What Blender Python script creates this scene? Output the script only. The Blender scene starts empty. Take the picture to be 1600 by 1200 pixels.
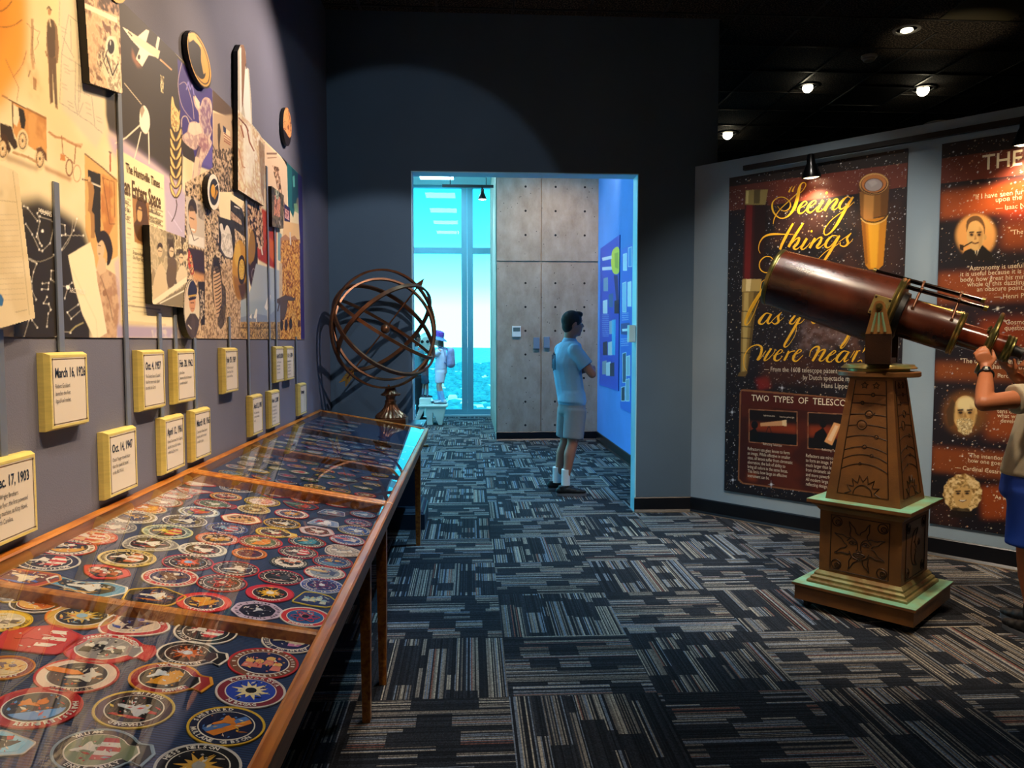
import bpy, bmesh, math, random
import numpy as np
from mathutils import Vector, Matrix
random.seed(7)
SC = bpy.context.scene
COL = SC.collection
R = math.radians
PI = math.pi

# ------------------------------------------------------------------ camera
FPX = 1160.0
PITCH = math.atan(67 / FPX)
YAW = math.atan(65 / FPX * math.cos(PITCH))
EYE = np.array([0.0, 0.0, 1.45])
cd = bpy.data.cameras.new('camera')
cam = bpy.data.objects.new('camera', cd)
COL.objects.link(cam)
cd.sensor_fit = 'HORIZONTAL'
cd.sensor_width = 36.0
cd.lens = FPX / 1600 * 36
cd.clip_start = 0.05
cd.clip_end = 20000
cam.location = EYE
cam.rotation_euler = (PI / 2 - PITCH, 0, -YAW)
SC.camera = cam

# ------------------------------------------------------------------ exposure
SC.view_settings.view_transform = 'Standard'
SC.view_settings.look = 'None'
SC.view_settings.gamma = 1
SC.view_settings.exposure = 0.0
SC.view_settings.use_curve_mapping = False

# ------------------------------------------------------------------ sky
W = bpy.data.worlds.new('sky')
SC.world = W
W.use_nodes = True
wn = W.node_tree
wn.nodes.clear()
wo = wn.nodes.new('ShaderNodeOutputWorld')
wb = wn.nodes.new('ShaderNodeBackground')
wt = wn.nodes.new('ShaderNodeTexCoord')
wx = wn.nodes.new('ShaderNodeSeparateXYZ')
wr = wn.nodes.new('ShaderNodeValToRGB')
wn.links.new(wt.outputs['Generated'], wx.inputs[0])
wn.links.new(wx.outputs['Z'], wr.inputs[0])
wn.links.new(wr.outputs[0], wb.inputs[0])
wn.links.new(wb.outputs[0], wo.inputs[0])
wr.color_ramp.elements[0].position = 0.0
wr.color_ramp.elements[0].color = (0.80, 0.98, 1.0, 1)
wr.color_ramp.elements[1].position = 0.45
wr.color_ramp.elements[1].color = (0.02, 0.25, 0.5, 1)
for pos_, c_ in ((0.045, (0.80, 0.98, 1, 1)), (0.075, (0.42, .74, .84, 1)), (0.13, (0.12, .42, .5, 1)), (0.2, (0.035, .34, .46, 1))):
    e_ = wr.color_ramp.elements.new(pos_)
    e_.color = c_
wb.inputs[1].default_value = 5.0

# ------------------------------------------------------------------ lamps
def aim(o, tgt):
    d = Vector(tgt) - o.location
    o.rotation_euler = d.to_track_quat('-Z', 'Y').to_euler()

def spot(name, loc, tgt, power, col, ang=50, blend=0.5, rad=0.03):
    l = bpy.data.lights.new(name, 'SPOT')
    l.energy = power
    l.color = col
    l.spot_size = R(ang)
    l.spot_blend = blend
    l.shadow_soft_size = rad
    o = bpy.data.objects.new(name, l)
    COL.objects.link(o)
    o.location = loc
    aim(o, tgt)
    return o

sl_ = bpy.data.lights.new('sun', 'SUN')
sl_.energy = 6.0
sl_.color = (1.0, .97, .9)
sl_.angle = R(.5)
so_ = bpy.data.objects.new('sun', sl_)
COL.objects.link(so_)
so_.location = (0, -20, 60)
so_.rotation_euler = (R(42), 0, R(4))

WARM = (1.0, 0.70, 0.40)
WARM2 = (1.0, 0.78, 0.55)
# wall washers on the ceiling track over the display tables
spot('mural_spot', (0.35, 1.75, 3.75), (-1.15, 1.95, 2.05), 265, WARM, 62, 0.6)
spot('mural_spot', (0.35, 3.0, 3.75), (-1.15, 2.9, 1.8), 190, WARM, 60, 0.6)
spot('mural_spot', (0.35, 4.6, 3.75), (-1.15, 4.0, 2.2), 290, (1, .80, .66), 74, 0.7)
spot('case_blue_fill', (0.1, 4.6, 4.0), (-0.65, 4.7, 0.85), 150, (.35, .62, 1.0), 40, 0.6)  # added blue fill standing in for doorway daylight on the far case
spot('hall_cool_fill', (0.7, 5.4, 4.05), (0.45, 5.1, 0.0), 440, (.26, .66, 1.0), 64, 0.8)  # added cool fill, imitates blue daylight spilling through the doorway
spot('hall_cool_fill', (0.7, 3.4, 4.05), (0.4, 3.2, 0.0), 45, (.55, .78, 1.0), 80, 0.8)  # second added fill, carries the cool tint down the hall carpet
spot('case_spot', (-0.1, 0.9, 3.9), (-0.75, 1.6, 0.85), 150, (1, .88, .74), 52, 0.6)
spot('case_spot', (0.1, 3.2, 3.9), (-0.7, 2.7, 0.85), 110, (1, .88, .74), 48, 0.6)
spot('globe_spot', (0.9, 3.2, 3.6), (-0.75, 6.0, 1.6), 210, (.95, .92, .95), 34, 0.3)
# doorway wall
spot('door_wall_spot', (-0.4, 2.6, 3.7), (-0.55, 6.18, 2.30), 46, (.75, .88, 1.0), 43, 0.14)
# recessed lamps over the gallery on the right
spot('gallery_spot', (1.2, 3.0, 4.05), (2.15, 3.9, 1.1), 260, (1.0, .80, .58), 46, 0.5, .14)
spot('gallery_spot', (2.4, 2.0, 4.05), (2.7, 4.2, 1.0), 260, (1.0, .80, .58), 60, 0.6)
spot('gallery_spot', (1.6, 3.6, 4.05), (2.3, 5.3, 1.2), 190, (.95, .88, .78), 60, 0.6)
spot('floor_spot', (0.5, 1.2, 4.05), (0.6, 2.6, 0.0), 30, (1.0, .88, .76), 70, 0.7)

# ------------------------------------------------------------------ helpers: projection of photo points on real planes
cf = np.array([math.sin(YAW) * math.cos(PITCH), math.cos(YAW) * math.cos(PITCH), -math.sin(PITCH)])
cr = np.array([math.cos(YAW), -math.sin(YAW), 0.0])
cu = np.cross(cr, cf)

def on(x, y, n, p0):
    d = cf + cr * (x - 800) / FPX - cu * (y - 600) / FPX
    n = np.array(n, float)
    t = np.dot(np.array(p0, float) - EYE, n) / np.dot(d, n)
    return EYE + t * d

def S(h):
    """sRGB hex to linear"""
    h = h.lstrip('#')
    v = [int(h[i:i + 2], 16) / 255 for i in (0, 2, 4)]
    return tuple(c / 12.92 if c <= 0.04045 else ((c + 0.055) / 1.055) ** 2.4 for c in v)

# ------------------------------------------------------------------ helpers: materials
MATS = {}

def newmat(name):
    m = bpy.data.materials.new(name)
    m.use_nodes = True
    nt = m.node_tree
    b = nt.nodes['Principled BSDF']
    return m, nt, b

def mat(name, hexc, rough=0.6, metal=0.0, var=0.0, scale=8.0, bump=0.0, bscale=60.0, emit=0.0, coat=0.0, var_hex=None, stretch=(1, 1, 1), spec=0.5):
    if name in MATS:
        return MATS[name]
    m, nt, b = newmat(name)
    c = S(hexc)
    b.inputs['Base Color'].default_value = (*c, 1)
    b.inputs['Roughness'].default_value = rough
    b.inputs['Metallic'].default_value = metal
    b.inputs['Coat Weight'].default_value = coat
    b.inputs['Specular IOR Level'].default_value = spec
    if emit:
        b.inputs['Emission Color'].default_value = (*c, 1)
        b.inputs['Emission Strength'].default_value = emit
    tc = None
    if var or bump:
        tc = nt.nodes.new('ShaderNodeTexCoord')
        mp = nt.nodes.new('ShaderNodeMapping')
        mp.inputs['Scale'].default_value = stretch
        nt.links.new(tc.outputs['Object'], mp.inputs[0])
    if var:
        n = nt.nodes.new('ShaderNodeTexNoise')
        n.inputs['Scale'].default_value = scale
        n.inputs['Detail'].default_value = 5
        nt.links.new(mp.outputs[0], n.inputs['Vector'])
        mr = nt.nodes.new('ShaderNodeMapRange')
        mr.inputs[1].default_value = 0.35
        mr.inputs[2].default_value = 0.65
        nt.links.new(n.outputs['Fac'], mr.inputs[0])
        mx = nt.nodes.new('ShaderNodeMix')
        mx.data_type = 'RGBA'
        c2 = S(var_hex) if var_hex else tuple(v * (1 - var) for v in c)
        mx.inputs[6].default_value = (*c, 1)
        mx.inputs[7].default_value = (*c2, 1)
        nt.links.new(mr.outputs[0], mx.inputs[0])
        nt.links.new(mx.outputs[2], b.inputs['Base Color'])
    if bump:
        n2 = nt.nodes.new('ShaderNodeTexNoise')
        n2.inputs['Scale'].default_value = bscale
        n2.inputs['Detail'].default_value = 4
        nt.links.new(mp.outputs[0], n2.inputs['Vector'])
        bp = nt.nodes.new('ShaderNodeBump')
        bp.inputs['Strength'].default_value = bump
        bp.inputs['Distance'].default_value = 0.01
        nt.links.new(n2.outputs['Fac'], bp.inputs['Height'])
        nt.links.new(bp.outputs[0], b.inputs['Normal'])
    MATS[name] = m
    return m

def glassmat(name, tint, ior=1.5, gl=1.0):
    m = bpy.data.materials.new(name)
    m.use_nodes = True
    nt = m.node_tree
    nt.nodes.clear()
    o = nt.nodes.new('ShaderNodeOutputMaterial')
    t = nt.nodes.new('ShaderNodeBsdfTransparent')
    t.inputs[0].default_value = (*tint, 1)
    g = nt.nodes.new('ShaderNodeBsdfGlossy')
    g.inputs['Roughness'].default_value = 0.0
    f = nt.nodes.new('ShaderNodeFresnel')
    f.inputs[0].default_value = ior
    ml = nt.nodes.new('ShaderNodeMath')
    ml.operation = 'MULTIPLY'
    ml.inputs[1].default_value = gl
    mx = nt.nodes.new('ShaderNodeMixShader')
    ge = nt.nodes.new('ShaderNodeNewGeometry')
    fr_ = nt.nodes.new('ShaderNodeMath')
    fr_.operation = 'SUBTRACT'
    fr_.inputs[0].default_value = 1.0
    nt.links.new(ge.outputs['Backfacing'], fr_.inputs[1])
    m2 = nt.nodes.new('ShaderNodeMath')
    m2.operation = 'MULTIPLY'
    nt.links.new(f.outputs[0], ml.inputs[0])
    nt.links.new(ml.outputs[0], m2.inputs[0])
    nt.links.new(fr_.outputs[0], m2.inputs[1])
    nt.links.new(m2.outputs[0], mx.inputs[0])
    nt.links.new(t.outputs[0], mx.inputs[1])
    nt.links.new(g.outputs[0], mx.inputs[2])
    nt.links.new(mx.outputs[0], o.inputs[0])
    return m

# ------------------------------------------------------------------ helpers: meshes
ORIG = {}

def tag(o, label=None, cat=None, group=None, kind=None):
    if label:
        o['label'] = label
    if cat:
        o['category'] = cat
    if group:
        o['group'] = group
    if kind:
        o['kind'] = kind
    return o

def thing(name, label, cat, loc, group=None):
    o = bpy.data.objects.new(name, None)
    o.empty_display_size = 0.1
    COL.objects.link(o)
    o.location = loc
    ORIG[o] = Vector(loc)
    return tag(o, label, cat, group)

def linkmesh(name, me, parent=None, origin=None):
    """me has world coordinates"""
    if parent is not None:
        O = ORIG[parent]
    elif origin is not None:
        O = Vector(origin)
    else:
        n = len(me.vertices)
        co = np.empty(n * 3)
        me.vertices.foreach_get('co', co)
        co = co.reshape(-1, 3)
        lo, hi = co.min(0), co.max(0)
        O = Vector(((lo[0] + hi[0]) / 2, (lo[1] + hi[1]) / 2, lo[2]))
    me.transform(Matrix.Translation(-O))
    o = bpy.data.objects.new(name, me)
    COL.objects.link(o)
    ORIG[o] = O
    if parent is not None:
        o.parent = parent
    else:
        o.location = O
    return o

class MB:
    def __init__(s):
        s.v = []
        s.f = []
        s.m = []
        s.mi = 0
        s.X = None

    def add(s, vs, fs):
        b = len(s.v)
        if s.X is not None:
            vs = [s.X @ Vector(v) for v in vs]
        s.v.extend([tuple(v) for v in vs])
        for f in fs:
            s.f.append([b + i for i in f])
            s.m.append(s.mi)
        return s

    def box(s, c, d, ax=None):
        """centre, full dims, optional 3 axes"""
        c = Vector(c)
        ax = ax or (Vector((1, 0, 0)), Vector((0, 1, 0)), Vector((0, 0, 1)))
        vs = []
        for i in (-.5, .5):
            for j in (-.5, .5):
                for k in (-.5, .5):
                    vs.append(c + Vector(ax[0]) * d[0] * i + Vector(ax[1]) * d[1] * j + Vector(ax[2]) * d[2] * k)
        return s.add(vs, [(0, 1, 3, 2), (4, 6, 7, 5), (0, 4, 5, 1), (2, 3, 7, 6), (0, 2, 6, 4), (1, 5, 7, 3)])

    def bb(s, lo, hi):
        return s.box([(a + b) / 2 for a, b in zip(lo, hi)], [b - a for a, b in zip(lo, hi)])

    def hexa(s, b4, t4):
        return s.add(list(b4) + list(t4), [(3, 2, 1, 0), (4, 5, 6, 7), (0, 1, 5, 4), (1, 2, 6, 5), (2, 3, 7, 6), (3, 0, 4, 7)])

    def prism(s, pts, off):
        """polygon of 3d points extruded by vector off"""
        n = len(pts)
        off = Vector(off)
        vs = [Vector(p) for p in pts] + [Vector(p) + off for p in pts]
        fs = [list(range(n))[::-1], list(range(n, 2 * n))] + [(i, (i + 1) % n, (i + 1) % n + n, i + n) for i in range(n)]
        return s.add(vs, fs)

    def poly(s, pts):
        return s.add(pts, [list(range(len(pts)))])

    def cyl(s, p0, p1, r0, r1=None, n=16, caps=True):
        r1 = r0 if r1 is None else r1
        return s.loft([(p0, r0), (p1, r1)], n, caps)

    def loft(s, secs, n=16, caps=True, closed=False):
        """sections (point, radius or (rx,ry)); rings perpendicular to the path"""
        P = [Vector(p) for p, _ in secs]
        k = len(P)
        T = []
        for i in range(k):
            if closed:
                t = P[(i + 1) % k] - P[i - 1]
            else:
                t = P[min(i + 1, k - 1)] - P[max(i - 1, 0)]
            if t.length < 1e-9:
                t = Vector((0, 0, 1))
            T.append(t.normalized())
        up = Vector((0, 0, 1)) if abs(T[0].z) < 0.9 else Vector((0, 1, 0))
        a = T[0].cross(up).normalized()
        vs = []
        for i in range(k):
            a = (a - T[i] * a.dot(T[i]))
            if a.length < 1e-6:
                a = T[i].cross(Vector((1, 0, 0)))
            a.normalize()
            b = T[i].cross(a)
            r = secs[i][1]
            rx, ry = (r, r) if not isinstance(r, (tuple, list)) else r
            for j in range(n):
                an = 2 * PI * j / n
                vs.append(P[i] + a * math.cos(an) * rx + b * math.sin(an) * ry)
        fs = []
        for i in range(k if closed else k - 1):
            i2 = (i + 1) % k
            for j in range(n):
                j2 = (j + 1) % n
                fs.append((i * n + j, i * n + j2, i2 * n + j2, i2 * n + j))
        if caps and not closed:
            fs.append(list(range(n))[::-1])
            fs.append(list(range((k - 1) * n, k * n)))
        return s.add(vs, fs)

    def tube(s, pts, r, n=8, closed=False):
        return s.loft([(p, r) for p in pts], n, True, closed)

    def lathe(s, prof, c=(0, 0, 0), axis=(0, 0, 1), n=32, flute=None):
        """profile [(r,h)] around axis"""
        axis = Vector(axis).normalized()
        a = axis.orthogonal().normalized()
        b = axis.cross(a)
        c = Vector(c)
        vs = []
        for r, h in prof:
            for j in range(n):
                an = 2 * PI * j / n
                rr = r
                if flute and flute[0] <= h <= flute[1]:
                    rr = r * (1 - flute[3] * (0.5 + 0.5 * math.cos(an * flute[2])))
                vs.append(c + axis * h + (a * math.cos(an) + b * math.sin(an)) * rr)
        fs = []
        for i in range(len(prof) - 1):
            for j in range(n):
                j2 = (j + 1) % n
                fs.append((i * n + j, i * n + j2, (i + 1) * n + j2, (i + 1) * n + j))
        fs.append(list(range(n))[::-1])
        fs.append(list(range((len(prof) - 1) * n, len(prof) * n)))
        return s.add(vs, fs)

    def ball(s, c, r, n=16, m=10, ax=None):
        c = Vector(c)
        r = (r, r, r) if not isinstance(r, (tuple, list)) else r
        ax = ax or (Vector((1, 0, 0)), Vector((0, 1, 0)), Vector((0, 0, 1)))
        vs = []
        for i in range(m + 1):
            th = PI * i / m
            for j in range(n):
                ph = 2 * PI * j / n
                l = (math.sin(th) * math.cos(ph) * r[0], math.sin(th) * math.sin(ph) * r[1], math.cos(th) * r[2])
                vs.append(c + ax[0] * l[0] + ax[1] * l[1] + ax[2] * l[2])
        fs = []
        for i in range(m):
            for j in range(n):
                j2 = (j + 1) % n
                fs.append((i * n + j, (i + 1) * n + j, (i + 1) * n + j2, i * n + j2))
        return s.add(vs, fs)

    def mesh(s, name, mats, smooth=False, auto=None, bevel=0, weld=True):
        me = bpy.data.meshes.new(name)
        me.from_pydata(s.v, [], s.f)
        if not isinstance(mats, (list, tuple)):
            mats = [mats]
        for m in mats:
            me.materials.append(m)
        if len(mats) > 1:
            me.polygons.foreach_set('material_index', s.m)
        if weld:
            bm = bmesh.new()
            bm.from_mesh(me)
            bmesh.ops.remove_doubles(bm, verts=bm.verts, dist=1e-5)
            if bevel:
                es = [e for e in bm.edges if len(e.link_faces) == 2 and e.calc_face_angle(0) > 0.5]
                bmesh.ops.bevel(bm, geom=es, offset=bevel, segments=2, affect='EDGES', profile=0.5)
            bmesh.ops.recalc_face_normals(bm, faces=bm.faces)
            bm.to_mesh(me)
            bm.free()
        if smooth:
            me.polygons.foreach_set('use_smooth', [True] * len(me.polygons))
            me.set_sharp_from_angle(angle=R(auto if auto else 40))
        me.update()
        return me

    def build(s, name, mats, parent=None, smooth=False, auto=None, bevel=0, origin=None, weld=True):
        return linkmesh(name, s.mesh(name, mats, smooth, auto, bevel, weld), parent, origin)

def struct(name, mb, m, parent=None, **k):
    o = mb.build(name, m, parent, **k)
    if parent is None:
        o['kind'] = 'structure'
    return o

# flat lettering: returns (verts2d, faces, width)
def text2d(s, size=0.1, align='LEFT', bold=0.0, spacing=1.0, line=1.0, res=2, shear=0.0):
    cu_ = bpy.data.curves.new('t', 'FONT')
    cu_.body = s
    cu_.size = size
    cu_.align_x = align
    cu_.offset = bold
    cu_.space_character = spacing
    cu_.space_line = line
    cu_.resolution_u = res
    cu_.shear = shear
    ob = bpy.data.objects.new('t', cu_)
    me = ob.to_mesh()
    vs = [(v.co.x, v.co.y) for v in me.vertices]
    fs = [list(p.vertices) for p in me.polygons]
    ob.to_mesh_clear()
    bpy.data.objects.remove(ob)
    bpy.data.curves.remove(cu_)
    return vs, fs

def put_text(mb, s, origin, ux, uy, lift=(0, 0, 0), sx=1.0, **k):
    vs, fs = text2d(s, **k)
    o = Vector(origin) + Vector(lift)
    ux = Vector(ux)
    uy = Vector(uy)
    mb.add([o + ux * (x * sx) + uy * y for x, y in vs], fs)
# ================================================================== surfaces
def wallmat(name, hexc, rough=0.85, v=0.12):
    return mat(name, hexc, rough, var=v, scale=1.3, bump=0.12, bscale=220)

M_WALLL = wallmat('wall_paint_slate', '#686878')
M_WALLD = wallmat('wall_paint_navy', '#4e6478')
M_WALLR = wallmat('wall_paint_gallery', '#93a6b4')
M_BLUE = wallmat('wall_paint_blue', '#5f8fe0')
M_BASE = mat('baseboard_rubber', '#05070f', 0.35)
M_BLACK = mat('matte_black', '#050506', 0.5)
M_DARK = mat('dark_room_paint', '#06080e', 0.9)

# carpet ------------------------------------------------------------
def carpet():
    m, nt, b = newmat('carpet_tiles')
    N = nt.nodes.new
    L = nt.links.new

    def math_(op, a, b_=None, c=None):
        n = N('ShaderNodeMath')
        n.operation = op
        for i, v in enumerate((a, b_, c)):
            if v is None:
                continue
            if isinstance(v, (int, float)):
                n.inputs[i].default_value = v
            else:
                L(v, n.inputs[i])
        return n.outputs[0]

    def wn_(x, y, z):
        cx = N('ShaderNodeCombineXYZ')
        for i, v in enumerate((x, y, z)):
            if isinstance(v, (int, float)):
                cx.inputs[i].default_value = v
            else:
                L(v, cx.inputs[i])
        w = N('ShaderNodeTexWhiteNoise')
        w.noise_dimensions = '3D'
        L(cx.outputs[0], w.inputs['Vector'])
        return w.outputs['Value']
    tc = N('ShaderNodeTexCoord')
    sp = N('ShaderNodeSeparateXYZ')
    L(tc.outputs['Object'], sp.inputs[0])
    T = 0.613
    tx = math_('DIVIDE', math_('SUBTRACT', sp.outputs[0], 0.152), T)
    ty = math_('DIVIDE', math_('SUBTRACT', sp.outputs[1], 3.562), T)
    ix = math_('FLOOR', tx)
    iy = math_('FLOOR', ty)
    fx = math_('FRACT', tx)
    fy = math_('FRACT', ty)
    par = math_('FRACT', math_('MULTIPLY', math_('ADD', ix, iy), 0.5))   # 0 or .5
    sw = math_('GREATER_THAN', par, 0.25)
    tid = wn_(ix, iy, 3.0)
    # u across stripes, v along stripes (par 0 -> stripes run along Y)
    inv = math_('SUBTRACT', 1.0, sw)
    u = math_('ADD', math_('MULTIPLY', fx, inv), math_('MULTIPLY', fy, sw))
    v = math_('ADD', math_('MULTIPLY', fy, inv), math_('MULTIPLY', fx, sw))
    tk = math_('MULTIPLY', tid, 517.0)
    sid = math_('FLOOR', math_('MULTIPLY', u, 112.0))
    srand = wn_(sid, tk, 1.0)
    # column blocks with irregular widths
    cu_ = math_('ADD', math_('MULTIPLY', u, 9.0), math_('MULTIPLY', math_('SINE', math_('MULTIPLY', u, 31.0)), 0.3))
    cid = math_('FLOOR', cu_)
    crand = wn_(cid, tk, 2.0)
    vv = math_('ADD', math_('MULTIPLY', v, 4.5), math_('MULTIPLY', crand, 7.0))
    bid = math_('FLOOR', vv)
    brand = wn_(cid, bid, tk)
    # second layer of narrow jitter so block ends are ragged
    lit = math_('GREATER_THAN', brand, 0.40)
    dash = wn_(sid, math_('FLOOR', math_('MULTIPLY', v, 150.0)), tk)
    ramp = N('ShaderNodeValToRGB')
    ramp.color_ramp.interpolation = 'CONSTANT'
    els = [(0.0, '#1f2127'), (0.30, '#6e675f'), (0.46, '#837e76'), (0.60, '#33363d'), (0.70, '#a59d8e'), (0.78, '#707a88'), (0.92, '#7a5044'), (0.95, '#26282e')]
    cr_ = ramp.color_ramp
    cr_.elements[0].position = 0
    cr_.elements[0].color = (*S(els[0][1]), 1)
    cr_.elements[1].position = els[1][0]
    cr_.elements[1].color = (*S(els[1][1]), 1)
    for p, h in els[2:]:
        e = cr_.elements.new(p)
        e.color = (*S(h), 1)
    L(srand, ramp.inputs[0])
    dk = N('ShaderNodeValToRGB')
    dk.color_ramp.elements[0].color = (*S('#16181d'), 1)
    dk.color_ramp.elements[1].color = (*S('#2e3138'), 1)
    L(srand, dk.inputs[0])
    mx = N('ShaderNodeMix')
    mx.data_type = 'RGBA'
    L(lit, mx.inputs[0])
    L(dk.outputs[0], mx.inputs[6])
    L(ramp.outputs[0], mx.inputs[7])
    # pile speckle
    mu = N('ShaderNodeMix')
    mu.data_type = 'RGBA'
    mu.blend_type = 'MULTIPLY'
    mu.inputs[0].default_value = 1
    L(mx.outputs[2], mu.inputs[6])
    g = math_('ADD', math_('MULTIPLY', dash, 0.75), 0.5)
    cc = N('ShaderNodeCombineColor')
    for i in range(3):
        L(g, cc.inputs[i])
    L(cc.outputs[0], mu.inputs[7])
    L(mu.outputs[2], b.inputs['Base Color'])
    b.inputs['Roughness'].default_value = 0.95
    b.inputs['Specular IOR Level'].default_value = 0.15
    bp = N('ShaderNodeBump')
    bp.inputs['Strength'].default_value = 0.5
    bp.inputs['Distance'].default_value = 0.003
    L(math_('ADD', dash, srand), bp.inputs['Height'])
    L(bp.outputs[0], b.inputs['Normal'])
    return m

def concrete():
    m, nt, b = newmat('board_formed_concrete')
    N = nt.nodes.new
    L = nt.links.new
    tc = N('ShaderNodeTexCoord')
    mp = N('ShaderNodeMapping')
    mp.inputs['Scale'].default_value = (2, 2, 1.1)
    L(tc.outputs['Object'], mp.inputs[0])
    n = N('ShaderNodeTexNoise')
    n.inputs['Scale'].default_value = 2.2
    n.inputs['Detail'].default_value = 9
    n.inputs['Roughness'].default_value = 0.7
    L(mp.outputs[0], n.inputs['Vector'])
    r = N('ShaderNodeValToRGB')
    r.color_ramp.elements[0].position = 0.32
    r.color_ramp.elements[0].color = (*S('#8a7a6b'), 1)
    r.color_ramp.elements[1].position = 0.7
    r.color_ramp.elements[1].color = (*S('#ad9f90'), 1)
    L(n.outputs['Fac'], r.inputs[0])
    v = N('ShaderNodeTexVoronoi')
    v.inputs['Scale'].default_value = 11
    L(tc.outputs['Object'], v.inputs['Vector'])
    lt = N('ShaderNodeMath')
    lt.operation = 'LESS_THAN'
    lt.inputs[1].default_value = 0.075
    L(v.outputs['Distance'], lt.inputs[0])
    mx = N('ShaderNodeMix')
    mx.data_type = 'RGBA'
    L(lt.outputs[0], mx.inputs[0])
    L(r.outputs[0], mx.inputs[6])
    mx.inputs[7].default_value = (*S('#4a4038'), 1)
    L(mx.outputs[2], b.inputs['Base Color'])
    b.inputs['Roughness'].default_value = 0.8
    bp = N('ShaderNodeBump')
    bp.inputs['Strength'].default_value = 0.3
    bp.inputs['Distance'].default_value = 0.01
    L(n.outputs['Fac'], bp.inputs['Height'])
    L(bp.outputs[0], b.inputs['Normal'])
    return m

XL = -1.152           # left wall face
YD = 6.18             # doorway wall face
YD2 = 6.34
OX0, OX1, OZ = -0.48, 1.398, 2.835
CZ = 4.1
# floor
o = struct('floor', MB().bb((-6, -3.2, -0.1), (9, 14.6, 0)), carpet(), origin=(0, 0, 0))
# walls
struct('wall_left', MB().bb((XL - 0.12, -3.2, 0), (XL, YD2, CZ)), M_WALLL)
dw = MB()
dw.bb((XL, YD, 0), (OX0, YD2, CZ))
dw.bb((OX0, YD, OZ), (OX1, YD2, CZ))
dw.bb((OX1, YD, 0), (2.06, YD2, CZ))
struct('wall_back', dw, M_WALLD)
# jamb lining of the opening
M_JAMB = mat('opening_lining_daylit', '#a8e4f8', 0.4)  # wall paint with the bright window light put into its colour
jm = MB()
jm.bb((OX1 - 0.008, YD - 0.004, 0), (OX1, YD2 + 0.004, OZ))
jm.bb((OX0, YD - 0.004, 0), (OX0 + 0.008, YD2 + 0.004, OZ))
jm.bb((OX0, YD - 0.004, OZ - 0.008), (OX1, YD2 + 0.004, OZ))
struct('trim_1', jm, M_JAMB)
# angled gallery partition
PW0 = Vector((1.874, 6.18, 0))
PD = Vector((0.6757, -0.7372, 0))
PN = Vector((-0.7372, -0.6757, 0))
PTOP = 2.90
pw_ = MB()
a_, b_ = PW0, PW0 + PD * 4.6
pw_.hexa([a_, b_, b_ - PN * 0.14, a_ - PN * 0.14], [p + Vector((0, 0, PTOP)) for p in (a_, b_, b_ - PN * 0.14, a_ - PN * 0.14)])
struct('wall_right', pw_, M_WALLR)
def onp(x, y, off=0.0):
    """photo point -> (s, z) on the partition face"""
    p = on(x, y, PN, PW0 + PN * off)
    return (p[0] - PW0.x - PN.x * off) / PD.x, p[2]
def P3(s, z, off=0.0):
    return PW0 + PD * s + PN * off + Vector((0, 0, z))
# baseboards
def basebd(name, a, b, n, h=0.125, t=0.012):
    a = Vector(a); b = Vector(b); n = Vector(n)
    d = (b - a).normalized()
    m = MB()
    prof = [(0, 0), (t * 2.2, 0), (t, 0.02), (t, h - 0.008), (t * .5, h), (0, h)]
    m.prism([a + n * x + Vector((0, 0, z)) for x, z in prof], b - a)
    struct(name, m, M_BASE)
basebd('baseboard_right', P3(0.0, 0), P3(4.6, 0), PN)
basebd('baseboard_back', (OX1 - .012, YD, 0), (1.874, YD, 0), (0, -1, 0))
basebd('baseboard_back', (XL, YD, 0), (OX0, YD, 0), (0, -1, 0))
basebd('baseboard_left', (XL, -3, 0), (XL, YD, 0), (1, 0, 0))
# carpet edge strip
M_EDGE = mat('aluminium_edge_strip', '#8c7a63', 0.4, 0.6)
e = MB()
e.prism([P3(0.02, 0, .027), P3(4.6, 0, .027), P3(4.6, 0, .042), P3(0.02, 0, .042)], (0, 0, 0.004))
struct('trim_2', e, M_EDGE)
e = MB().bb((OX1 - .03, YD - .045, 0), (1.86, YD - .027, .004))
struct('trim_3', e, M_EDGE)

# ceiling of the exhibit hall: dark acoustic tile on a T grid
def ceilmat():
    m, nt, b = newmat('black_fissured_ceiling_tile')
    N = nt.nodes.new
    L = nt.links.new
    tc = N('ShaderNodeTexCoord')
    v = N('ShaderNodeTexNoise')
    v.inputs['Scale'].default_value = 75
    v.inputs['Detail'].default_value = 3
    L(tc.outputs['Object'], v.inputs['Vector'])
    r = N('ShaderNodeValToRGB')
    r.color_ramp.elements[0].position = 0.50
    r.color_ramp.elements[0].color = (*S('#030303'), 1)
    r.color_ramp.elements[1].position = 0.60
    r.color_ramp.elements[1].color = (*S('#6d6152'), 1)
    L(v.outputs['Fac'], r.inputs[0])
    L(r.outputs[0], b.inputs['Base Color'])
    b.inputs['Roughness'].default_value = 0.9
    return m
struct('ceiling', MB().bb((-1.4, -3.2, CZ), (9, YD2, CZ + 0.1)).bb((2.0, YD2, CZ), (9, 14.6, CZ + .1)), ceilmat(), origin=(0, 0, CZ))
M_GRID = mat('ceiling_grid_steel', '#2c2b2a', 0.5)
g = MB()
for k in range(9):
    x = 2.18 + 0.61 * k
    if x > 2.1:
        g.bb((x - .011, YD2 + .0, CZ - .006), (x + .011, 12.0, CZ))
for k in range(-6, 12):
    x = 2.18 + .61 * k
    if x > XL:
        g.bb((x - .011, -3.0, CZ - .006), (x + .011, YD, CZ))
for k in range(-10, 15):
    y = 5.47 + .61 * k
    if y < YD:
        g.bb((XL, y - .011, CZ - .007), (8.8, y + .011, CZ - .001))
    elif y < 12:
        g.bb((2.2, y - .011, CZ - .007), (8.8, y + .011, CZ - .001))
struct('trim_4', g, M_GRID)
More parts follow.
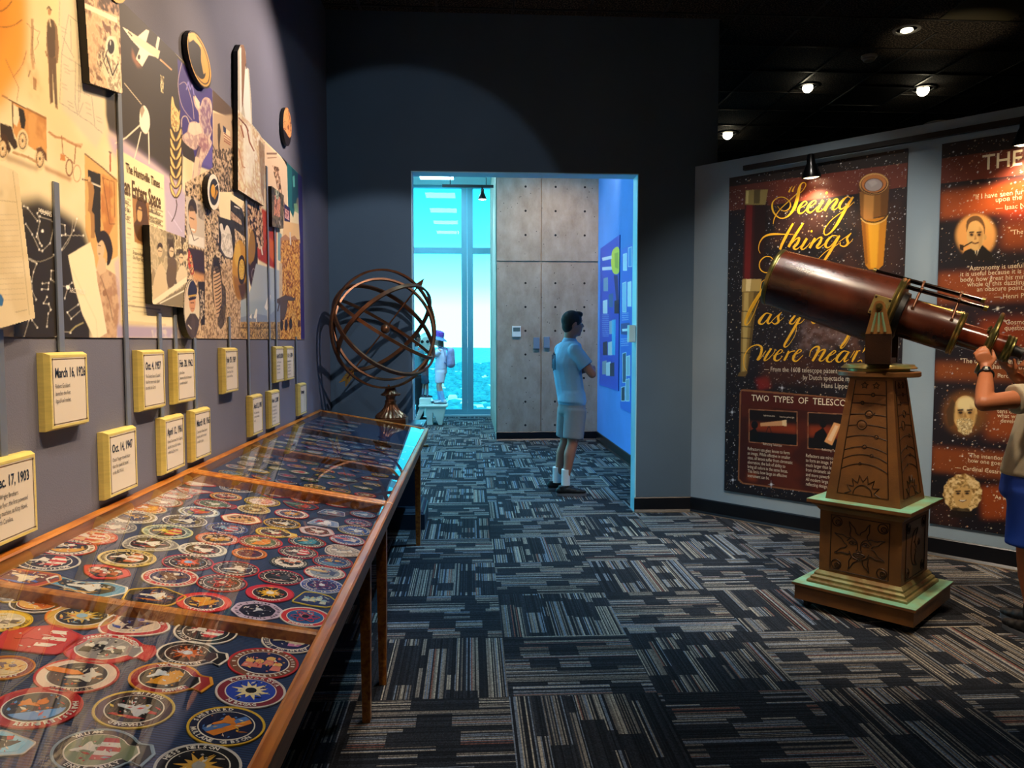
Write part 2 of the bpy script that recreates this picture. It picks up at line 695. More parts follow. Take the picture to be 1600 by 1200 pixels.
# enclosing dark walls of the hall
struct('wall_east', MB().bb((8.9, -3.2, 0), (9, 14.6, CZ)), M_DARK)
struct('wall_south', MB().bb((-1.3, -3.2, 0), (9, -3.1, CZ)), M_DARK)
struct('wall_north', MB().bb((2.0, 12.0, 0), (9, 12.1, CZ)), M_DARK)

# ------------------------------------------------------------------ observation room
FZ = 4.42
M_CONC = concrete()
cw = MB()
CY = 10.8
XC0, XC1 = 0.385, 1.86
# four cast panels with open joints
for (xa, xb) in ((XC0, 1.02), (1.035, XC1 + .1)):
    for (za, zb) in ((0, 2.57), (2.61, FZ)):
        cw.bb((xa, CY, za), (xb, CY + .25, zb))
cw.bb((XC0, CY + .02, 0), (XC1 + .1, CY + .3, FZ))
cw.bb((XC0, CY + .25, 0), (XC0 + .3, 14.39, FZ))
cwo = struct('wall_concrete', cw, M_CONC)
# form tie holes
M_HOLE = mat('tie_hole_shadow', '#1c1613', 0.9)
th = MB()
for xx in (0.80, 1.235, 1.66):
    for k in range(13):
        z = 0.22 + k * 0.345
        if abs(z - 2.59) < .05 or z > FZ:
            continue
        th.lathe([(.0165, 0), (.0165, .002), (.010, .0021)], (xx, CY + .0005, z), (0, -1, 0), 12)
ho = th.build('tie_hole', M_HOLE, cwo)
struct('wall_blue', MB().bb((XC1, YD2, 0), (XC1 + .12, CY + .02, FZ)), M_BLUE)
basebd('baseboard_concrete', (XC0 - .012, CY, 0), (XC1, CY, 0), (0, -1, 0), 0.125)
basebd('baseboard_blue', (XC1, YD2, 0), (XC1, CY, 0), (-1, 0, 0), 0.125)
struct('ceiling_observation', MB().bb((-6, YD2, FZ), (2.0, 14.6, FZ + .1)), mat('white_ceiling_tile', '#b8c4c8', .9, var=.3, scale=60), origin=(-2, 10, FZ))
struct('wall_southwest', MB().bb((-6, YD2 - .02, 0), (XL - .0, YD2 + .12, FZ)), M_BLUE)
struct('wall_over_door', MB().bb((XL, YD2, CZ - .05), (2.0, YD2 + .06, FZ)), M_BLUE)
# glazed curtain wall
M_FRAME = mat('anodised_window_frame', '#6fa4b4', 0.4, 0.2)
M_GLASS = glassmat('window_glass', (0.50, 0.95, 0.98), 1.5, 1.0)
YG = 14.39
def window(n, x0, x1, y, name):
    fr = MB()
    w = 0.11
    fr.bb((x0 - w / 2, y, 0.0), (x0 + w / 2, y + .12, FZ))
    fr.bb((x1 - w / 2, y, 0.0), (x1 + w / 2, y + .12, FZ))
    fr.bb((x0 + w / 2, y, 0.0), (x1 - w / 2, y + .12, 0.13))
    fr.bb((x0 + w / 2, y, 3.13), (x1 - w / 2, y + .12, 3.24))
    fr.bb((x0 + w / 2, y, FZ - .05), (x1 - w / 2, y + .12, FZ))
    f = struct(name, fr, M_FRAME)
    gl = MB().bb((x0 + w / 2, y + .06, 0.13), (x1 - w / 2, y + .07, 3.13))
    gl.build('pane', M_GLASS, f)
    gl = MB().bb((x0 + w / 2, y + .06, 3.24), (x1 - w / 2, y + .07, FZ - .05))
    gl.build('pane', M_GLASS, f)
xs = [0.55, 0.0, -1.25, -2.5, -3.75, -5.0]
for i in range(5):
    x1 = xs[i] - (.112 if i else 0)
    window(i, xs[i + 1], x1, YG, 'window_%d' % (i + 1))
fr = MB()
for k in range(7):
    y = 6.6 + 1.25 * k
    fr.bb((-5.2, y - .05, 0), (-5.08, y + .05, FZ))
fr.bb((-5.2, 6.5, 0), (-5.08, 14.5, .13))
fr.bb((-5.2, 6.5, 3.13), (-5.08, 14.5, 3.24))
fr.bb((-5.2, 6.5, FZ - .1), (-5.08, 14.5, FZ))
f6 = struct('window_6', fr, M_FRAME)  # unseen glazed west side, added to let in more sky light
MB().bb((-5.15, 6.5, .13), (-5.14, 14.4, FZ - .1)).build('pane', M_GLASS, f6)
struct('trim_5', MB().bb((-5.0, YG - .10, 0), (XC0, YG - .002, .03)), mat('sill_white', '#b9cdd2', .5))
# land far below: plain with trees and roofs
def land():
    m, nt, b = newmat('distant_valley')
    N = nt.nodes.new
    L = nt.links.new
    tc = N('ShaderNodeTexCoord')
    n = N('ShaderNodeTexNoise')
    n.inputs['Scale'].default_value = 0.045
    n.inputs['Detail'].default_value = 8
    n.inputs['Roughness'].default_value = 0.75
    L(tc.outputs['Object'], n.inputs['Vector'])
    r = N('ShaderNodeValToRGB')  # teal tones hold the blue haze of distance in the colour
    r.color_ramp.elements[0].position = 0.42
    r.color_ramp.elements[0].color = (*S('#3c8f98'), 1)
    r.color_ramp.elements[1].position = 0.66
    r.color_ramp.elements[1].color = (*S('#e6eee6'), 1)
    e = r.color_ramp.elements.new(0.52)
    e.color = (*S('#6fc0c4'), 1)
    L(n.outputs['Fac'], r.inputs[0])
    L(r.outputs[0], b.inputs['Base Color'])
    b.inputs['Roughness'].default_value = 1
    return m
gm = MB()
gz = -95
xs_ = np.linspace(-1, 1, 60)
ext = lambda t: np.sign(t) * (abs(t) ** 2.2) * 9000
ys_ = [60 + (t ** 2.2) * 11000 for t in np.linspace(0, 1, 70)]
vs = []
for yy in ys_:
    for t in xs_:
        xx = float(ext(t))
        vs.append((xx, yy, gz + 8 * math.sin(xx * .004 + yy * .002) * min(1, yy / 2000) * .5))
fs = [(i * 60 + j, i * 60 + j + 1, (i + 1) * 60 + j + 1, (i + 1) * 60 + j) for i in range(69) for j in range(59)]
gm.add(vs, fs)  # added cool fill to brighten the carpet, no fixture behind it
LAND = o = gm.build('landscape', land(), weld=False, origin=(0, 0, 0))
o['kind'] = 'structure'
# tree crowns and house roofs on the plain
tr = MB()
rr = random.Random(5)
for i in range(1500):
    d = 420 + 2300 * rr.random() ** 1.3
    a = rr.uniform(-.16, .09)
    x, y = math.sin(a) * d, math.cos(a) * d
    s_ = rr.uniform(5, 10) * (0.6 + d / 1800)
    tr.ball((x, y, gz + s_ * .4), (s_ * 1.3, s_, s_ * .7), 6, 4)
o = tr.build('tree_crowns', mat('tree_leaf_hazy', '#3f9aa0', 1.0, var=.4, scale=.1), LAND, weld=False)  # leaf colour shifted to teal to carry the distance haze
tag(o, kind='stuff')
hs = MB()
for i in range(260):
    d = 420 + 2600 * rr.random() ** 1.2
    a = rr.uniform(-.16, .09)
    x, y = math.sin(a) * d, math.cos(a) * d
    w_, l_, h_ = rr.uniform(10, 26), rr.uniform(8, 14), rr.uniform(4, 8)
    b4 = [(x - w_ / 2, y - l_ / 2, gz), (x + w_ / 2, y - l_ / 2, gz), (x + w_ / 2, y + l_ / 2, gz), (x - w_ / 2, y + l_ / 2, gz)]
    hs.hexa(b4, [(p[0], p[1], gz + h_) for p in b4])
    hs.hexa([(p[0], p[1], gz + h_) for p in b4], [(x - w_ / 2 + 2, y - .2, gz + h_ * 1.6), (x + w_ / 2 - 2, y - .2, gz + h_ * 1.6), (x + w_ / 2 - 2, y + .2, gz + h_ * 1.6), (x - w_ / 2 + 2, y + .2, gz + h_ * 1.6)])
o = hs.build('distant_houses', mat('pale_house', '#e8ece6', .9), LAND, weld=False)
tag(o, kind='stuff')

# ceiling panels of the observation room
M_PANEL = mat('luminous_panel', '#a8e4ff', .5, emit=30.0)
M_WHITE = mat('white_metal', '#c9ced0', .5)
for i, (px, py) in enumerate([(-.60, 13.55), (-.60, 11.8), (-.60, 10.1), (-.60, 8.4), (-2.6, 13.55), (-2.6, 11.8), (-2.6, 10.1), (-2.6, 8.4)]):
    if px < -2 :  # unseen western row, kept in for the light it gives
        lb = ['unseen added western ceiling panel nearest the tall window', 'unseen added western ceiling panel next but one to the tall window', 'unseen added western ceiling panel over the middle of the room', 'unseen added western ceiling panel by the doorway wall'][i - 4]
    else:
        lb = ['bright square ceiling panel nearest the tall window', 'square ceiling panel, second from the tall window', 'square ceiling panel, third from the tall window', 'square ceiling panel just behind the doorway'][i]
    t = thing('ceiling_light', lb, 'ceiling light', (px, py, FZ - .02), 'ceiling panels of the window room')
    f = MB()
    for sx, sy, dx, dy in ((-.31, 0, .02, .64), (.31, 0, .02, .64), (0, -.31, .62, .02), (0, .31, .62, .02)):
        f.box((px + sx, py + sy, FZ - .008), (dx, dy, .016))
    f.build('frame', M_WHITE, t)
    MB().bb((px - .3, py - .3, FZ - .006), (px + .3, py + .3, FZ - .001)).build('diffuser', M_PANEL, t)
# ================================================================== display tables
def woodmat(name, a, b_, rough=0.32):
    m, nt, b = newmat(name)
    N = nt.nodes.new
    L = nt.links.new
    tc = N('ShaderNodeTexCoord')
    mp = N('ShaderNodeMapping')
    mp.inputs['Scale'].default_value = (9, 0.9, 9)
    L(tc.outputs['Object'], mp.inputs[0])
    n = N('ShaderNodeTexNoise')
    n.inputs['Scale'].default_value = 5
    n.inputs['Detail'].default_value = 8
    n.inputs['Distortion'].default_value = 0.8
    L(mp.outputs[0], n.inputs['Vector'])
    r = N('ShaderNodeValToRGB')
    r.color_ramp.elements[0].position = 0.35
    r.color_ramp.elements[0].color = (*S(a), 1)
    r.color_ramp.elements[1].position = 0.65
    r.color_ramp.elements[1].color = (*S(b_), 1)
    L(n.outputs['Fac'], r.inputs[0])
    L(r.outputs[0], b.inputs['Base Color'])
    b.inputs['Roughness'].default_value = rough
    bp = N('ShaderNodeBump')
    bp.inputs['Strength'].default_value = 0.15
    bp.inputs['Distance'].default_value = 0.004
    L(n.outputs['Fac'], bp.inputs['Height'])
    L(bp.outputs[0], b.inputs['Normal'])
    return m
M_OAK = woodmat('golden_oak', '#8a4a12', '#c07a2c')
M_OAK2 = woodmat('dark_oak', '#5a2e12', '#84491f')
M_CGLASS = glassmat('case_glass', (0.97, 0.985, 1.0), 1.52, 1.5)

def feltmat():
    m, nt, b = newmat('navy_corduroy_felt')
    N = nt.nodes.new
    L = nt.links.new
    tc = N('ShaderNodeTexCoord')
    w = N('ShaderNodeTexWave')
    w.wave_type = 'BANDS'
    w.bands_direction = 'Y'
    w.inputs['Scale'].default_value = 45
    w.inputs['Distortion'].default_value = 0.6
    w.inputs['Detail'].default_value = 2
    L(tc.outputs['Object'], w.inputs['Vector'])
    r = N('ShaderNodeValToRGB')
    r.color_ramp.elements[0].color = (*S('#0e1c36'), 1)
    r.color_ramp.elements[1].color = (*S('#223b63'), 1)
    L(w.outputs['Fac'], r.inputs[0])
    L(r.outputs[0], b.inputs['Base Color'])
    b.inputs['Roughness'].default_value = 0.95
    bp = N('ShaderNodeBump')
    bp.inputs['Strength'].default_value = 0.3
    bp.inputs['Distance'].default_value = 0.002
    L(w.outputs['Fac'], bp.inputs['Height'])
    L(bp.outputs[0], b.inputs['Normal'])
    return m
M_FELT = feltmat()

TB = Vector((-1.147, 0, 0.93))
TF = Vector((-0.32, 0, 0.78))
TD = (TF - TB)
TW = TD.length
TU = TD.normalized()                   # back -> front
TNn = Vector((0, 1, 0)).cross(TU)
if TNn.z < 0:
    TNn = -TNn
TY = Vector((0, 1, 0))
def TP(w, y, h=0.0):
    """point w metres from the back edge, at depth y, h above the glass"""
    return TB + TU * w + TY * y + TNn * h
TAX = (TU, TY, TNn)
def rail(m, w0, w1, y0, y1, h0=-0.045, h1=0.006):
    b4 = [TP(w0, y0, h0), TP(w1, y0, h0), TP(w1, y1, h0), TP(w0, y1, h0)]
    c = 0.004
    t4 = [TP(w0, y0, h1 - c), TP(w1, y0, h1 - c), TP(w1, y1, h1 - c), TP(w0, y1, h1 - c)]
    m.hexa(b4, t4)
    k = 0.006
    k = min(k, (w1 - w0) * .3, (y1 - y0) * .3)
    t5 = [TP(w0 + k, y0 + k, h1), TP(w1 - k, y0 + k, h1), TP(w1 - k, y1 - k, h1), TP(w0 + k, y1 - k, h1)]
    m.hexa(t4, t5)

def case(name, label, y0, y1, divs, legs, group):
    t = thing(name, label, 'display case', (-0.75, (y0 + y1) / 2, 0), group)
    RW = 0.030
    for nm, a in (('back_rail', (0, RW, y0, y1)), ('front_rail', (TW - RW, TW, y0, y1))):
        m = MB()
        rail(m, *a, h0=-.075 if nm == 'front_rail' else -.05)
        m.build(nm, M_OAK, t)
    for a in ((RW, TW - RW, y0, y0 + RW), (RW, TW - RW, y1 - RW, y1)):
        m = MB()
        rail(m, *a, h0=-.07)
        m.build('end_rail', M_OAK, t)
    m = MB()
    m.hexa([TP(RW, y0 + RW, -.066), TP(TW - RW, y0 + RW, -.066), TP(TW - RW, y1 - RW, -.066), TP(RW, y1 - RW, -.066)],
           [TP(RW, y0 + RW, -.036), TP(TW - RW, y0 + RW, -.036), TP(TW - RW, y1 - RW, -.036), TP(RW, y1 - RW, -.036)])
    m.build('felt_bed', M_FELT, t)
    for d in divs:
        m = MB()
        rail(m, RW, TW - RW, d - .014, d + .014, -.036, -.004)
        m.build('divider', M_OAK, t)
    m = MB()
    m.hexa([TP(RW, y0 + RW, -.003), TP(TW - RW, y0 + RW, -.003), TP(TW - RW, y1 - RW, -.003), TP(RW, y1 - RW, -.003)],
           [TP(RW, y0 + RW, .001), TP(TW - RW, y0 + RW, .001), TP(TW - RW, y1 - RW, .001), TP(RW, y1 - RW, .001)])
    m.build('glass_top', M_CGLASS, t)
    # apron under the frame
    m = MB()
    for x0, x1 in ((-1.13, -1.11), (-.385, -.365)):
        zt = TP(((x0 + x1) / 2 - TB.x) / TU.x, 0, -.06).z
        m.bb((x0, y0 + .03, zt - .05), (x1, y1 - .03, zt))
    m.build('apron', M_OAK2, t)
    for lx, ly in legs:
        w = (lx - TB.x) / TU.x
        m = MB()
        a = .0185
        b4 = [(lx - a * .8, ly - a, 0), (lx + a * .8, ly - a, 0), (lx + a * .8, ly + a, 0), (lx - a * .8, ly + a, 0)]
        t4 = [Vector((p[0] * 1 + (p[0] - lx) * .5, p[1] + (p[1] - ly) * .3, 0)) for p in b4]
        t4 = [Vector((p.x, p.y, TP((p.x - TB.x) / TU.x, 0, -.062).z)) for p in t4]
        m.hexa(b4, t4)
        m.build('leg', M_OAK, t)
    return t
case('patch_case', 'long sloping oak and glass display case nearest the camera, under the first wall plaques', 0.30, 3.035, [1.70],
     [(-.40, 2.79), (-1.09, 2.79), (-.40, .45), (-1.09, .45)], 'sloping patch display cases')
fc = case('patch_case', 'farther sloping oak and glass display case reaching toward the globe sculpture', 3.04, 5.66, [3.85, 4.70],
          [(-.375, 2.94 + .16), (-1.09, 3.10), (-.375, 5.24), (-1.09, 5.24)], 'sloping patch display cases')
m = MB()
m.cyl((-.318, 4.98, .748), (-.296, 4.98, .748), .008, .008, 12)
m.ball((-.292, 4.98, .748), .011, 12, 8)
m.build('latch_knob', mat('dull_brass', '#8a7a58', .35, .9), fc, smooth=True)

# ================================================================== plaques and metal strips
M_YEL = mat('gold_satin_frame', '#ecd578', 0.35, 0.15, var=.12, scale=20, stretch=(1, 1, 6))
M_CREAM = mat('cream_plaque_face', '#e0d2bc', 0.4)
M_INKB = mat('blue_black_ink', '#10243c', 0.6)
M_INK = mat('grey_ink', '#4a4644', 0.6)
M_STRIP = mat('brushed_grey_strip', '#8b929c', 0.4, 0.5)
M_LINE = mat('bronze_keyline', '#6a5530', 0.5)
UZ = Vector((0, 0, 1))

def plaque(y0, z0, date, lines, label, q=.205, h=.212):
    y1 = y0 + q
    z1 = z0 + h
    t = thing('date_plaque', label, 'plaque', (XL, (y0 + y1) / 2, z0), 'gold framed date plaques on the wall')
    D = .032
    f = MB()
    x0, x1, x2 = XL + .001, XL + D * .55, XL + D
    r = lambda x, k: [(x, y0 + k, z0 + k), (x, y1 - k, z0 + k), (x, y1 - k, z1 - k), (x, y0 + k, z1 - k)]
    A, B, Cc, Dd, Ee = r(x0, 0), r(x1, 0), r(x2, .007), r(x2, .014), r(x2 - .003, .014)
    vs = A + B + Cc + Dd + Ee
    fs = [(3, 2, 1, 0)]
    for k in range(4):
        for i in range(4):
            j = (i + 1) % 4
            fs.append((k * 4 + i, k * 4 + j, k * 4 + 4 + j, k * 4 + 4 + i))
    f.add(vs, fs)
    f.build('frame', M_YEL, t)
    p = MB()
    p.prism(r(x2 - .003, .014), (.0025, 0, 0))
    p.build('face', M_CREAM, t)
    k = MB()
    a = .018
    w = .0009
    for (ya, za, yb, zb) in ((y0 + a, z0 + a, y1 - a, z0 + a), (y0 + a, z1 - a, y1 - a, z1 - a), (y0 + a, z0 + a, y0 + a, z1 - a), (y1 - a, z0 + a, y1 - a, z1 - a)):
        k.bb((x2 - .0004, ya - w, za - w), (x2 + .0003, yb + w, zb + w))
    for yy in (y0 + .018, y1 - .018):
        for zz in (z0 + .018, z1 - .018):
            k.cyl((x2 - .0004, yy, zz), (x2 + .0022, yy, zz), .0028, .0018, 10)
    k.build('keyline', M_LINE, t)
    tx = MB()
    put_text(tx, date, (x2 + .0003, y0 + .028, z1 - .068), (0, 1, 0), UZ, size=.038, bold=.0007, sx=.66)
    tx.build('date_lettering', M_INKB, t, weld=False)
    tx = MB()
    for i, s_ in enumerate(lines):
        put_text(tx, s_, (x2 + .0003, y0 + .028, z1 - .097 - i * .020), (0, 1, 0), UZ, size=.0175, sx=.62)
    tx.build('caption_lettering', M_INK, t, weld=False)

ZU, ZL = 1.207, 0.956
plaque(1.60, ZU, '', [''], 'gold framed plaque cut by the left frame edge, upper row')
plaque(2.04, ZU, 'March 16, 1926', ['Robert Goddard', 'launches the first', 'liquid-fuel rocket.'], 'gold framed plaque about the liquid-fuel rocket, biggest of the upper row in view')
plaque(2.60, ZU, 'Oct. 4, 1957', ['The Soviets launch Sputnik I,', 'the first man-made object', 'to orbit the Earth.'], 'gold framed plaque about the first man-made object in orbit', .195)
plaque(2.90, ZU, 'Feb. 20, 1962', ['John Glenn', 'becomes the first American', 'to orbit the Earth.'], 'gold framed plaque about the first American in orbit', .195)
plaque(3.46, ZU, 'July 20, 1969', ['Neil Armstrong and', 'Edwin (Buzz) Aldrin', 'land on the Moon.'], 'gold framed plaque about the moon landing, standing alone in the upper row', .195)
plaque(4.345, ZU, 'April 28, 2001', ['Dennis Tito becomes', 'the first tourist', 'in space, aboard', 'a Soyuz rocket.'], 'small far plaque with four lines, left of the last pair', .195)
plaque(4.60, ZU, 'Oct. 4, 2004', ['SpaceShipOne flies', 'twice to space and', 'wins the X Prize', 'for private craft,', 'opening the way.'], 'small far plaque ending the upper row at the right', .195)
plaque(1.765, ZL, 'Dec. 17, 1903', ['The Wright Brothers', 'fly the flyer, the first powered', 'flying machine, at Kitty Hawk,', 'North Carolina.'], 'large plaque about the first powered flight, lower left by the case edge')
plaque(2.345, ZL, 'Oct. 14, 1947', ['Chuck Yeager travels faster', 'than the speed of sound', 'in the Bell X-1A.'], 'gold framed plaque about flying faster than sound, second in the lower row')
plaque(2.77, ZL, 'April 12, 1961', ['Soviet Cosmonaut Yuri Gagarin,', 'the first man to fly in space,', 'orbits the Earth once.'], 'gold framed plaque about the first man in space, left of a touching pair', .195)
plaque(3.065, ZL, 'March 18, 1965', ['Cosmonaut Alexei Leonov', 'becomes the first human', 'to walk in space.'], 'gold framed plaque about the first walk in space, right of a touching pair', .195)
plaque(3.87, ZL, 'April 12, 1981', ['The Columbia makes', 'the first space shuttle', 'launch.'], 'lower row plaque about the first shuttle launch', .195)
plaque(4.23, ZL, 'Nov. 2, 2000', ['The first crew of the', 'station begins living', 'in orbit, where people', 'have stayed ever', 'since that day.'], 'lower row plaque about living in orbit, next to the shuttle one', .195)
plaque(4.945, ZL, 'Someday', ['', '?  ?  ?'], 'last gold plaque with three question marks, by the wall corner', .195)

def strip(y, ztop, zbot, label):
    m = MB()
    m.bb((XL + .0045, y - .0135, zbot), (XL + .0105, y + .0135, ztop))
    tag(m.build('metal_strip', M_STRIP, bevel=.001), label, 'metal strip', 'grey strips tying pictures to plaques')
zt_ = lambda x, y: on(x, y, (1, 0, 0), (XL, 0, 0))[2]
strip(1.876, zt_(8, 515), 1.168, 'thin grey metal strip rising left of the March 16, 1926 plaque')
strip(2.150, zt_(92, 288), 1.42, 'grey metal strip rising from the March 16, 1926 plaque over the star chart')
strip(2.545, zt_(198, 52), 1.168, 'tallest grey metal strip, running from the Oct. 14, 1947 plaque')
strip(2.815, zt_(259, 490), 1.168, 'short grey metal strip passing behind the Oct. 4, 1957 plaque')
strip(2.960, zt_(274, 425), 1.42, 'grey metal strip above the Feb. 20, 1962 plaque')
strip(3.160, zt_(303, 528), 1.168, 'grey metal strip from the oval portrait to the March 18, 1965 plaque')
strip(3.610, zt_(357, 495), 1.42, 'short grey metal strip above the July 20, 1969 plaque')
strip(3.915, zt_(385, 290), 1.168, 'long grey metal strip above the April 12, 1981 plaque')
strip(4.320, zt_(417, 262), 1.168, 'long grey metal strip above the Nov. 2, 2000 plaque')
strip(4.470, zt_(430, 356), 1.42, 'grey metal strip above the April 28, 2001 plaque')
strip(4.965, zt_(462, 526), 1.168, 'short thin grey metal strip above the question mark plaque')

# ================================================================== embroidered patches
PM = {}
def thread(hexc):
    if hexc not in PM:
        PM[hexc] = mat('thread_' + hexc, hexc, 0.75, bump=.4, bscale=900, spec=.25)
    return PM[hexc]
BEDH = -0.035
def outline(shape, n=40):
    if shape == 'round' or shape == 'oval':
        return [(math.cos(2 * PI * i / n), math.sin(2 * PI * i / n)) for i in range(n)]
    if shape == 'egg':
        return [(math.cos(a) * (1 + .12 * math.cos(a)), math.sin(a) * (1 - .22 * math.cos(a))) for a in [2 * PI * i / n for i in range(n)]]
    if shape == 'tab':
        pts = [(math.cos(a), math.sin(a)) for a in [2 * PI * i / n for i in range(4, n - 2)]]
        return pts + [(1.02, -.36), (1.3, -.5), (1.42, .1), (1.22, .5), (.93, .5)]
    base = {
        'pentagon': [(-1, .25), (-.05, .95), (1.05, .35), (.75, -.8), (-.8, -.85)],
        'pentagon2': [(-1.05, -.15), (-.55, .8), (1.0, .45), (1.05, -.4), (-.25, -1)],
        'hexagon': [(-1.05, 0), (-.6, .85), (.6, .85), (1.05, 0), (.6, -.85), (-.6, -.85)],
        'octagon': [(math.cos(PI / 8 + PI / 4 * i) * 1.05, math.sin(PI / 8 + PI / 4 * i) * 1.05) for i in range(8)],
        'kite': [(-1.15, .15), (-1.05, .55), (-.3, .3), (.45, .62), (1.0, .45), (1.15, 0), (.8, -.6), (.3, -.75), (-.25, -.3), (-.9, -.15)],
        'shield': [(-1, .3), (-.4, .75), (.6, .7), (1, .2), (.8, -.4), (.1, -.85), (-.5, -.45)],
        'triangle': [(-1, .55), (1.05, .6), (.5, -.1), (.3, -.9), (-.2, -.5)],
        'diamond': [(-1.05, .05), (0, .8), (1.05, .1), (0, -.8)],
        'trapezoid': [(-.95, -.7), (-.5, .8), (.85, .6), (1, -.6)],
        'arrow': [(-1.15, .45), (.7, .75), (1.05, .3), (.8, -.5), (.45, -.8), (-1.15, -.3)],
        'halfround': [(-.95, -.75), (-.75, .75), (-.2, .9), (.5, .75), (1, .2), (1.05, -.25), (.7, -.75), (0, -.85)],
        'star': [(math.cos(PI / 2 + PI / 5 * i) * (1.1 if i % 2 == 0 else .5), math.sin(PI / 2 + PI / 5 * i) * (1.1 if i % 2 == 0 else .5)) for i in range(10)],
        'square': [(-.85, -.8), (-.85, .8), (.85, .8), (.85, -.8)],
    }[shape]
    # round the corners
    P = [Vector((x, y)) for x, y in base]
    out = []
    k = len(P)
    for i in range(k):
        a, b, c = P[i - 1], P[i], P[(i + 1) % k]
        f = .16
        p0, p1 = b.lerp(a, f), b.lerp(c, f)
        for t in (0, .5, 1):
            q = p0.lerp(b, t).lerp(b.lerp(p1, t), t)
            out.append((q.x, q.y))
    return out

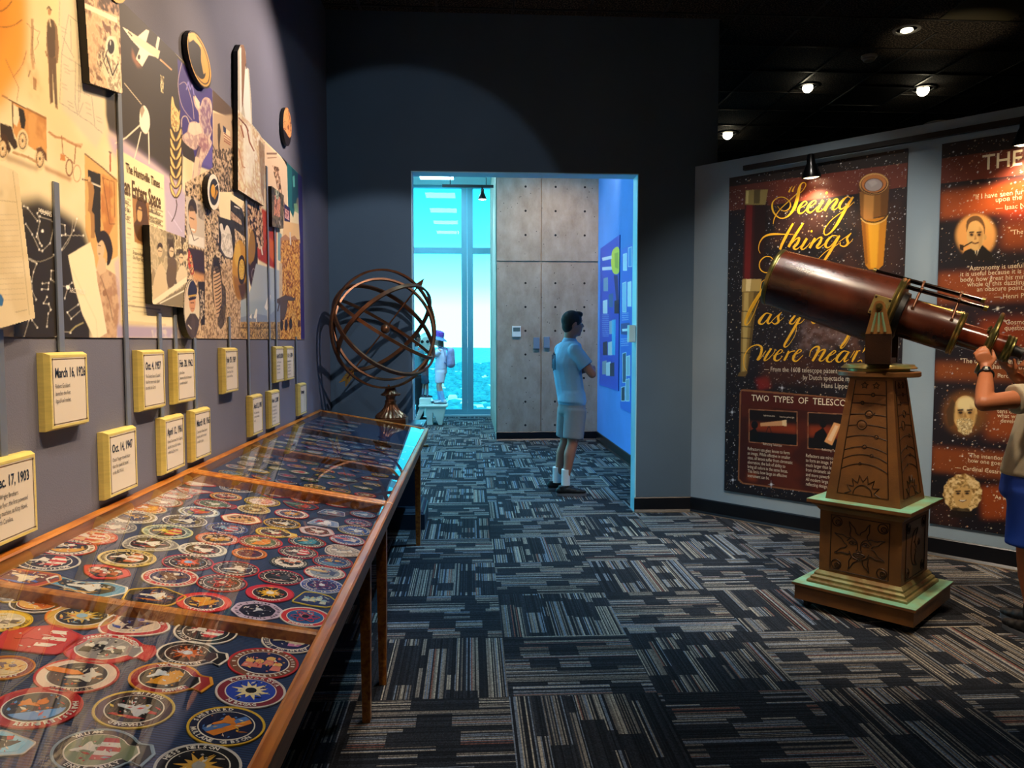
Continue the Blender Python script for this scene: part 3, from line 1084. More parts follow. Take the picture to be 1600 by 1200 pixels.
def patch(cx, cy, rx, ry, rot, shape, rim, band, field, emb, ecol, ecol2, label, words=None, group=None, seed=0, wrot=0):
    """cx = metres from the back edge, cy = depth on the table"""
    rr = random.Random(seed)
    th = rot
    ux = TY * math.sin(th) + TU * math.cos(th)      # local x -> toward the front edge when rot=0
    uy = TY * math.cos(th) - TU * math.sin(th)
    # orient: local +x = toward the viewer's right (front edge), local +y = away
    O = TP(cx, cy, BEDH)
    ol = outline(shape)
    def ring(k, h):
        return [O + ux * (x * rx * k) + uy * (y * ry * k) + TNn * h for x, y in ol]
    def disc(m, k, h0, h1):
        m.prism(ring(k, h0), TNn * (h1 - h0))
    m = MB()
    n = len(ol)
    # backing (root mesh)
    disc(m, .99, .0003, .0022)
    root = m.build('embroidered_patch', thread(band), origin=O)
    tag(root, label, 'patch', group)
    m = MB()
    A, B, Cc, Dd = ring(1.0, .0004), ring(1.0, .0030), ring(.965, .0040), ring(.93, .0023)
    vs = A + B + Cc + Dd
    fs = []
    for k in range(3):
        for i in range(n):
            j = (i + 1) % n
            fs.append((k * n + i, k * n + j, k * n + n + j, k * n + n + i))
    m.add(vs, fs)
    m.build('border', thread(rim), root, smooth=True)
    h = .0024
    if field:
        m = MB()
        disc(m, .70, h - .0006, h + .0004)
        if shape in ('round', 'oval', 'tab', 'egg'):
            m.mi = 1
            q = ring(.735, h + .0002)
            q2 = ring(.70, h + .0006)
            m.add(q + q2, [(i, (i + 1) % n, n + (i + 1) % n, n + i) for i in range(n)])
        m.build('field', [thread(field), thread('#e4dccb')], root)
        h += .0006
    def pt(x, y, dh=0):
        return O + ux * (x * rx) + uy * (y * ry) + TNn * (h + dh)
    e = MB()
    e2 = MB()
    def pl(mb, pts, dh=0):
        if len(pts) > 2:
            mb.prism([pt(x, y, dh) for x, y in pts], TNn * .0006)
    sp = rr.uniform(-.5, .5)
    def tr(pts, s=1.0, a=0.0, ox=0, oy=0):
        return [(ox + s * (x * math.cos(a) - y * math.sin(a)), oy + s * (x * math.sin(a) + y * math.cos(a))) for x, y in pts]
    SH = [(-.50, .02), (-.42, .07), (-.05, .10), (.20, .34), (.30, .34), (.32, .10), (.40, .08), (.40, -.08), (.32, -.10), (.30, -.34), (.20, -.34), (-.05, -.10), (-.42, -.07)]
    if emb == 'shuttle':
        pl(e, tr(SH, 1.0, sp))
        pl(e2, tr([(.42, .07), (.62, .04), (.58, 0), (.66, -.04), (.42, -.07)], 1.0, sp))
        pl(e2, tr([(-.5, -.42), (.1, -.5), (.45, -.4), (0, -.36)], 1, 0), -.0001)
    elif emb == 'burst':
        pts = []
        for i in range(24):
            r_ = .58 if i % 2 == 0 else .26
            if i % 4 == 2:
                r_ = .44
            pts.append((r_ * math.cos(2 * PI * i / 24), r_ * math.sin(2 * PI * i / 24)))
        pl(e, pts)
        pl(e2, [(.16 * math.cos(2 * PI * i / 14), .16 * math.sin(2 * PI * i / 14)) for i in range(14)], .0006)
    elif emb == 'planet':
        q = [(.64 * math.cos(a), .64 * math.sin(a)) for a in [R(200 + i * 10) for i in range(15)]]
        pl(e, tr(q, 1, sp))
        pl(e2, tr([(.13 * math.cos(2 * PI * i / 12) + .15, .13 * math.sin(2 * PI * i / 12) + .2) for i in range(12)], 1, sp))
        pl(e2, tr(SH, .55, sp + 2.4, -.2, .1), .0005)
    elif emb == 'flag':
        for i in range(5):
            y0_ = -.45 + i * .2
            pl(e if i % 2 == 0 else e2, tr([(.02, y0_), (.6 - abs(y0_) * .5, y0_ + .04), (.6 - abs(y0_ + .2) * .5, y0_ + .24), (.0, y0_ + .2)], 1, 0))
        pl(e2, tr(SH, .7, .6, -.28, 0), .0004)
    elif emb == 'eagle':
        pl(e, [(-.55, .35), (-.1, .42), (.1, .2), (.5, .3), (.35, -.05), (.15, -.3), (-.1, -.5), (-.15, -.15), (-.5, .1)])
        pl(e2, [(-.1, .42), (.12, .5), (.2, .3), (.05, .2)], .0005)
        pl(e2, [(-.5, -.3), (-.2, -.35), (-.15, -.5), (-.4, -.45)], .0001)
    elif emb == 'wedge':
        pl(e, [(-.35, -.5), (.05, .45), (.2, .55), (.42, .35), (.45, -.1), (.2, -.45)])
        pl(e2, tr(SH, .7, 1.0, -.28, .1), .0004)
    elif emb == 'rainbow':
        pl(e, [(-.55, -.3), (.35, .55), (.5, .42), (-.4, -.45)])
        pl(e2, [(-.4, -.46), (.5, .41), (.6, .25), (-.15, -.58)])
        pl(e2, tr(SH, .7, .7, -.1, .15), .0008)
    elif emb == 'star':
        pl(e, [(math.cos(PI / 2 + PI / 5 * i) * (.62 if i % 2 == 0 else .25), math.sin(PI / 2 + PI / 5 * i) * (.62 if i % 2 == 0 else .25)) for i in range(10)])
        pl(e2, tr(SH, .5, 1.2), .0006)
    elif emb == 'atom':
        for k in range(3):
            a = k * PI / 3 + .3
            for i in range(20):
                t0, t1 = 2 * PI * i / 20, 2 * PI * (i + 1) / 20
                q = [(.58 * math.cos(t0), .2 * math.sin(t0)), (.58 * math.cos(t1), .2 * math.sin(t1)), (.53 * math.cos(t1), .165 * math.sin(t1)), (.53 * math.cos(t0), .165 * math.sin(t0))]
                pl(e, tr(q, 1, a), k * .0003)
        pl(e2, [(.14 * math.cos(2 * PI * i / 12), .14 * math.sin(2 * PI * i / 12)) for i in range(12)], .0008)
    elif emb == 'rocket':
        pl(e, [(-.9, .1), (-.75, .22), (-.1, .2), (.15, .05), (-.1, -.05), (-.75, -.02)], .0006)
        pl(e2, tr(SH, .8, .3, .15, -.1), .0002)
        pl(e2, tr(SH, .6, -1.0, .3, .2), .0004)
    elif emb == 'people':
        for k in range(4):
            ox = -.4 + .27 * k
            oy = .18 * math.sin(k * 2.2 + seed)
            pl(e, tr([(.13 * math.cos(2 * PI * i / 10), .13 * math.sin(2 * PI * i / 10)) for i in range(10)], 1, 0, ox, oy + .12))
            pl(e2, tr([(-.15, -.3), (-.12, -.02), (0, .06), (.12, -.02), (.15, -.3)], 1, 0, ox, oy))
    # stars and small stitches fill the picture
    for k in range(9):
        a, r_ = rr.uniform(0, 2 * PI), rr.uniform(.25, .62)
        x, y = r_ * math.cos(a), r_ * math.sin(a)
        s_ = rr.uniform(.02, .045)
        pl(e2 if k % 2 else e, [(x - s_, y), (x, y + s_), (x + s_, y), (x, y - s_)], .0001)
    if e.v:
        eo = e.build('emblem', thread(ecol), root, weld=False)
        if e2.v:
            e2.build('accent', thread(ecol2), eo, weld=False)
    # small coloured stitches crowd the picture, dashes stand for the stitched names
    dm = MB()
    if shape != 'diamond':
        for k in range(16):
            dm.mi = k % 4
            a, r_ = rr.uniform(0, 2 * PI), rr.uniform(.12, .60)
            x, y = r_ * math.cos(a), r_ * math.sin(a)
            b0, l_, w2 = rr.uniform(0, PI), rr.uniform(.05, .17), rr.uniform(.015, .05)
            q_ = [(x + l_ * math.cos(b0), y + l_ * math.sin(b0)), (x + w2 * math.sin(b0), y - w2 * math.cos(b0)), (x - l_ * math.cos(b0) * .7, y - l_ * math.sin(b0) * .7), (x - w2 * math.sin(b0), y + w2 * math.cos(b0))]
            pl(dm, q_, .0002)
        dm.build('stitching', [thread(ecol), thread(ecol2), thread('#d8cfbc'), thread(rim)], root, weld=False)
    if not words and shape in ('oval', 'round', 'egg', 'tab', 'octagon') and rx > .03:
        dm = MB()
        N2 = 34
        for k in range(N2):
            if rr.random() < .22:
                continue
            a = 2 * PI * k / N2
            p0_, p1_ = .78, .88
            w2 = rr.uniform(.018, .05)
            pl(dm, [(p0_ * math.cos(a - w2), p0_ * math.sin(a - w2)), (p1_ * math.cos(a - w2), p1_ * math.sin(a - w2)), (p1_ * math.cos(a + w2), p1_ * math.sin(a + w2)), (p0_ * math.cos(a + w2 * .3), p0_ * math.sin(a + w2 * .3))], -.0003)
        dm.build('band_stitching', thread('#e0d8c8' if sum(S(band)) < .9 else '#3a2c34'), root, weld=False)
    # lettering round the band
    if words:
        tm = MB()
        for (s_, a0, a1, flip) in words:
            L_ = len(s_)
            for i, ch in enumerate(s_):
                if ch == ' ':
                    continue
                a = R(a0 + (a1 - a0) * (i + .5) / L_)
                vs2, fs2 = glyph(ch)
                k = .83
                px_, py_ = math.cos(a) * k, math.sin(a) * k
                up = (math.cos(a), math.sin(a)) if not flip else (-math.cos(a), -math.sin(a))
                rt = (up[1], -up[0])
                sz = .19
                tm.add([pt(px_ + (rt[0] * (x - .3) + up[0] * (y - .35)) * sz, py_ + (rt[1] * (x - .3) + up[1] * (y - .35)) * sz, .0004) for x, y in vs2], fs2)
        tm.build('lettering', thread('#e9e2d4' if sum(S(band)) < 1.2 else '#2a2438'), root, weld=False)
    return root
GL = {}
def glyph(ch):
    if ch not in GL:
        GL[ch] = text2d(ch, size=1.0, res=1, bold=.03)[:2]
    return GL[ch]

def ppos(x, y):
    O = TP(0, 0, BEDH + .002)
    p = on(x, y, TNn, O)
    w = (Vector(p) - O).dot(TU)
    return w, p[1]
def pw_of(px, y):
    return px * y * 1.0 / FPX
# hand placed: x, y, width px, shape, rim, band, field, emblem, col, col2, label, words
N_, Wt, Rd, Yl, Bk = '#18203f', '#e6ded0', '#c22f35', '#e3b93a', '#15141c'
T = 'top'
HP = [
 (5, 932, 60, 'kite', Yl, Wt, '#d08a3a', 'planet', '#8a8a90', Wt, 'yellow and white patch cut by the left frame edge, above the yellow oval', None),
 (58, 943, 68, 'oval', Wt, '#3a2d22', '#c9652a', 'planet', '#e9b25a', Wt, 'small white rimmed oval patch with orange planet, left of the front bay', [('ROUND', 150, 60, 0)]),
 (4, 970, 74, 'oval', Yl, Yl, '#d8c8a0', 'people', '#e8d9c0', '#7a6a58', 'bright yellow oval patch at the left frame edge', [('SPACE CREW', 20, -80, 0)]),
 (128, 963, 92, 'oval', '#d8762c', '#c79a3f', '#17171d', 'burst', '#d8b24a', '#8fb3c8', 'orange rimmed patch with gold star on black, beside the case divider', [('BRANDENSTEIN', 140, 40, 0)]),
 (208, 975, 92, 'egg', Wt, '#b8323a', '#cdb8a2', 'eagle', '#3a2a3a', '#3a4f9c', 'cream rimmed egg shaped patch with red ring and dark spacecraft', [('ENGLAND FABIAN', 160, 20, 0)]),
 (65, 998, 112, 'pentagon', Rd, '#c4342f', None, 'flag', '#e8dccc', '#c8302c', 'red five sided patch with hammer and sickle beside stars and stripes', None),
 (162, 1013, 118, 'tab', Rd, '#c93b3c', '#8f8a88', 'people', '#d8d2c8', '#1d1d26', 'red rimmed patch with side tab and grey crew picture', [('GARDNER', 150, 95, 0), ('VAN HOFTEN', 85, 20, 0)]),
 (322, 987, 87, 'oval', Wt, '#16161c', '#2c2a2c', 'flag', '#c52f38', Wt, 'white rimmed oval patch with eagle and red striped flag', [('HAUCK', 200, 260, 0)]),
 (293, 1021, 97, 'tab', Wt, '#141317', '#3a1d14', 'burst', '#c8622a', '#d6dbe4', 'white rimmed black patch with orange nebula and pale grey side', [('FULLERTON', 250, 320, 1)]),
 (453, 1002, 80, 'oval', Wt, '#1a2048', '#1c2450', 'flag', '#c77aa8', '#d9cdb0', 'white rimmed patch lettered ADAMSON nearest the front rail corner', [('ADAMSON', 330, 250, 0), ('LEESTMA', 235, 170, 0)]),
 (412, 1036, 99, 'oval', Rd, '#7a4a34', '#1d2450', 'people', '#e0b060', '#d77a6a', 'red rimmed patch with brown band and navy white edged centre', None),
 (8, 1043, 74, 'oval', '#d9822c', '#8a3a34', '#e0b878', 'planet', '#d8c09a', '#7a6a80', 'orange rimmed oval patch with cream moon at the left frame edge', [('APOLLO', 330, 260, 0)]),
 (121, 1055, 108, 'oval', Rd, '#e2c8b4', '#31303a', 'rocket', '#dd7a24', '#d9d2c4', 'red rimmed patch with orange fuel tank poking out to the left', [('CHALLENGER', 250, 320, 1)]),
 (258, 1059, 112, 'tab', '#e29a2c', '#9a2428', '#17181f', 'wedge', '#dd9a26', '#cfd6dc', 'orange rimmed dark red patch with large orange mountain shape and tab', [('HOFFMAN', 330, 290, 1), ('WALKER', 130, 80, 0)]),
 (392, 1080, 98, 'oval', '#d9cfc6', '#7c2233', '#2442a8', 'burst', '#e8d6a0', '#101018', 'pale rimmed maroon patch with golden sunburst on bright blue', [('GAGARIN', 300, 240, 1), ('KONDAKOVA', 160, 40, 0)]),
 (57, 1105, 117, 'oval', Rd, '#b2242c', '#2a2c38', 'planet', '#5d9ad6', '#dd7a2a', 'large red rimmed patch with blue earth and orange sun', [('HARTSFIELD', 30, -70, 0), ('RESNIK', 260, 310, 1)]),
 (210, 1108, 108, 'oval', '#e6c558', '#4a3230', '#131318', 'shuttle', '#cfd2d6', '#c8323a', 'yellow rimmed brown patch with shuttle over black, small navy tab beside', [('THAGARD', 310, 250, 0), ('CRIPPEN', 120, 60, 0)]),
 (354, 1134, 108, 'oval', Yl, N_, '#141c3c', 'rainbow', '#4f78b4', '#d9812c', 'yellow rimmed navy patch with shuttle trailing a rainbow stripe', [('SHEPHERD', 180, 95, 0), ('MULLANE GIBSON', 200, 330, 1)]),
 (2, 1162, 82, 'pentagon2', Wt, '#9ecbe0', '#8fd0e8', 'arrow_' if False else 'eagle', '#15161c', '#c43a44', 'white and pale blue five sided patch with red line, left frame edge', None),
 (150, 1172, 132, 'tab', '#9fb4c0', '#17181c', '#7f8a6a', 'flag', '#b83238', Wt, 'grey blue rimmed black patch with striped flag and tab, bottom of frame', [('ENGLE TRULY', 240, 330, 1), ('WILLIAMS', 150, 100, 0)]),
 (310, 1198, 120, 'oval', '#d3cdc4', '#141418', '#101014', 'burst', '#d9a540', '#a7a29a', 'white rimmed black patch lettered NELSON, cut by the bottom frame edge', [('HESS NELSON', 170, 70, 0)]),
 (36, 902, 92, 'arrow', '#d08a3c', '#a8432c', '#6a3a34', 'shuttle', '#e0cfae', '#4a66b0', 'rust red arrow shaped patch touching the divider at left', None),
 (76, 877, 80, 'oval', Wt, '#1b2344', '#23253a', 'flag', '#c23a34', Wt, 'white rimmed navy patch with red and white stripes, left of middle bay', [('MATTINGLY', 340, 250, 0)]),
 (105, 855, 75, 'oval', Rd, '#e0d2be', '#1c2038', 'planet', '#d8a040', Wt, 'red rimmed navy patch with gold, close to the large 1903 plaque', None),
 (139, 839, 74, 'oval', Rd, '#d0673c', '#d8a878', 'flag', '#c83c34', '#e6d6c0', 'orange and red striped patch along the back rail', None),
 (174, 823, 66, 'oval', '#b9b2a2', '#716a68', '#8b8480', 'shuttle', '#d8cfc0', '#b83a44', 'grey and white patch with red swoosh by the Oct. 14, 1947 plaque', None),
 (209, 808, 62, 'oval', Wt, '#d8ccb8', '#6b5a52', 'people', '#d6a85a', '#33406a', 'white rimmed brown and blue crowded patch near the back rail', None),
 (230, 795, 52, 'oval', '#cfc6b4', '#d8862c', '#c8702a', 'wedge', '#e0a040', Wt, 'pale rimmed orange patch near the back rail of middle bay', None),
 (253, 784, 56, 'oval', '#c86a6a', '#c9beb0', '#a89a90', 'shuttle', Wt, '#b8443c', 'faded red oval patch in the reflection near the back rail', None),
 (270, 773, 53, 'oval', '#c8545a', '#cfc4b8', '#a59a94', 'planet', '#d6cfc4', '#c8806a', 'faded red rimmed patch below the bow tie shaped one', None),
 (297, 768, 58, 'triangle', '#c8464a', '#b8aca4', None, 'planet', '#8a8890', '#c8545a', 'red and white triangular bow tie shaped patch at the back', None),
 (307, 755, 58, 'diamond', '#c8343c', '#c6a89a', None, 'eagle', '#e0d6c8', '#c0444a', 'red pointed patch in the back corner of the middle bay', None),
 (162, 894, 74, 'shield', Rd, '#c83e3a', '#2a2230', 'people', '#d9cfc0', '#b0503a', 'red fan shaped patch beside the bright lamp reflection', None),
 (133, 917, 102, 'kite', '#e2dccc', '#4d8fae', '#20262e', 'shuttle', '#dcd8cc', '#c79a4a', 'long white rimmed teal patch with a shuttle standing upright', None),
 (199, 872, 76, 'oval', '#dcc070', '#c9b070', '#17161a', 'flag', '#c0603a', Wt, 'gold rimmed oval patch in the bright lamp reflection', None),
 (233, 849, 74, 'egg', '#d0c8b0', '#8a8478', '#24232a', 'shuttle', '#e6e0d2', '#b0403a', 'grey egg shaped patch with white shuttle and small red mark', None),
 (262, 831, 68, 'oval', '#d8d49a', '#9ab0a0', '#23302c', 'flag', '#c0343a', '#d6c04a', 'pale green oval patch with black centre and red ribbon', None),
 (289, 814, 60, 'oval', '#dedad0', '#1f2850', '#1a2142', 'shuttle', '#e0dccf', '#c0b070', 'white rimmed navy patch third up the second column', None),
 (311, 800, 56, 'oval', '#a9bfd6', '#d9dccf', '#33406a', 'eagle', '#c84f44', '#9fb050', 'pale blue rimmed patch with red and green map', None),
 (332, 787, 58, 'tab', '#c0343c', '#7a3a3c', '#4f6a5c', 'shuttle', '#dcd8cc', '#8a9a80', 'dark red tabbed patch with green centre', None),
 (353, 776, 44, 'round', '#d87a34', '#d8b060', '#4a3030', 'people', '#e2d8c4', '#b04a3a', 'small orange rimmed round patch near the centre joint rail', None),
 (370, 763, 48, 'oval', '#c9c9cf', '#20284a', '#20284a', 'star', '#dda02c', Wt, 'navy patch with a bold gold star beside the joint rail', None),
 (241, 931, 82, 'pentagon', Yl, '#17151a', '#1d2046', 'shuttle', '#dcd6c8', '#b86a2a', 'black five sided patch with yellow rim and white shuttle', None),
 (266, 902, 76, 'oval', '#e2dac8', '#c23a40', '#262a58', 'eagle', '#6b4a36', '#e0d8c8', 'white rimmed red banded patch with brown eagle', None),
 (294, 879, 70, 'oval', '#b8304a', '#2a1d22', '#1e1a20', 'burst', '#dd5a2c', '#7ab0dd', 'red rimmed black patch with blue earth and orange flash', None),
 (317, 859, 66, 'oval', '#dcd6c6', '#dcd6c6', '#3a2f32', 'shuttle', '#e6e0d2', '#b8483c', 'cream rimmed oval patch with white shuttle over brown', None),
 (340, 842, 60, 'oval', '#c44434', '#c86a3c', '#3a2a2c', 'people', '#e0c8a0', '#c89a3a', 'red rimmed orange banded patch, centre of middle bay', None),
 (354, 826, 58, 'oval', '#5a6ea8', '#26305a', '#2d3560', 'flag', '#d04a4c', '#8fb4c8', 'blue rimmed patch with red and white flag corner', None),
 (377, 811, 58, 'hexagon', '#c43c3c', '#e2d2b4', '#b8805a', 'people', '#3a2c2c', '#d8b070', 'cream six sided patch with red rim', None),
 (397, 796, 46, 'oval', '#d8cfae', '#c8a860', '#5a4632', 'shuttle', '#d8c89a', '#c89a3a', 'small gold and brown oval patch above the six sided one', None),
 (410, 784, 50, 'oval', '#dcc04e', '#7a4a2c', '#e0ccc0', 'flag', '#c0444c', '#d8b0a8', 'yellow rimmed patch with pink centre', None),
 (428, 773, 52, 'diamond', '#c8343c', '#2a2636', None, 'rocket', '#dd6a2a', '#e0d0c0', 'red diamond patch with orange streak beside the joint rail', None),
 (319, 941, 75, 'oval', '#d82f38', '#d23a40', '#1c2142', 'eagle', '#dd9a2c', '#d8b050', 'bright red round patch with gold figure on navy, by the divider', [('DISCOVERY', 240, 310, 1)]),
 (347, 911, 70, 'oval', '#c03030', '#33282a', '#3a3028', 'atom', '#c83c34', '#cfc2a8', 'red rimmed dark brown patch with a thin red loop', None),
 (368, 889, 66, 'oval', '#c83438', '#26242c', '#332c34', 'shuttle', '#e2dccd', '#9fb8c0', 'red rimmed black patch with cream crescent and pale blue', None),
 (390, 865, 49, 'round', '#dd702c', '#dd8a3a', '#43243a', 'planet', '#5a2c3c', '#7a3a3c', 'small orange round patch with dark purple centre', None),
 (407, 847, 62, 'oval', '#c83a3c', '#8a4a34', '#5a6a4a', 'wedge', '#dd8a2c', '#c8c09a', 'red rimmed patch with orange edge and green middle', None),
 (427, 832, 58, 'tab', '#dcb83a', '#d8b860', '#4a3a30', 'shuttle', '#e2dcc8', '#c0343c', 'yellow rimmed patch with small dark flag tab', None),
 (441, 818, 52, 'oval', '#dcb03a', '#5a3a24', '#2c2622', 'shuttle', '#e4e0d4', '#c8903a', 'yellow rimmed brown patch with white satellite', None),
 (456, 803, 49, 'oval', '#c8303c', '#d8d0cc', '#3c4468', 'burst', '#dda040', '#b8c0cc', 'red and white rimmed patch with small yellow sun', None),
 (468, 790, 56, 'shield', '#b82f3c', '#2a3a4a', '#2f5048', 'rocket', '#6a8a7a', '#c04a44', 'red edged pointed patch with dark green centre', None),
 (479, 780, 45, 'oval', '#dd7a34', '#b82f2c', '#241a20', 'people', '#7a3a34', '#c86a4a', 'orange rimmed dark red patch against the joint rail', None),
 (422, 927, 68, 'oval', '#cc2438', '#c8283a', '#1c1a1c', 'burst', '#e6b42c', '#e6e0d6', 'crimson rimmed patch with yellow flash and white face', [('ATLANTIS', 240, 310, 1)]),
 (439, 902, 64, 'oval', '#c4283a', '#2a2630', '#15161a', 'shuttle', '#3a3c44', '#b89a90', 'dark oval patch with thin crimson rim', None),
 (452, 879, 56, 'oval', '#3a4a54', '#131419', '#e0d8cc', 'people', '#c87048', '#2c2c30', 'black oval patch with orange letters and white burst', None),
 (466, 863, 57, 'oval', '#c02c40', '#3a3438', '#4a4448', 'flag', '#cc4048', '#e0d8d0', 'crimson rimmed patch with striped flag on its right', None),
 (480, 847, 54, 'oval', '#b83038', '#1c2430', '#1e4a5a', 'wedge', '#3a90a8', '#c8a870', 'red rimmed teal and tan patch', None),
 (495, 830, 52, 'hexagon', '#d8a8ac', '#c8bcc0', '#5a3c40', 'shuttle', '#e4dcd8', '#b86a60', 'pale pink six sided patch', None),
 (505, 817, 48, 'trapezoid', '#c8ccd6', '#8a9cc0', '#7088b0', 'wedge', '#dcdce4', '#b03c48', 'pale blue patch with one square end', None),
 (518, 801, 42, 'trapezoid', '#b8bccc', '#4a5a88', '#5a7a98', 'shuttle', '#c8d4dc', '#b84a50', 'blue grey four sided patch near the joint rail', None),
 (529, 787, 40, 'oval', '#c83848', '#b8b0b0', '#2a2c48', 'planet', '#d8c8b0', '#a8784a', 'small red and white rimmed patch near the joint rail', None),
 (402, 954, 71, 'octagon', '#cfc0d4', '#b7a4bc', '#14162c', 'star', '#20243c', '#c8ccd8', 'eight sided patch with pale purple rim and black sky', None),
 (477, 964, 73, 'oval', '#e2dcd2', '#c8343c', '#1f5a94', 'atom', '#c83c54', '#101a30', 'white and red rimmed patch with blue atom rings, front corner', [('ENDEAVOUR', 240, 310, 1)]),
 (493, 937, 63, 'halfround', '#e0c83a', '#1f2a5c', '#223064', 'people', '#8fb4c0', '#c8ccb8', 'yellow rimmed navy patch with one straight side', None),
 (503, 915, 62, 'oval', '#c8d4ec', '#2a48a0', '#1c2c6c', 'atom', '#8a3c6c', '#e0e4ec', 'white rimmed royal blue patch with atom rings', None),
 (508, 895, 61, 'oval', '#c8303c', '#d8d0c8', '#8a98a8', 'rocket', '#d8b888', '#4a5a80', 'red rimmed pale patch with a sailing ship shape', None),
 (520, 878, 58, 'oval', '#c8483c', '#22305c', '#2a4a7c', 'planet', '#5a88b0', '#d8a860', 'red rimmed navy patch with blue globe near the front rail', None),
 (534, 861, 55, 'egg', '#e0d8d4', '#c8bcb4', '#b0a49c', 'people', '#7a8498', '#e4dcd4', 'pale cream patch near the front rail', None),
 (543, 844, 52, 'oval', '#b8485c', '#c8ccd8', '#3a5a98', 'rocket', '#d0747c', '#e0d8d8', 'red and pale blue patch above the cream one', None),
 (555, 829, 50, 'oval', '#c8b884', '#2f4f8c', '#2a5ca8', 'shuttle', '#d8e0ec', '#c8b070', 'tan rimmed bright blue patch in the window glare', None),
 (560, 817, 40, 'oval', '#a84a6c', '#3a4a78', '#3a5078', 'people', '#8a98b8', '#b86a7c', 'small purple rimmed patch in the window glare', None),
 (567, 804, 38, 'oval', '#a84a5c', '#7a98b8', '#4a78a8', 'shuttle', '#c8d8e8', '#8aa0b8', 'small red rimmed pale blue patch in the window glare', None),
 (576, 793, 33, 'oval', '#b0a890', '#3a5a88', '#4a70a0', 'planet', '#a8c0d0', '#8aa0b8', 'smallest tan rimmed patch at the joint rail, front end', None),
]
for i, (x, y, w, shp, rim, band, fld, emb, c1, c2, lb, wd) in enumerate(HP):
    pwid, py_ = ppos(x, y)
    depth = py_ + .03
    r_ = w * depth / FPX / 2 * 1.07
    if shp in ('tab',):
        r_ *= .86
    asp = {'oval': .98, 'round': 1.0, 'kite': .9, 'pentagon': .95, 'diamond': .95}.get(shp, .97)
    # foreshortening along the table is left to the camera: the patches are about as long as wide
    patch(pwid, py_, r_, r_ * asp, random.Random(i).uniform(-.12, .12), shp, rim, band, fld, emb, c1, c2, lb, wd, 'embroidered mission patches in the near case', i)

rr = random.Random(21)
bays = [('nearest', 3.10, 3.81, 6, 6, TW - .09), ('middle', 3.89, 4.66, 6, 7, TW - .09), ('last', 4.75, 5.58, 5, 6, TW * .45)]
RIMS = [('red', '#c0343c'), ('white', '#dcd6c8'), ('gold', '#d8b04a'), ('grey', '#8a9098'), ('orange', '#d0702c'), ('blue', '#4a68a8'), ('green', '#4a7a5c')]
FLD = [('navy', '#1c2448'), ('black', '#17171d'), ('brown', '#4a342c'), ('teal', '#2a5a68'), ('cream', '#cfc4ae'), ('violet', '#4a3a68')]
EMB = [('shuttle', 'shuttle'), ('planet', 'planet'), ('burst', 'sunburst'), ('flag', 'flag'), ('eagle', 'bird'), ('star', 'star'), ('people', 'crew'), ('atom', 'atom')]
ORD = ['first', 'second', 'third', 'fourth', 'fifth', 'sixth', 'seventh', 'eighth']
cnt = 200
for bn, ya, yb, nr, nc, wmax in bays:
    for r_ in range(nr):
        for c_ in range(nc):
            if bn == 'last' and c_ > 4:
                continue
            wpos = .085 + (wmax - .085) * (c_ + .5 * (r_ % 2) * .6) / (nc - .3)
            ypos = ya + .05 + (yb - ya - .10) * r_ / (nr - 1)
            a, f_, e_ = RIMS[rr.randrange(7)], FLD[rr.randrange(6)], EMB[rr.randrange(8)]
            shp = rr.choice(['oval', 'oval', 'oval', 'oval', 'oval', 'tab', 'hexagon', 'pentagon', 'shield', 'egg', 'octagon'])
            if bn == 'nearest' and c_ == 3 and r_ == 0:
                shp = 'oval'
            radius = rr.uniform(.047, .056) * (.92 if nr == 6 else 1)
            cnt += 1
            c1 = rr.choice(['#d8d0c0', '#d89a3a', '#c0444a', '#8fb0c8'])
            c2 = rr.choice(['#d8d0c0', '#c83c3c', '#6a8ab0', '#d8b85a'])
            lb = '%s rimmed %s patch with %s, %s across, %s row, %s bay of the far case' % (a[0], f_[0], e_[1], ORD[c_], ORD[r_], bn)
            patch(wpos + rr.uniform(-.008, .008), ypos + rr.uniform(-.008, .008), radius, radius * .78, rr.uniform(-.2, .2), shp, a[1], rr.choice(['#e0d8c8', '#c03a40', '#1f2a50', '#1a1a20', '#c8a050']), f_[1], e_[0], c1, c2, lb, None, 'embroidered mission patches in the far case', cnt)
w_, y_ = ppos(544, 672)
patch(w_, y_, .05, .045, .3, 'diamond', '#dcd8d0', '#7a88a0', None, 'planet', '#c8ccd0', '#5a6a88', 'single diamond patch alone at the far end of the far case', None, 'embroidered mission patches in the far case', 999)
# ================================================================== printed artwork: small software canvas -> coloured mesh
def cr_spline(pts, n=6, closed=False):
    P = [np.array(p, float) for p in pts]
    if len(P) < 3:
        return P
    out = []
    K = len(P)
    for i in range(K if closed else K - 1):
        p0 = P[(i - 1) % K] if (closed or i > 0) else P[0]
        p1, p2 = P[i], P[(i + 1) % K]
        p3 = P[(i + 2) % K] if (closed or i + 2 < K) else P[-1]
        for t in np.linspace(0, 1, n, endpoint=False):
            out.append(.5 * ((2 * p1) + (-p0 + p2) * t + (2 * p0 - 5 * p1 + 4 * p2 - p3) * t * t + (-p0 + 3 * p1 - 3 * p2 + p3) * t ** 3))
    if not closed:
        out.append(P[-1])
    return out

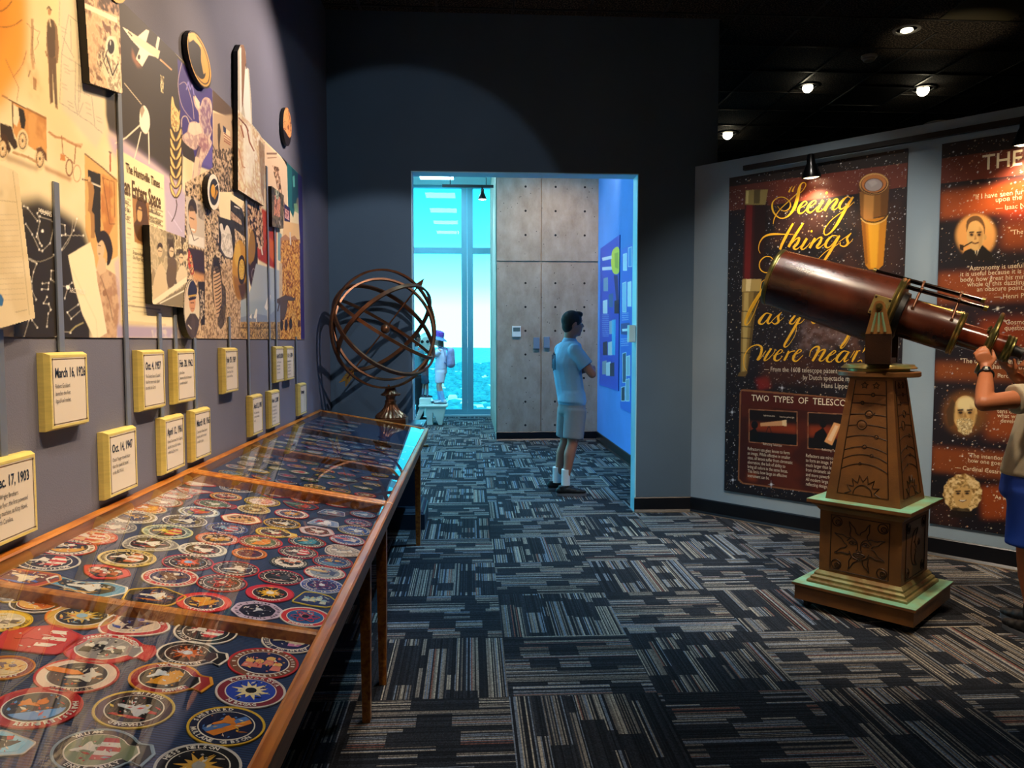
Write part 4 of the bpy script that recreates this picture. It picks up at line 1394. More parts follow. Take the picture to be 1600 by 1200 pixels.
def vnoise(shape, cell, seed, octs=3):
    rg = np.random.RandomState(seed)
    out = np.zeros(shape)
    amp, tot = 1.0, 0
    for o_ in range(octs):
        c = max(1.0, cell / (2 ** o_))
        gh, gw = int(shape[0] / c) + 3, int(shape[1] / c) + 3
        g = rg.rand(gh, gw)
        yy = np.arange(shape[0]) / c
        xx = np.arange(shape[1]) / c
        y0, x0 = yy.astype(int), xx.astype(int)
        fy, fx = (yy - y0)[:, None], (xx - x0)[None, :]
        fy = fy * fy * (3 - 2 * fy)
        fx = fx * fx * (3 - 2 * fx)
        a = g[y0][:, x0]
        b = g[y0][:, x0 + 1]
        c_ = g[y0 + 1][:, x0]
        d = g[y0 + 1][:, x0 + 1]
        out += amp * (a * (1 - fx) * (1 - fy) + b * fx * (1 - fy) + c_ * (1 - fx) * fy + d * fx * fy)
        tot += amp
        amp *= .55
    return out / tot

class Canvas:
    """u to the viewer's right, v up, metres; mp maps photo points to (u, v)"""
    def __init__(s, u0, u1, v0, v1, du, dv, bg, mp):
        s.u0, s.v0, s.du, s.dv = u0, v0, du, dv
        s.nu, s.nv = int(round((u1 - u0) / du)) + 1, int(round((v1 - v0) / dv)) + 1
        s.u1, s.v1 = u0 + (s.nu - 1) * du, v0 + (s.nv - 1) * dv
        s.c = np.zeros((s.nv, s.nu, 3))
        s.c[:] = S(bg)
        s.mp = mp
        s.U, s.V = np.meshgrid(s.u0 + np.arange(s.nu) * du, s.v0 + np.arange(s.nv) * dv)

    def pts(s, p):
        if isinstance(p, str):
            p = [tuple(float(t) for t in q.split(',')) for q in p.split()]
        return np.array([s.mp(*q) for q in p])

    def mask_poly(s, q, soft=0.0):
        m = np.zeros((s.nv, s.nu))
        pad = int(soft / min(s.du, s.dv)) + 3
        i0 = max(0, int((q[:, 0].min() - s.u0) / s.du) - pad)
        i1 = min(s.nu, int((q[:, 0].max() - s.u0) / s.du) + pad + 2)
        j0 = max(0, int((q[:, 1].min() - s.v0) / s.dv) - pad)
        j1 = min(s.nv, int((q[:, 1].max() - s.v0) / s.dv) + pad + 2)
        if i1 <= i0 or j1 <= j0:
            return None
        acc = np.zeros((j1 - j0, i1 - i0))
        U, V = s.U[j0:j1, i0:i1], s.V[j0:j1, i0:i1]
        for ou in (-.25, .25):
            for ov in (-.25, .25):
                x, y = U + ou * s.du, V + ov * s.dv
                ins = np.zeros(x.shape, bool)
                k = len(q)
                for a in range(k):
                    xa, ya = q[a]
                    xb, yb = q[(a + 1) % k]
                    if ya == yb:
                        continue
                    cond = ((ya > y) != (yb > y)) & (x < (xb - xa) * (y - ya) / (yb - ya) + xa)
                    ins ^= cond
                acc += ins * .25
        if soft > 0:
            for ax, d in ((1, s.du), (0, s.dv)):
                w = max(1, int(soft / d))
                ker = np.hanning(2 * w + 3)[1:-1]
                ker /= ker.sum()
                acc = np.apply_along_axis(lambda r_: np.convolve(r_, ker, 'same'), ax, acc)
        return (slice(j0, j1), slice(i0, i1)), acc

    def blend(s, mk, col, a=1.0):
        if mk is None:
            return
        sl, m = mk
        m = (m * a)[..., None]
        if isinstance(col, str):
            col = np.array(S(col))
        else:
            col = col[sl]
        s.c[sl] = s.c[sl] * (1 - m) + col * m

    def P(s, col, p, a=1.0, soft=0.0, sm=False):
        q = s.pts(p)
        if sm:
            q = np.array(cr_spline(q, 5, True))
        s.blend(s.mask_poly(q, soft), col, a)

    def N(s, cols, p, cell=6, seed=1, a=1.0, soft=0.0, k=4.0, sx=1.0):
        """noise between two or three colours inside a polygon"""
        n = vnoise((s.nv, s.nu), cell, seed)
        n = np.clip((n - .5) * k + .5, 0, 1)[..., None]
        cs = [np.array(S(c)) for c in cols]
        if len(cs) == 2:
            f = cs[0] * (1 - n) + cs[1] * n
        else:
            f = np.where(n < .5, cs[0] * (1 - 2 * n) + cs[1] * 2 * n, cs[1] * (2 - 2 * n) + cs[2] * (2 * n - 1))
        s.blend(s.mask_poly(s.pts(p), soft), f, a)

    def E(s, col, cx, cy, rx, ry, a=1.0, soft=0.0, rot=0.0, n=24):
        pts = []
        for i in range(n):
            t = 2 * PI * i / n
            x, y = rx * math.cos(t), ry * math.sin(t)
            pts.append((cx + x * math.cos(rot) - y * math.sin(rot), cy + x * math.sin(rot) + y * math.cos(rot)))
        s.blend(s.mask_poly(s.pts(pts), soft), col, a)

    def L(s, col, p, w, a=1.0, sm=False, closed=False):
        """polyline, w in photo pixels (horizontal)"""
        if isinstance(p, str):
            p = [tuple(float(t) for t in q.split(',')) for q in p.split()]
        if sm:
            p = cr_spline(p, 5, closed)
        if closed:
            p = list(p) + [p[0]]
        for i in range(len(p) - 1):
            x0, y0 = p[i][:2]
            x1, y1 = p[i + 1][:2]
            dx, dy = x1 - x0, y1 - y0
            l = math.hypot(dx, dy) or 1
            nx, ny = -dy / l * w / 2, dx / l * w / 2
            ex, ey = dx / l * w * .2, dy / l * w * .2
            s.blend(s.mask_poly(s.pts([(x0 + nx - ex, y0 + ny - ey), (x1 + nx + ex, y1 + ny + ey), (x1 - nx + ex, y1 - ny + ey), (x0 - nx - ex, y0 - ny - ey)])), col, a)

    def stars(s, n, seed, cols=('#ffffff', '#cfd6e6', '#e8c8a0'), rmax=2.0, clip=None):
        rg = np.random.RandomState(seed)
        for i in range(n):
            j, k = rg.randint(1, s.nv - 1), rg.randint(1, s.nu - 1)
            if clip is not None and not clip(s.u0 + k * s.du, s.v0 + j * s.dv):
                continue
            b = rg.rand() ** 2.2
            c = np.array(S(cols[rg.randint(len(cols))]))
            s.c[j, k] = s.c[j, k] * (1 - .35 - .65 * b) + c * (.35 + .65 * b)
            if b > .72:
                for dj, dk in ((0, 1), (1, 0), (0, -1), (-1, 0)):
                    s.c[j + dj, k + dk] = s.c[j + dj, k + dk] * .5 + c * .5 * b

    def text(s, mb, string, u, v, size, put, **k):
        pass

    def build(s, name, to3d, parent=None, origin=None, outline_pts=None, thick=None, side=None, rough=.45):
        vs = to3d(s.U.ravel(), s.V.ravel())
        nu, nv = s.nu, s.nv
        idx = np.arange(nu * nv).reshape(nv, nu)
        q = np.stack([idx[:-1, :-1], idx[:-1, 1:], idx[1:, 1:], idx[1:, :-1]], -1)
        if outline_pts is not None:
            sl, m = s.mask_poly(np.array(outline_pts)) if not isinstance(outline_pts, str) else (None, None)
            full = np.zeros((nv, nu))
            full[sl] = m
            keep = (full[:-1, :-1] + full[1:, 1:] + full[:-1, 1:] + full[1:, :-1]) > 1.9
            q = q[keep]
            used = np.unique(q)
            remap = -np.ones(nu * nv, int)
            remap[used] = np.arange(len(used))
            q = remap[q]
            vs = vs[used]
            cols = s.c.reshape(-1, 3)[used]
        else:
            q = q.reshape(-1, 4)
            cols = s.c.reshape(-1, 3)
        q = q.reshape(-1, 4)
        me = bpy.data.meshes.new(name)
        me.vertices.add(len(vs))
        me.vertices.foreach_set('co', vs.ravel())
        me.loops.add(q.size)
        me.loops.foreach_set('vertex_index', q.ravel().astype(np.int32))
        me.polygons.add(len(q))
        me.polygons.foreach_set('loop_start', np.arange(0, q.size, 4, dtype=np.int32))
        me.polygons.foreach_set('loop_total', np.full(len(q), 4, dtype=np.int32))
        me.update(calc_edges=True)
        at = me.color_attributes.new('print', 'FLOAT_COLOR', 'POINT')
        rgba = np.ones((len(vs), 4), np.float32)
        rgba[:, :3] = cols
        at.data.foreach_set('color', rgba.ravel())
        me.materials.append(printmat(rough))
        me.validate()
        return linkmesh(name, me, parent, origin)

def printmat(rough):
    k = 'print_%d' % int(rough * 100)
    if k not in MATS:
        m, nt, b = newmat('printed_vinyl')
        a = nt.nodes.new('ShaderNodeVertexColor')
        a.layer_name = 'print'
        nt.links.new(a.outputs[0], b.inputs['Base Color'])
        b.inputs['Roughness'].default_value = rough
        MATS[k] = m
    return MATS[k]

# ------------------------------------------------------------------ the mural
def mapL(off):
    def f(x, y):
        p = on(x, y, (1, 0, 0), (XL + off, 0, 0))
        return p[1], p[2]
    return f
def toL(off):
    return lambda u, v: np.stack([np.full_like(u, XL + off), u, v], -1)
MZ0, MZ1, MY1 = 1.461, 2.575, 5.235
mu = Canvas(1.55, MY1, MZ0, MZ1, .0036, .003, '#efdcb0', mapL(.003))
m = mu
m.N(['#f3e2b8', '#e6cf9a'], '-200,-400 300,-400 300,560 -200,560', 60, 3, .6)
m.P('#f0a038', '-200,-60 38,-60 44,60 40,110 0,170 -200,240', soft=.05)
m.P('#e58f2a', '-200,-60 0,-60 14,40 -10,90 -200,130', soft=.04, a=.6)
m.L('#7a4a20', '0,42 12,42 24,38 34,31', 1.2, sm=True)
m.L('#7a4a20', '0,18 10,12 18,2', 1.5, sm=True)
m.L('#8a5a30', '41,80 34,102 20,121', 1, sm=True)
m.L('#9a6a40', '8,92 29,137 26,158', .8)
# blueprint sheet
m.P('#d9cdb4', '92,-20 128,-10 134,60 160,140 165,200 150,232 96,170', .85, soft=.02)
for l in ('107,23 96,84 133,108', '107,23 127,40', '110,30 111,82', '124,20 123,92', '96,84 93,160 147,196', '143,150 148,197', '97,56 115,90', '118,95 117,160 121,180', '123,100 122,175', '107,111 118,111', '120,134 131,135', '119,140 132,147', '130,160 123,178', '147,198 160,208', '93,2 92,40', '128,112 124,160'):
    m.L('#8b8478', l, .9, .75)
for i, (x, y) in enumerate([(99, 100), (100, 106), (101, 112), (96, 130), (97, 136), (105, 158), (107, 164), (133, 160), (134, 168), (135, 176), (150, 182), (151, 188), (132, 146), (95, 42), (96, 48)]):
    m.L('#958a78', [(x, y), (x + 8, y + 4)], 1.4, .5)
# standing man
m.P('#8a6a48', '72,70 73,35 77,28 84,32 89,42 92,75 90,98 87,100 87,130 89,160 90,171 86,168 84,140 82,108 81,132 82,160 78,163 76,130 75,100')
m.P('#4e3c28', '74,40 78,30 83,32 86,45 86,88 82,91 76,90 73,60', .85)
m.P('#5c4630', '76,90 87,90 90,165 86,163 82,112 83,160 79,160', .8)
m.E('#b98a5c', 77, 18, 2.6, 6)
m.L('#5a4430', '73,14 76,10 80,16', 2)
m.L('#e8d4ac', '77,28 79,42', 1.5)
m.L('#9a7048', '71,80 73,88', 2)
# rocket stick and box
m.L('#a67a50', '50,30 50,58 49,85 52,108', 4, .7)
m.L('#7a5232', '52,40 50,70 54,100', 1.2, .8)
m.P('#4a3220', '51,120 57,124 56,142 52,139')
m.L('#9a7a54', '41,36 47,42 62,50 58,60 60,68 54,78', .9)
m.N(['#d89858', '#f0c890'], '34,96 56,96 66,150 40,146', 12, 5, .5, soft=.03)
m.L('#5a4028', '47,110 44,120', 2, .7)
# truck
m.P('#cf9048', '18,158 72,183 73,250 62,240 45,228 28,222 20,205', .95)
m.N(['#e0a860', '#b87838'], '42,170 72,184 72,245 46,228', 10, 9, .6)
m.L('#5a3a1c', '3,149 20,159 72,185', 1.6)
m.P('#2a2118', '28,167 37,172 40,188 38,202 33,200 30,185')
m.P('#3a2a1a', '0,192 18,198 22,215 30,228 22,234 8,214 0,208')
m.P('#f6e8c4', '20,162 28,168 30,185 26,198 20,192', .8)
m.L('#3a2818', '19,160 20,200', 1.6)
for cx, cy, rx, ry in ((4, 232, 9.5, 20), (35, 220, 9, 18), (62, 248, 8.5, 19)):
    m.E('#e9cf9e', cx, cy, rx, ry)
    m.E('#3a2818', cx, cy, rx * .72, ry * .74)
    m.E('#c8a070', cx, cy, rx * .60, ry * .62)
    for k in range(8):
        a = k * PI / 8
        m.L('#f0d8a8', [(cx - rx * .6 * math.cos(a), cy - ry * .6 * math.sin(a)), (cx + rx * .6 * math.cos(a), cy + ry * .6 * math.sin(a))], .9)
    m.E('#4a3420', cx, cy, rx * .16, ry * .16)
m.P('#4a3018', '0,206 10,212 17,234 13,240 8,222 0,215')
m.P('#6a4424', '56,232 64,229 72,240 73,252 70,250 66,236 58,238')
m.L('#b07c44', '20,238 44,246 58,254', 4, .8)
m.P('#8a5a30', '10,240 60,262 58,268 8,250', .6, soft=.01)
# glider trailer
m.L('#b87c48', '76,206 86,214 98,216 112,224 126,230', 3.5, .85)
m.L('#a06a3a', '96,212 98,240 116,256 118,228 116,252', 1.3)
m.P('#d08a4c', '94,240 101,242 102,252 94,250')
m.E('#8a5c38', 108, 262, 6, 14)
m.E('#ecd4a4', 108, 262, 4.4, 11)
m.E('#caa070', 120, 271, 6.5, 14)
m.E('#f2dfb2', 120, 271, 5.4, 12)
m.P('#a86c3a', '68,258 112,278 110,284 70,266', .7, soft=.008)
m.L('#b87c48', '118,226 128,226', 4, .5)
# barn
m.P('#e3b068', '132,240 183,280 184,400 150,420 133,360')
m.L('#6a4a28', '132,240 160,262 184,284', 2)
m.P('#2c261c', '137,265 157,272 157,372 152,380 140,330')
m.N(['#c07c3c', '#dca058'], '158,270 182,282 181,345 166,376 158,340', 14, 11)
m.L('#8a5424', '160,276 171,350 180,350', 1.3)
m.L('#8a5424', '160,278 178,284 179,340', 1.1)
m.L('#a86c34', '171,282 172,345', .9)
m.P('#b08048', '136,284 140,280 146,290 147,300 143,330 147,335 148,372 142,372 141,332 137,330 139,300')
m.E('#d8b078', 139, 280, 2.6, 4)
m.L('#f2e6cc', '143,286 157,292', 1.6)
m.L('#5a3a1c', '128,280 137,282', 2)
m.L('#b05c2c', '172,238 172,268', 2.4)
m.L('#3a2a1a', '170,237 174,239', 2)
# star chart
m.P('#342c24', '24,316 60,308 96,330 128,352 142,392 146,440 140,540 20,540 10,420', soft=.03)
m.P('#2c2620', '30,335 90,335 132,380 140,540 20,545')
ST = ['37,322 43,325 58,345', '58,333 62,346 57,370 65,384 62,380 58,365', '62,338 86,347 78,380 66,392 61,390 50,366 40,350', '92,350 101,352 102,366 96,368', '96,368 130,368', '120,342 115,360 96,390', '57,412 52,425 49,440 50,455 56,468', '88,400 90,422 80,423 79,436 92,446 104,448', '104,448 112,442', '106,448 101,466', '66,443 76,442 75,452 65,452', '73,464 68,474 76,475 79,484 75,490 73,510', '105,488 111,498 128,483', '105,488 122,476', '50,500 58,512', '88,400 84,398', '96,517 110,520', '86,528 96,517', '37,528 45,500']
for l in ST:
    m.L('#cfc6b4', l, .8, .9)
    for q in l.split():
        x, y = (float(t) for t in q.split(','))
        m.E('#fff8e8', x, y, 1.1, 1.6)
m.L('#bdb49e', '40,405 60,409 80,402 98,390 110,370 114,340', .8, .8, sm=True)
m.E('#fff8e8', 106, 449, 3, 3.5)
m.E('#fff8e8', 66, 361, 2, 2.5)
m.L('#e8dfca', '62,329 77,334', 3, .8)
m.L('#d8cfba', '42,403 56,410', 3, .6)
m.L('#d8c98a', '108,520 118,510 130,504', 2, .6)
# woman with a sheet of paper
m.P('#caa27a', '146,430 150,424 162,420 172,424 184,436 188,470 186,500 180,530 158,530 150,500 146,460', sm=True)
m.N(['#d8b48c', '#a87c5c'], '150,428 172,424 186,440 187,500 178,528 158,528 150,480', 7, 17, .7)
m.E('#e2bd94', 157, 388, 6, 17)
m.P('#2c2018', '152,372 156,362 164,361 172,372 176,392 172,410 167,414 167,395 160,376 153,380', sm=True)
m.L('#3a2418', '153,383 157,384', 1.6)
m.L('#3a2418', '154,396 156,397', 1.6)
m.P('#e2bd94', '155,400 164,404 166,424 156,430 150,420')
m.L('#6a4a34', '157,432 170,470 176,500', 1.4, .7)
m.L('#b0805c', '150,450 156,455', 3)
m.P('#f6e6bc', '106,399 141,378 147,400 152,440 160,480 167,520 148,532 128,490 114,440', 1)
m.L('#e2cfa0', '112,420 150,500 152,528', 1.5, .5)
m.E('#9a7050', 163, 458, 3, 5)
m.P('#cdb9c0', '178,410 187,400 190,530 182,530 186,480', .7, soft=.01)
# dark sky with aircraft and satellite
m.P('#42392e', '164,120 165,180 170,205 215,238 262,275 284,292 290,100 230,40 150,-60', soft=.012)
m.P('#3f372c', '168,110 186,-20 284,95 284,285 180,208 168,190')
m.P('#bba4bd', '166,206 184,214 240,255 286,292 286,318 240,296 176,240', .9, soft=.03)
m.P('#f5ead0', '191,42 200,47 214,58 228,46 233,48 228,66 246,80 250,58 246,57 243,72 247,90 232,86 222,104 212,92 218,76 205,62 198,52')
m.P('#e8d8b4', '198,46 250,80 247,92 205,62')
m.L('#2c2418', '200,50 206,56', 2)
m.E('#3a3428', 217, 89, 2.2, 4)
m.L('#e8b078', '250,93 268,109', 2)
m.P('#c8855a', '206,75 212,92 222,104 214,104 206,90', .5, soft=.012)
m.N(['#e8d8a0', '#6a5a3a'], '250,117 256,120 255,146 251,143', 3, 19)
m.P('#f6e6cc', '219,172 225,165 232,176 234,195 230,208 224,207 218,194', sm=True)
m.P('#8c7458', '218,172 223,164 226,172 221,185', .8)
m.L('#d9c6a4', '194,130 221,163', 1)
m.L('#f0e0c4', '218,196 197,215 180,224', 2.2)
m.L('#f0e0c4', '220,206 214,232 207,258', 1.6)
m.L('#f0e0c4', '232,206 233,256', 1.6)
# newspaper
m.P('#f0dfae', '182,232 256,274 258,358 260,509 190,507 186,400')
m.P('#d8c290', '186,500 259,506 259,509 190,508', .7)
m.L('#b8a070', '196,262 255,296', 1, .6)
m.P('#ad7c48', '206,303 233,318 233,387 210,378')
m.P('#5a3c20', '212,322 216,310 222,308 228,318 231,340 232,360 230,378 215,374 209,352 213,342', sm=True)
m.E('#d4a468', 218, 335, 4, 12)
m.L('#3a2412', '214,326 222,329', 2)
m.L('#6a3c1c', '216,346 220,348', 1.4)
for i in range(9):
    y = 315 + i * 9
    for x0, x1 in ((188, 192), (199, 204)):
        m.L('#7a6440', [(x0, y - 22), (x1, y - 20)], 2, .6)
for i in range(6):
    m.L('#6a5434', [(234, 322 + i * 8), (254, 331 + i * 7.6)], 2.6, .6)
for i in range(14):
    m.L('#a8905c', [(207, 388 + i * 7.5), (230, 391 + i * 7.5)], 1.3, .6)
    m.L('#a8905c', [(190, 370 + i * 9), (203, 372 + i * 9)], 1.3, .45)
m.L('#7a6440', '197,477 250,484', 2.2, .7)
m.P('#a898b8', '183,508 296,512 296,540 183,540', .9, soft=.01)
m.P('#b8a8c2', '257,300 290,300 292,420 260,410', .9, soft=.015)
m.N(['#b8a8c2', '#e8dcc8'], '236,515 292,515 290,535 240,535', 8, 23, .6)
m.L('#d8cce0', '262,330 284,362', 1.2, .7)
# purple spacewalk
m.P('#43367c', '277,92 332,136 333,268 316,262 284,240', soft=.004)
m.P('#6a5ea8', '314,215 332,225 332,266 312,258', .8, soft=.02)
m.P('#3a3028', '279,205 300,222 306,256 286,244')
m.L('#b8a0a8', '284,98 278,130 284,165 300,188', 1, sm=True)
m.L('#b8a0a8', '280,132 290,130 300,160 303,186', 1, sm=True)
m.L('#d8c0a8', '284,210 284,186 291,182 297,196', 1.2, sm=True)
m.L('#8f84c8', '291,140 294,128 297,140 300,132 303,148', 1.6)
SUIT = '302,150 308,158 313,166 316,156 322,152 329,157 331,172 328,190 331,204 328,216 331,224 324,240 318,250 314,262 309,290 300,288 302,262 306,244 311,228 305,234 296,230 286,220 285,212 292,206 296,192 306,190 311,194 310,176 304,164'
m.P('#d8b8a4', SUIT, sm=True)
m.P('#5a3a78', '316,160 323,156 329,170 327,192 330,206 322,212 316,200 313,176', .75, soft=.004, sm=True)
m.P('#9a5a68', '312,205 324,214 326,232 316,240 310,226', .7, soft=.005)
m.N(['#f4dcc4', '#7a4a70'], SUIT, 5, 29, .38)
m.P('#4a2c48', '308,226 314,230 310,246 306,244', .7)
m.P('#f0d8bc', '297,192 312,192 316,208 302,212 294,206', .8)
m.P('#eccfae', '305,245 312,248 306,284 301,288 303,262')
m.P('#f0dcc0', '304,148 312,160 311,172 305,160', .9)
# moon surface, flag
m.P('#5a4638', '332,136 371,168 371,190 332,172')
m.P('#b79c7c', '333,175 352,180 370,178 371,232 333,236', soft=.008)
m.N(['#3a3028', '#8a745c', '#c4a888'], '332,234 371,230 372,300 332,300', 4, 31)
m.P('#e0c8a0', '348,196 359,206 360,224 350,216')
for i in range(4):
    m.L('#8a4434', [(350, 208 + i * 4), (360, 216 + i * 3.6)], 1.5)
m.P('#2e3450', '348,196 353,200 353,209 349,206')
m.P('#4a3c30', '340,194 343,192 345,205 343,228 346,250 342,248 340,215')
m.L('#5a4838', '332,226 340,246 356,252', 1.4)
m.P('#2c2420', '361,190 366,182 369,210 364,206', .8)
# background right of launch panel
m.P('#41686c', '390,190 408,210 408,250 394,230')
m.P('#6a5444', '392,212 410,232 410,320 394,300')
m.P('#1e2028', '408,220 414,222 415,275 408,268')
m.E('#c09878', 410.5, 234, 2, 6)
m.P('#3c7c84', '408,268 415,272 416,300 408,300')
m.P('#c8bc9c', '396,290 417,296 418,340 398,330')
m.P('#e0c2a0', '413,222 448,256 449,352 443,340 428,330 414,322', soft=.004)
m.P('#201c1c', '413,215 430,232 444,252 449,262 449,250 420,222')
m.L('#8a6a54', '417,240 432,240', 3)
m.L('#a0785c', '418,247 432,246', 1.6)
m.N(['#5a4030', '#b88a64', '#e2c0a0'], '425,258 436,262 440,300 448,330 443,338 434,300', 5, 37)
m.P('#23686c', '448,250 472,276 472,305 464,310 458,340 450,322', soft=.004)
m.P('#1c4454', '456,262 466,274 466,330 456,325', .8, soft=.01)
m.P('#58a8a0', '457,276 460,274 461,292 458,292')
m.P('#84b080', '459,318 464,318 467,334 460,330', .8)
m.P('#372c66', '465,268 478,282 478,540 470,540 468,400', soft=.006)
m.P('#2a2850', '444,318 453,325 453,352 444,345')
m.N(['#8a3a3c', '#d8a8a0'], '445,325 452,330 452,345 445,340', 3, 39)
# pinkish ground tone and red area
m.P('#a8341c', '398,318 432,340 432,422 404,406 390,372', soft=.006)
m.P('#d86a28', '420,370 430,380 427,410 421,400', .8, soft=.01)
m.N(['#8a2c1c', '#c24a28'], '398,330 412,330 420,400 400,400', 8, 41, .6)
m.N(['#241a18', '#a87850', '#dab48a'], '386,308 400,318 409,322 412,385 406,390 392,375 386,350', 5, 43)
m.L('#e8dcc8', '408,385 410,398', 2)
# photo pieces centre
m.N(['#2c241e', '#bfa078', '#e2c8a0'], '289,286 332,262 345,345 372,345 386,300 388,420 380,470 376,540 288,540 288,440', 3.2, 47, k=3.2)
m.N(['#d2aa7c', '#b08458'], '288,440 376,400 376,540 288,540', 5, 49, .35)
m.N(['#1c1816', '#3a342c'], '360,312 378,326 384,345 384,372 360,352', 6, 51)
m.N(['#c8a888', '#8a6a50'], '361,330 376,344 378,352 361,342', 3, 53)
m.L('#e8e0d4', '366,322 374,326', 1.4)
# smiling astronaut portrait
m.P('#c9bba8', '290,306 319,318 320,390 293,381')
m.P('#3a2e26', '294,320 300,310 306,318 307,334 300,330 295,340', sm=True)
m.E('#d6ab84', 301, 343, 6, 22, rot=-.12)
m.P('#2e241c', '294,322 300,313 307,322 306,330 296,330', .9)
m.L('#3a2418', '297,340 303,343', 1.6)
m.L('#f4e8d8', '299,358 304,360', 2.2)
m.P('#e6dccb', '296,366 318,372 319,388 294,380', .9)
m.L('#6a5a4c', '295,350 303,376 310,372', 1.2)
m.N(['#5a5048', '#a89884'], '308,318 318,322 318,345 310,340', 3, 57, .8)
m.P('#38262a', '294,386 319,392 320,440 299,428', soft=.003)
m.P('#d89a5c', '300,424 319,430 319,440 303,438', .9, soft=.012)
m.N(['#c23c2c', '#2a2430', '#e8b070'], '294,388 300,400 304,430 298,430 293,410', 4, 59)
m.P('#2a2220', '309,440 320,440 320,508 314,508')
m.N(['#2a2420', '#8a7460', '#d8c4a4'], '312,452 318,456 320,490 314,500', 3, 61)
# astronaut in white suit on dark ground
m.P('#2c2621', '341,338 366,346 368,408 350,402 342,392')
m.P('#e0d6c6', '343,352 347,350 350,360 354,352 358,356 361,368 364,396 360,403 350,398 345,388 346,370', sm=True)
m.N(['#efe6d8', '#8a7e70'], '346,362 362,366 363,400 348,392', 4, 63, .5)
m.L('#5a5248', '344,388 352,402 366,406', 2)
# bootprint
m.P('#241c18', '336,398 344,416 347,442 352,450 353,480 350,505 345,514 341,508 340,498 333,470 331,440 330,420', .85, sm=True)
m.P('#d4ab7c', '334,420 341,418 345,440 346,470 341,495 337,488 333,450', sm=True)
for i in range(13):
    y = 420 + i * 5.6
    m.L('#3a2a20', [(333 + i * .45, y + 3), (338 + i * .4, y + 1), (345, y - 3)], 1.7)
m.P('#1e1816', '334,412 338,402 344,416 342,426 336,424', .85, sm=True)
# gold records
m.E('#2a1c18', 395, 405, 7.6, 47)
m.E('#c8922c', 391, 385, 8, 28, a=.55, soft=.01)
m.E('#3a2220', 396, 430, 6.6, 22)
m.E('#c9b8b4', 396, 428, 3, 9, a=.5)
m.E('#3a2220', 396, 428, 2.4, 7.5)
m.E('#bd8a2a', 374.5, 422, 11.8, 47)
m.P('#8a5a1e', '364,430 386,440 386,455 376,469 368,462', .8, soft=.012)
m.P('#3a2622', '372,446 387,440 386,466 378,470', .85, soft=.008)
m.E('#e0b850', 371, 398, 5, 20, a=.6, soft=.012)
m.E('#2e2016', 377.5, 421.5, 6.3, 23)
m.E('#cfa83c', 377.5, 421, 4.4, 16)
m.N(['#e2c45c', '#a87c24'], '374,408 381,408 381,435 374,435', 2, 67, .8)
# radio telescopes
m.P('#a9b2b6', '400,412 438,423 440,500 376,506 376,470 386,466 392,450', soft=.002)
m.P('#8fa0ac', '376,470 440,470 440,506 376,506', .6, soft=.02)
m.P('#7a8496', '376,496 400,490 420,494 432,482 440,486 440,506 376,508', .8)
m.P('#e8e2d6', '413,480 420,458 423,462 421,480 416,485')
m.P('#e8e2d6', '396,496 400,482 402,484 401,496 398,498')
m.P('#e8e2d6', '389,496 393,490 393,498')
m.L('#d8d0c0', '418,483 419,508', 1.4)
m.L('#d8d0c0', '400,496 401,506', 1.2)
m.N(['#5a4630', '#a8804c', '#c8a468'], '376,503 440,503 440,536 376,536', 3, 71)
m.L('#4a3826', '376,512 430,513', 1.4)
# mars terrain and rover
m.P('#e6bd84', '443,345 467,350 469,380 441,378', soft=.003)
m.P('#7fa0a4', '434,362 440,366 440,410 434,406')
m.P('#b07c5c', '438,372 446,366 452,372 460,368 468,378 468,400 438,400', .9)
m.N(['#8a4a24', '#cf8a3a', '#e6b058'], '440,376 468,374 470,534 438,534 437,430', 4, 73)
m.P('#c8b090', '436,410 441,412 441,470 436,468', .8)
m.P('#5a4a42', '428,470 445,461 462,466 460,470 450,470 448,485 444,500 438,500 437,476')
for x, y in ((440, 508), (447, 508), (454, 506)):
    m.E('#3a3230', x, y, 2.6, 9)
m.E('#5a3a30', 467, 506, 2, 6)
m.L('#4a3c34', '437,470 434,486', 2)
m.L('#d8ccc0', '453,363 454,382', 2)
# wheat ear
for i in range(9):
    y = 178 + i * 14.5
    for sg in (-1, 1):
        x = 274.5
        sc = .75 if i < 2 else 1
        m.P('#4a3418', [(x, y + 12), (x + sg * 9.5 * sc, y - 9), (x + sg * 8 * sc, y + 7), (x + sg * 2, y + 16)], sm=True)
        m.P('#f0c878', [(x + sg * .8, y + 11), (x + sg * 8.3 * sc, y - 6), (x + sg * 7 * sc, y + 6), (x + sg * 2, y + 13)], sm=True)
        m.L('#a87830', [(x + sg * 1.5, y + 10), (x + sg * 6 * sc, y)], .9)
m.P('#efc77c', '268,153 270,152 273,165 279,176 279,196 268,192 267,172', sm=True)
m.N(['#f6d890', '#8a6028'], '268,165 279,176 279,205 267,198', 2.5, 79, .7)
m.L('#4a3424', '275,312 276,322 273,336 268,346', 1.4, sm=True)
mob = mu.build('mural', toL(.0035), rough=.5)
tag(mob, 'wide printed collage of spaceflight pictures covering the left wall', 'mural')
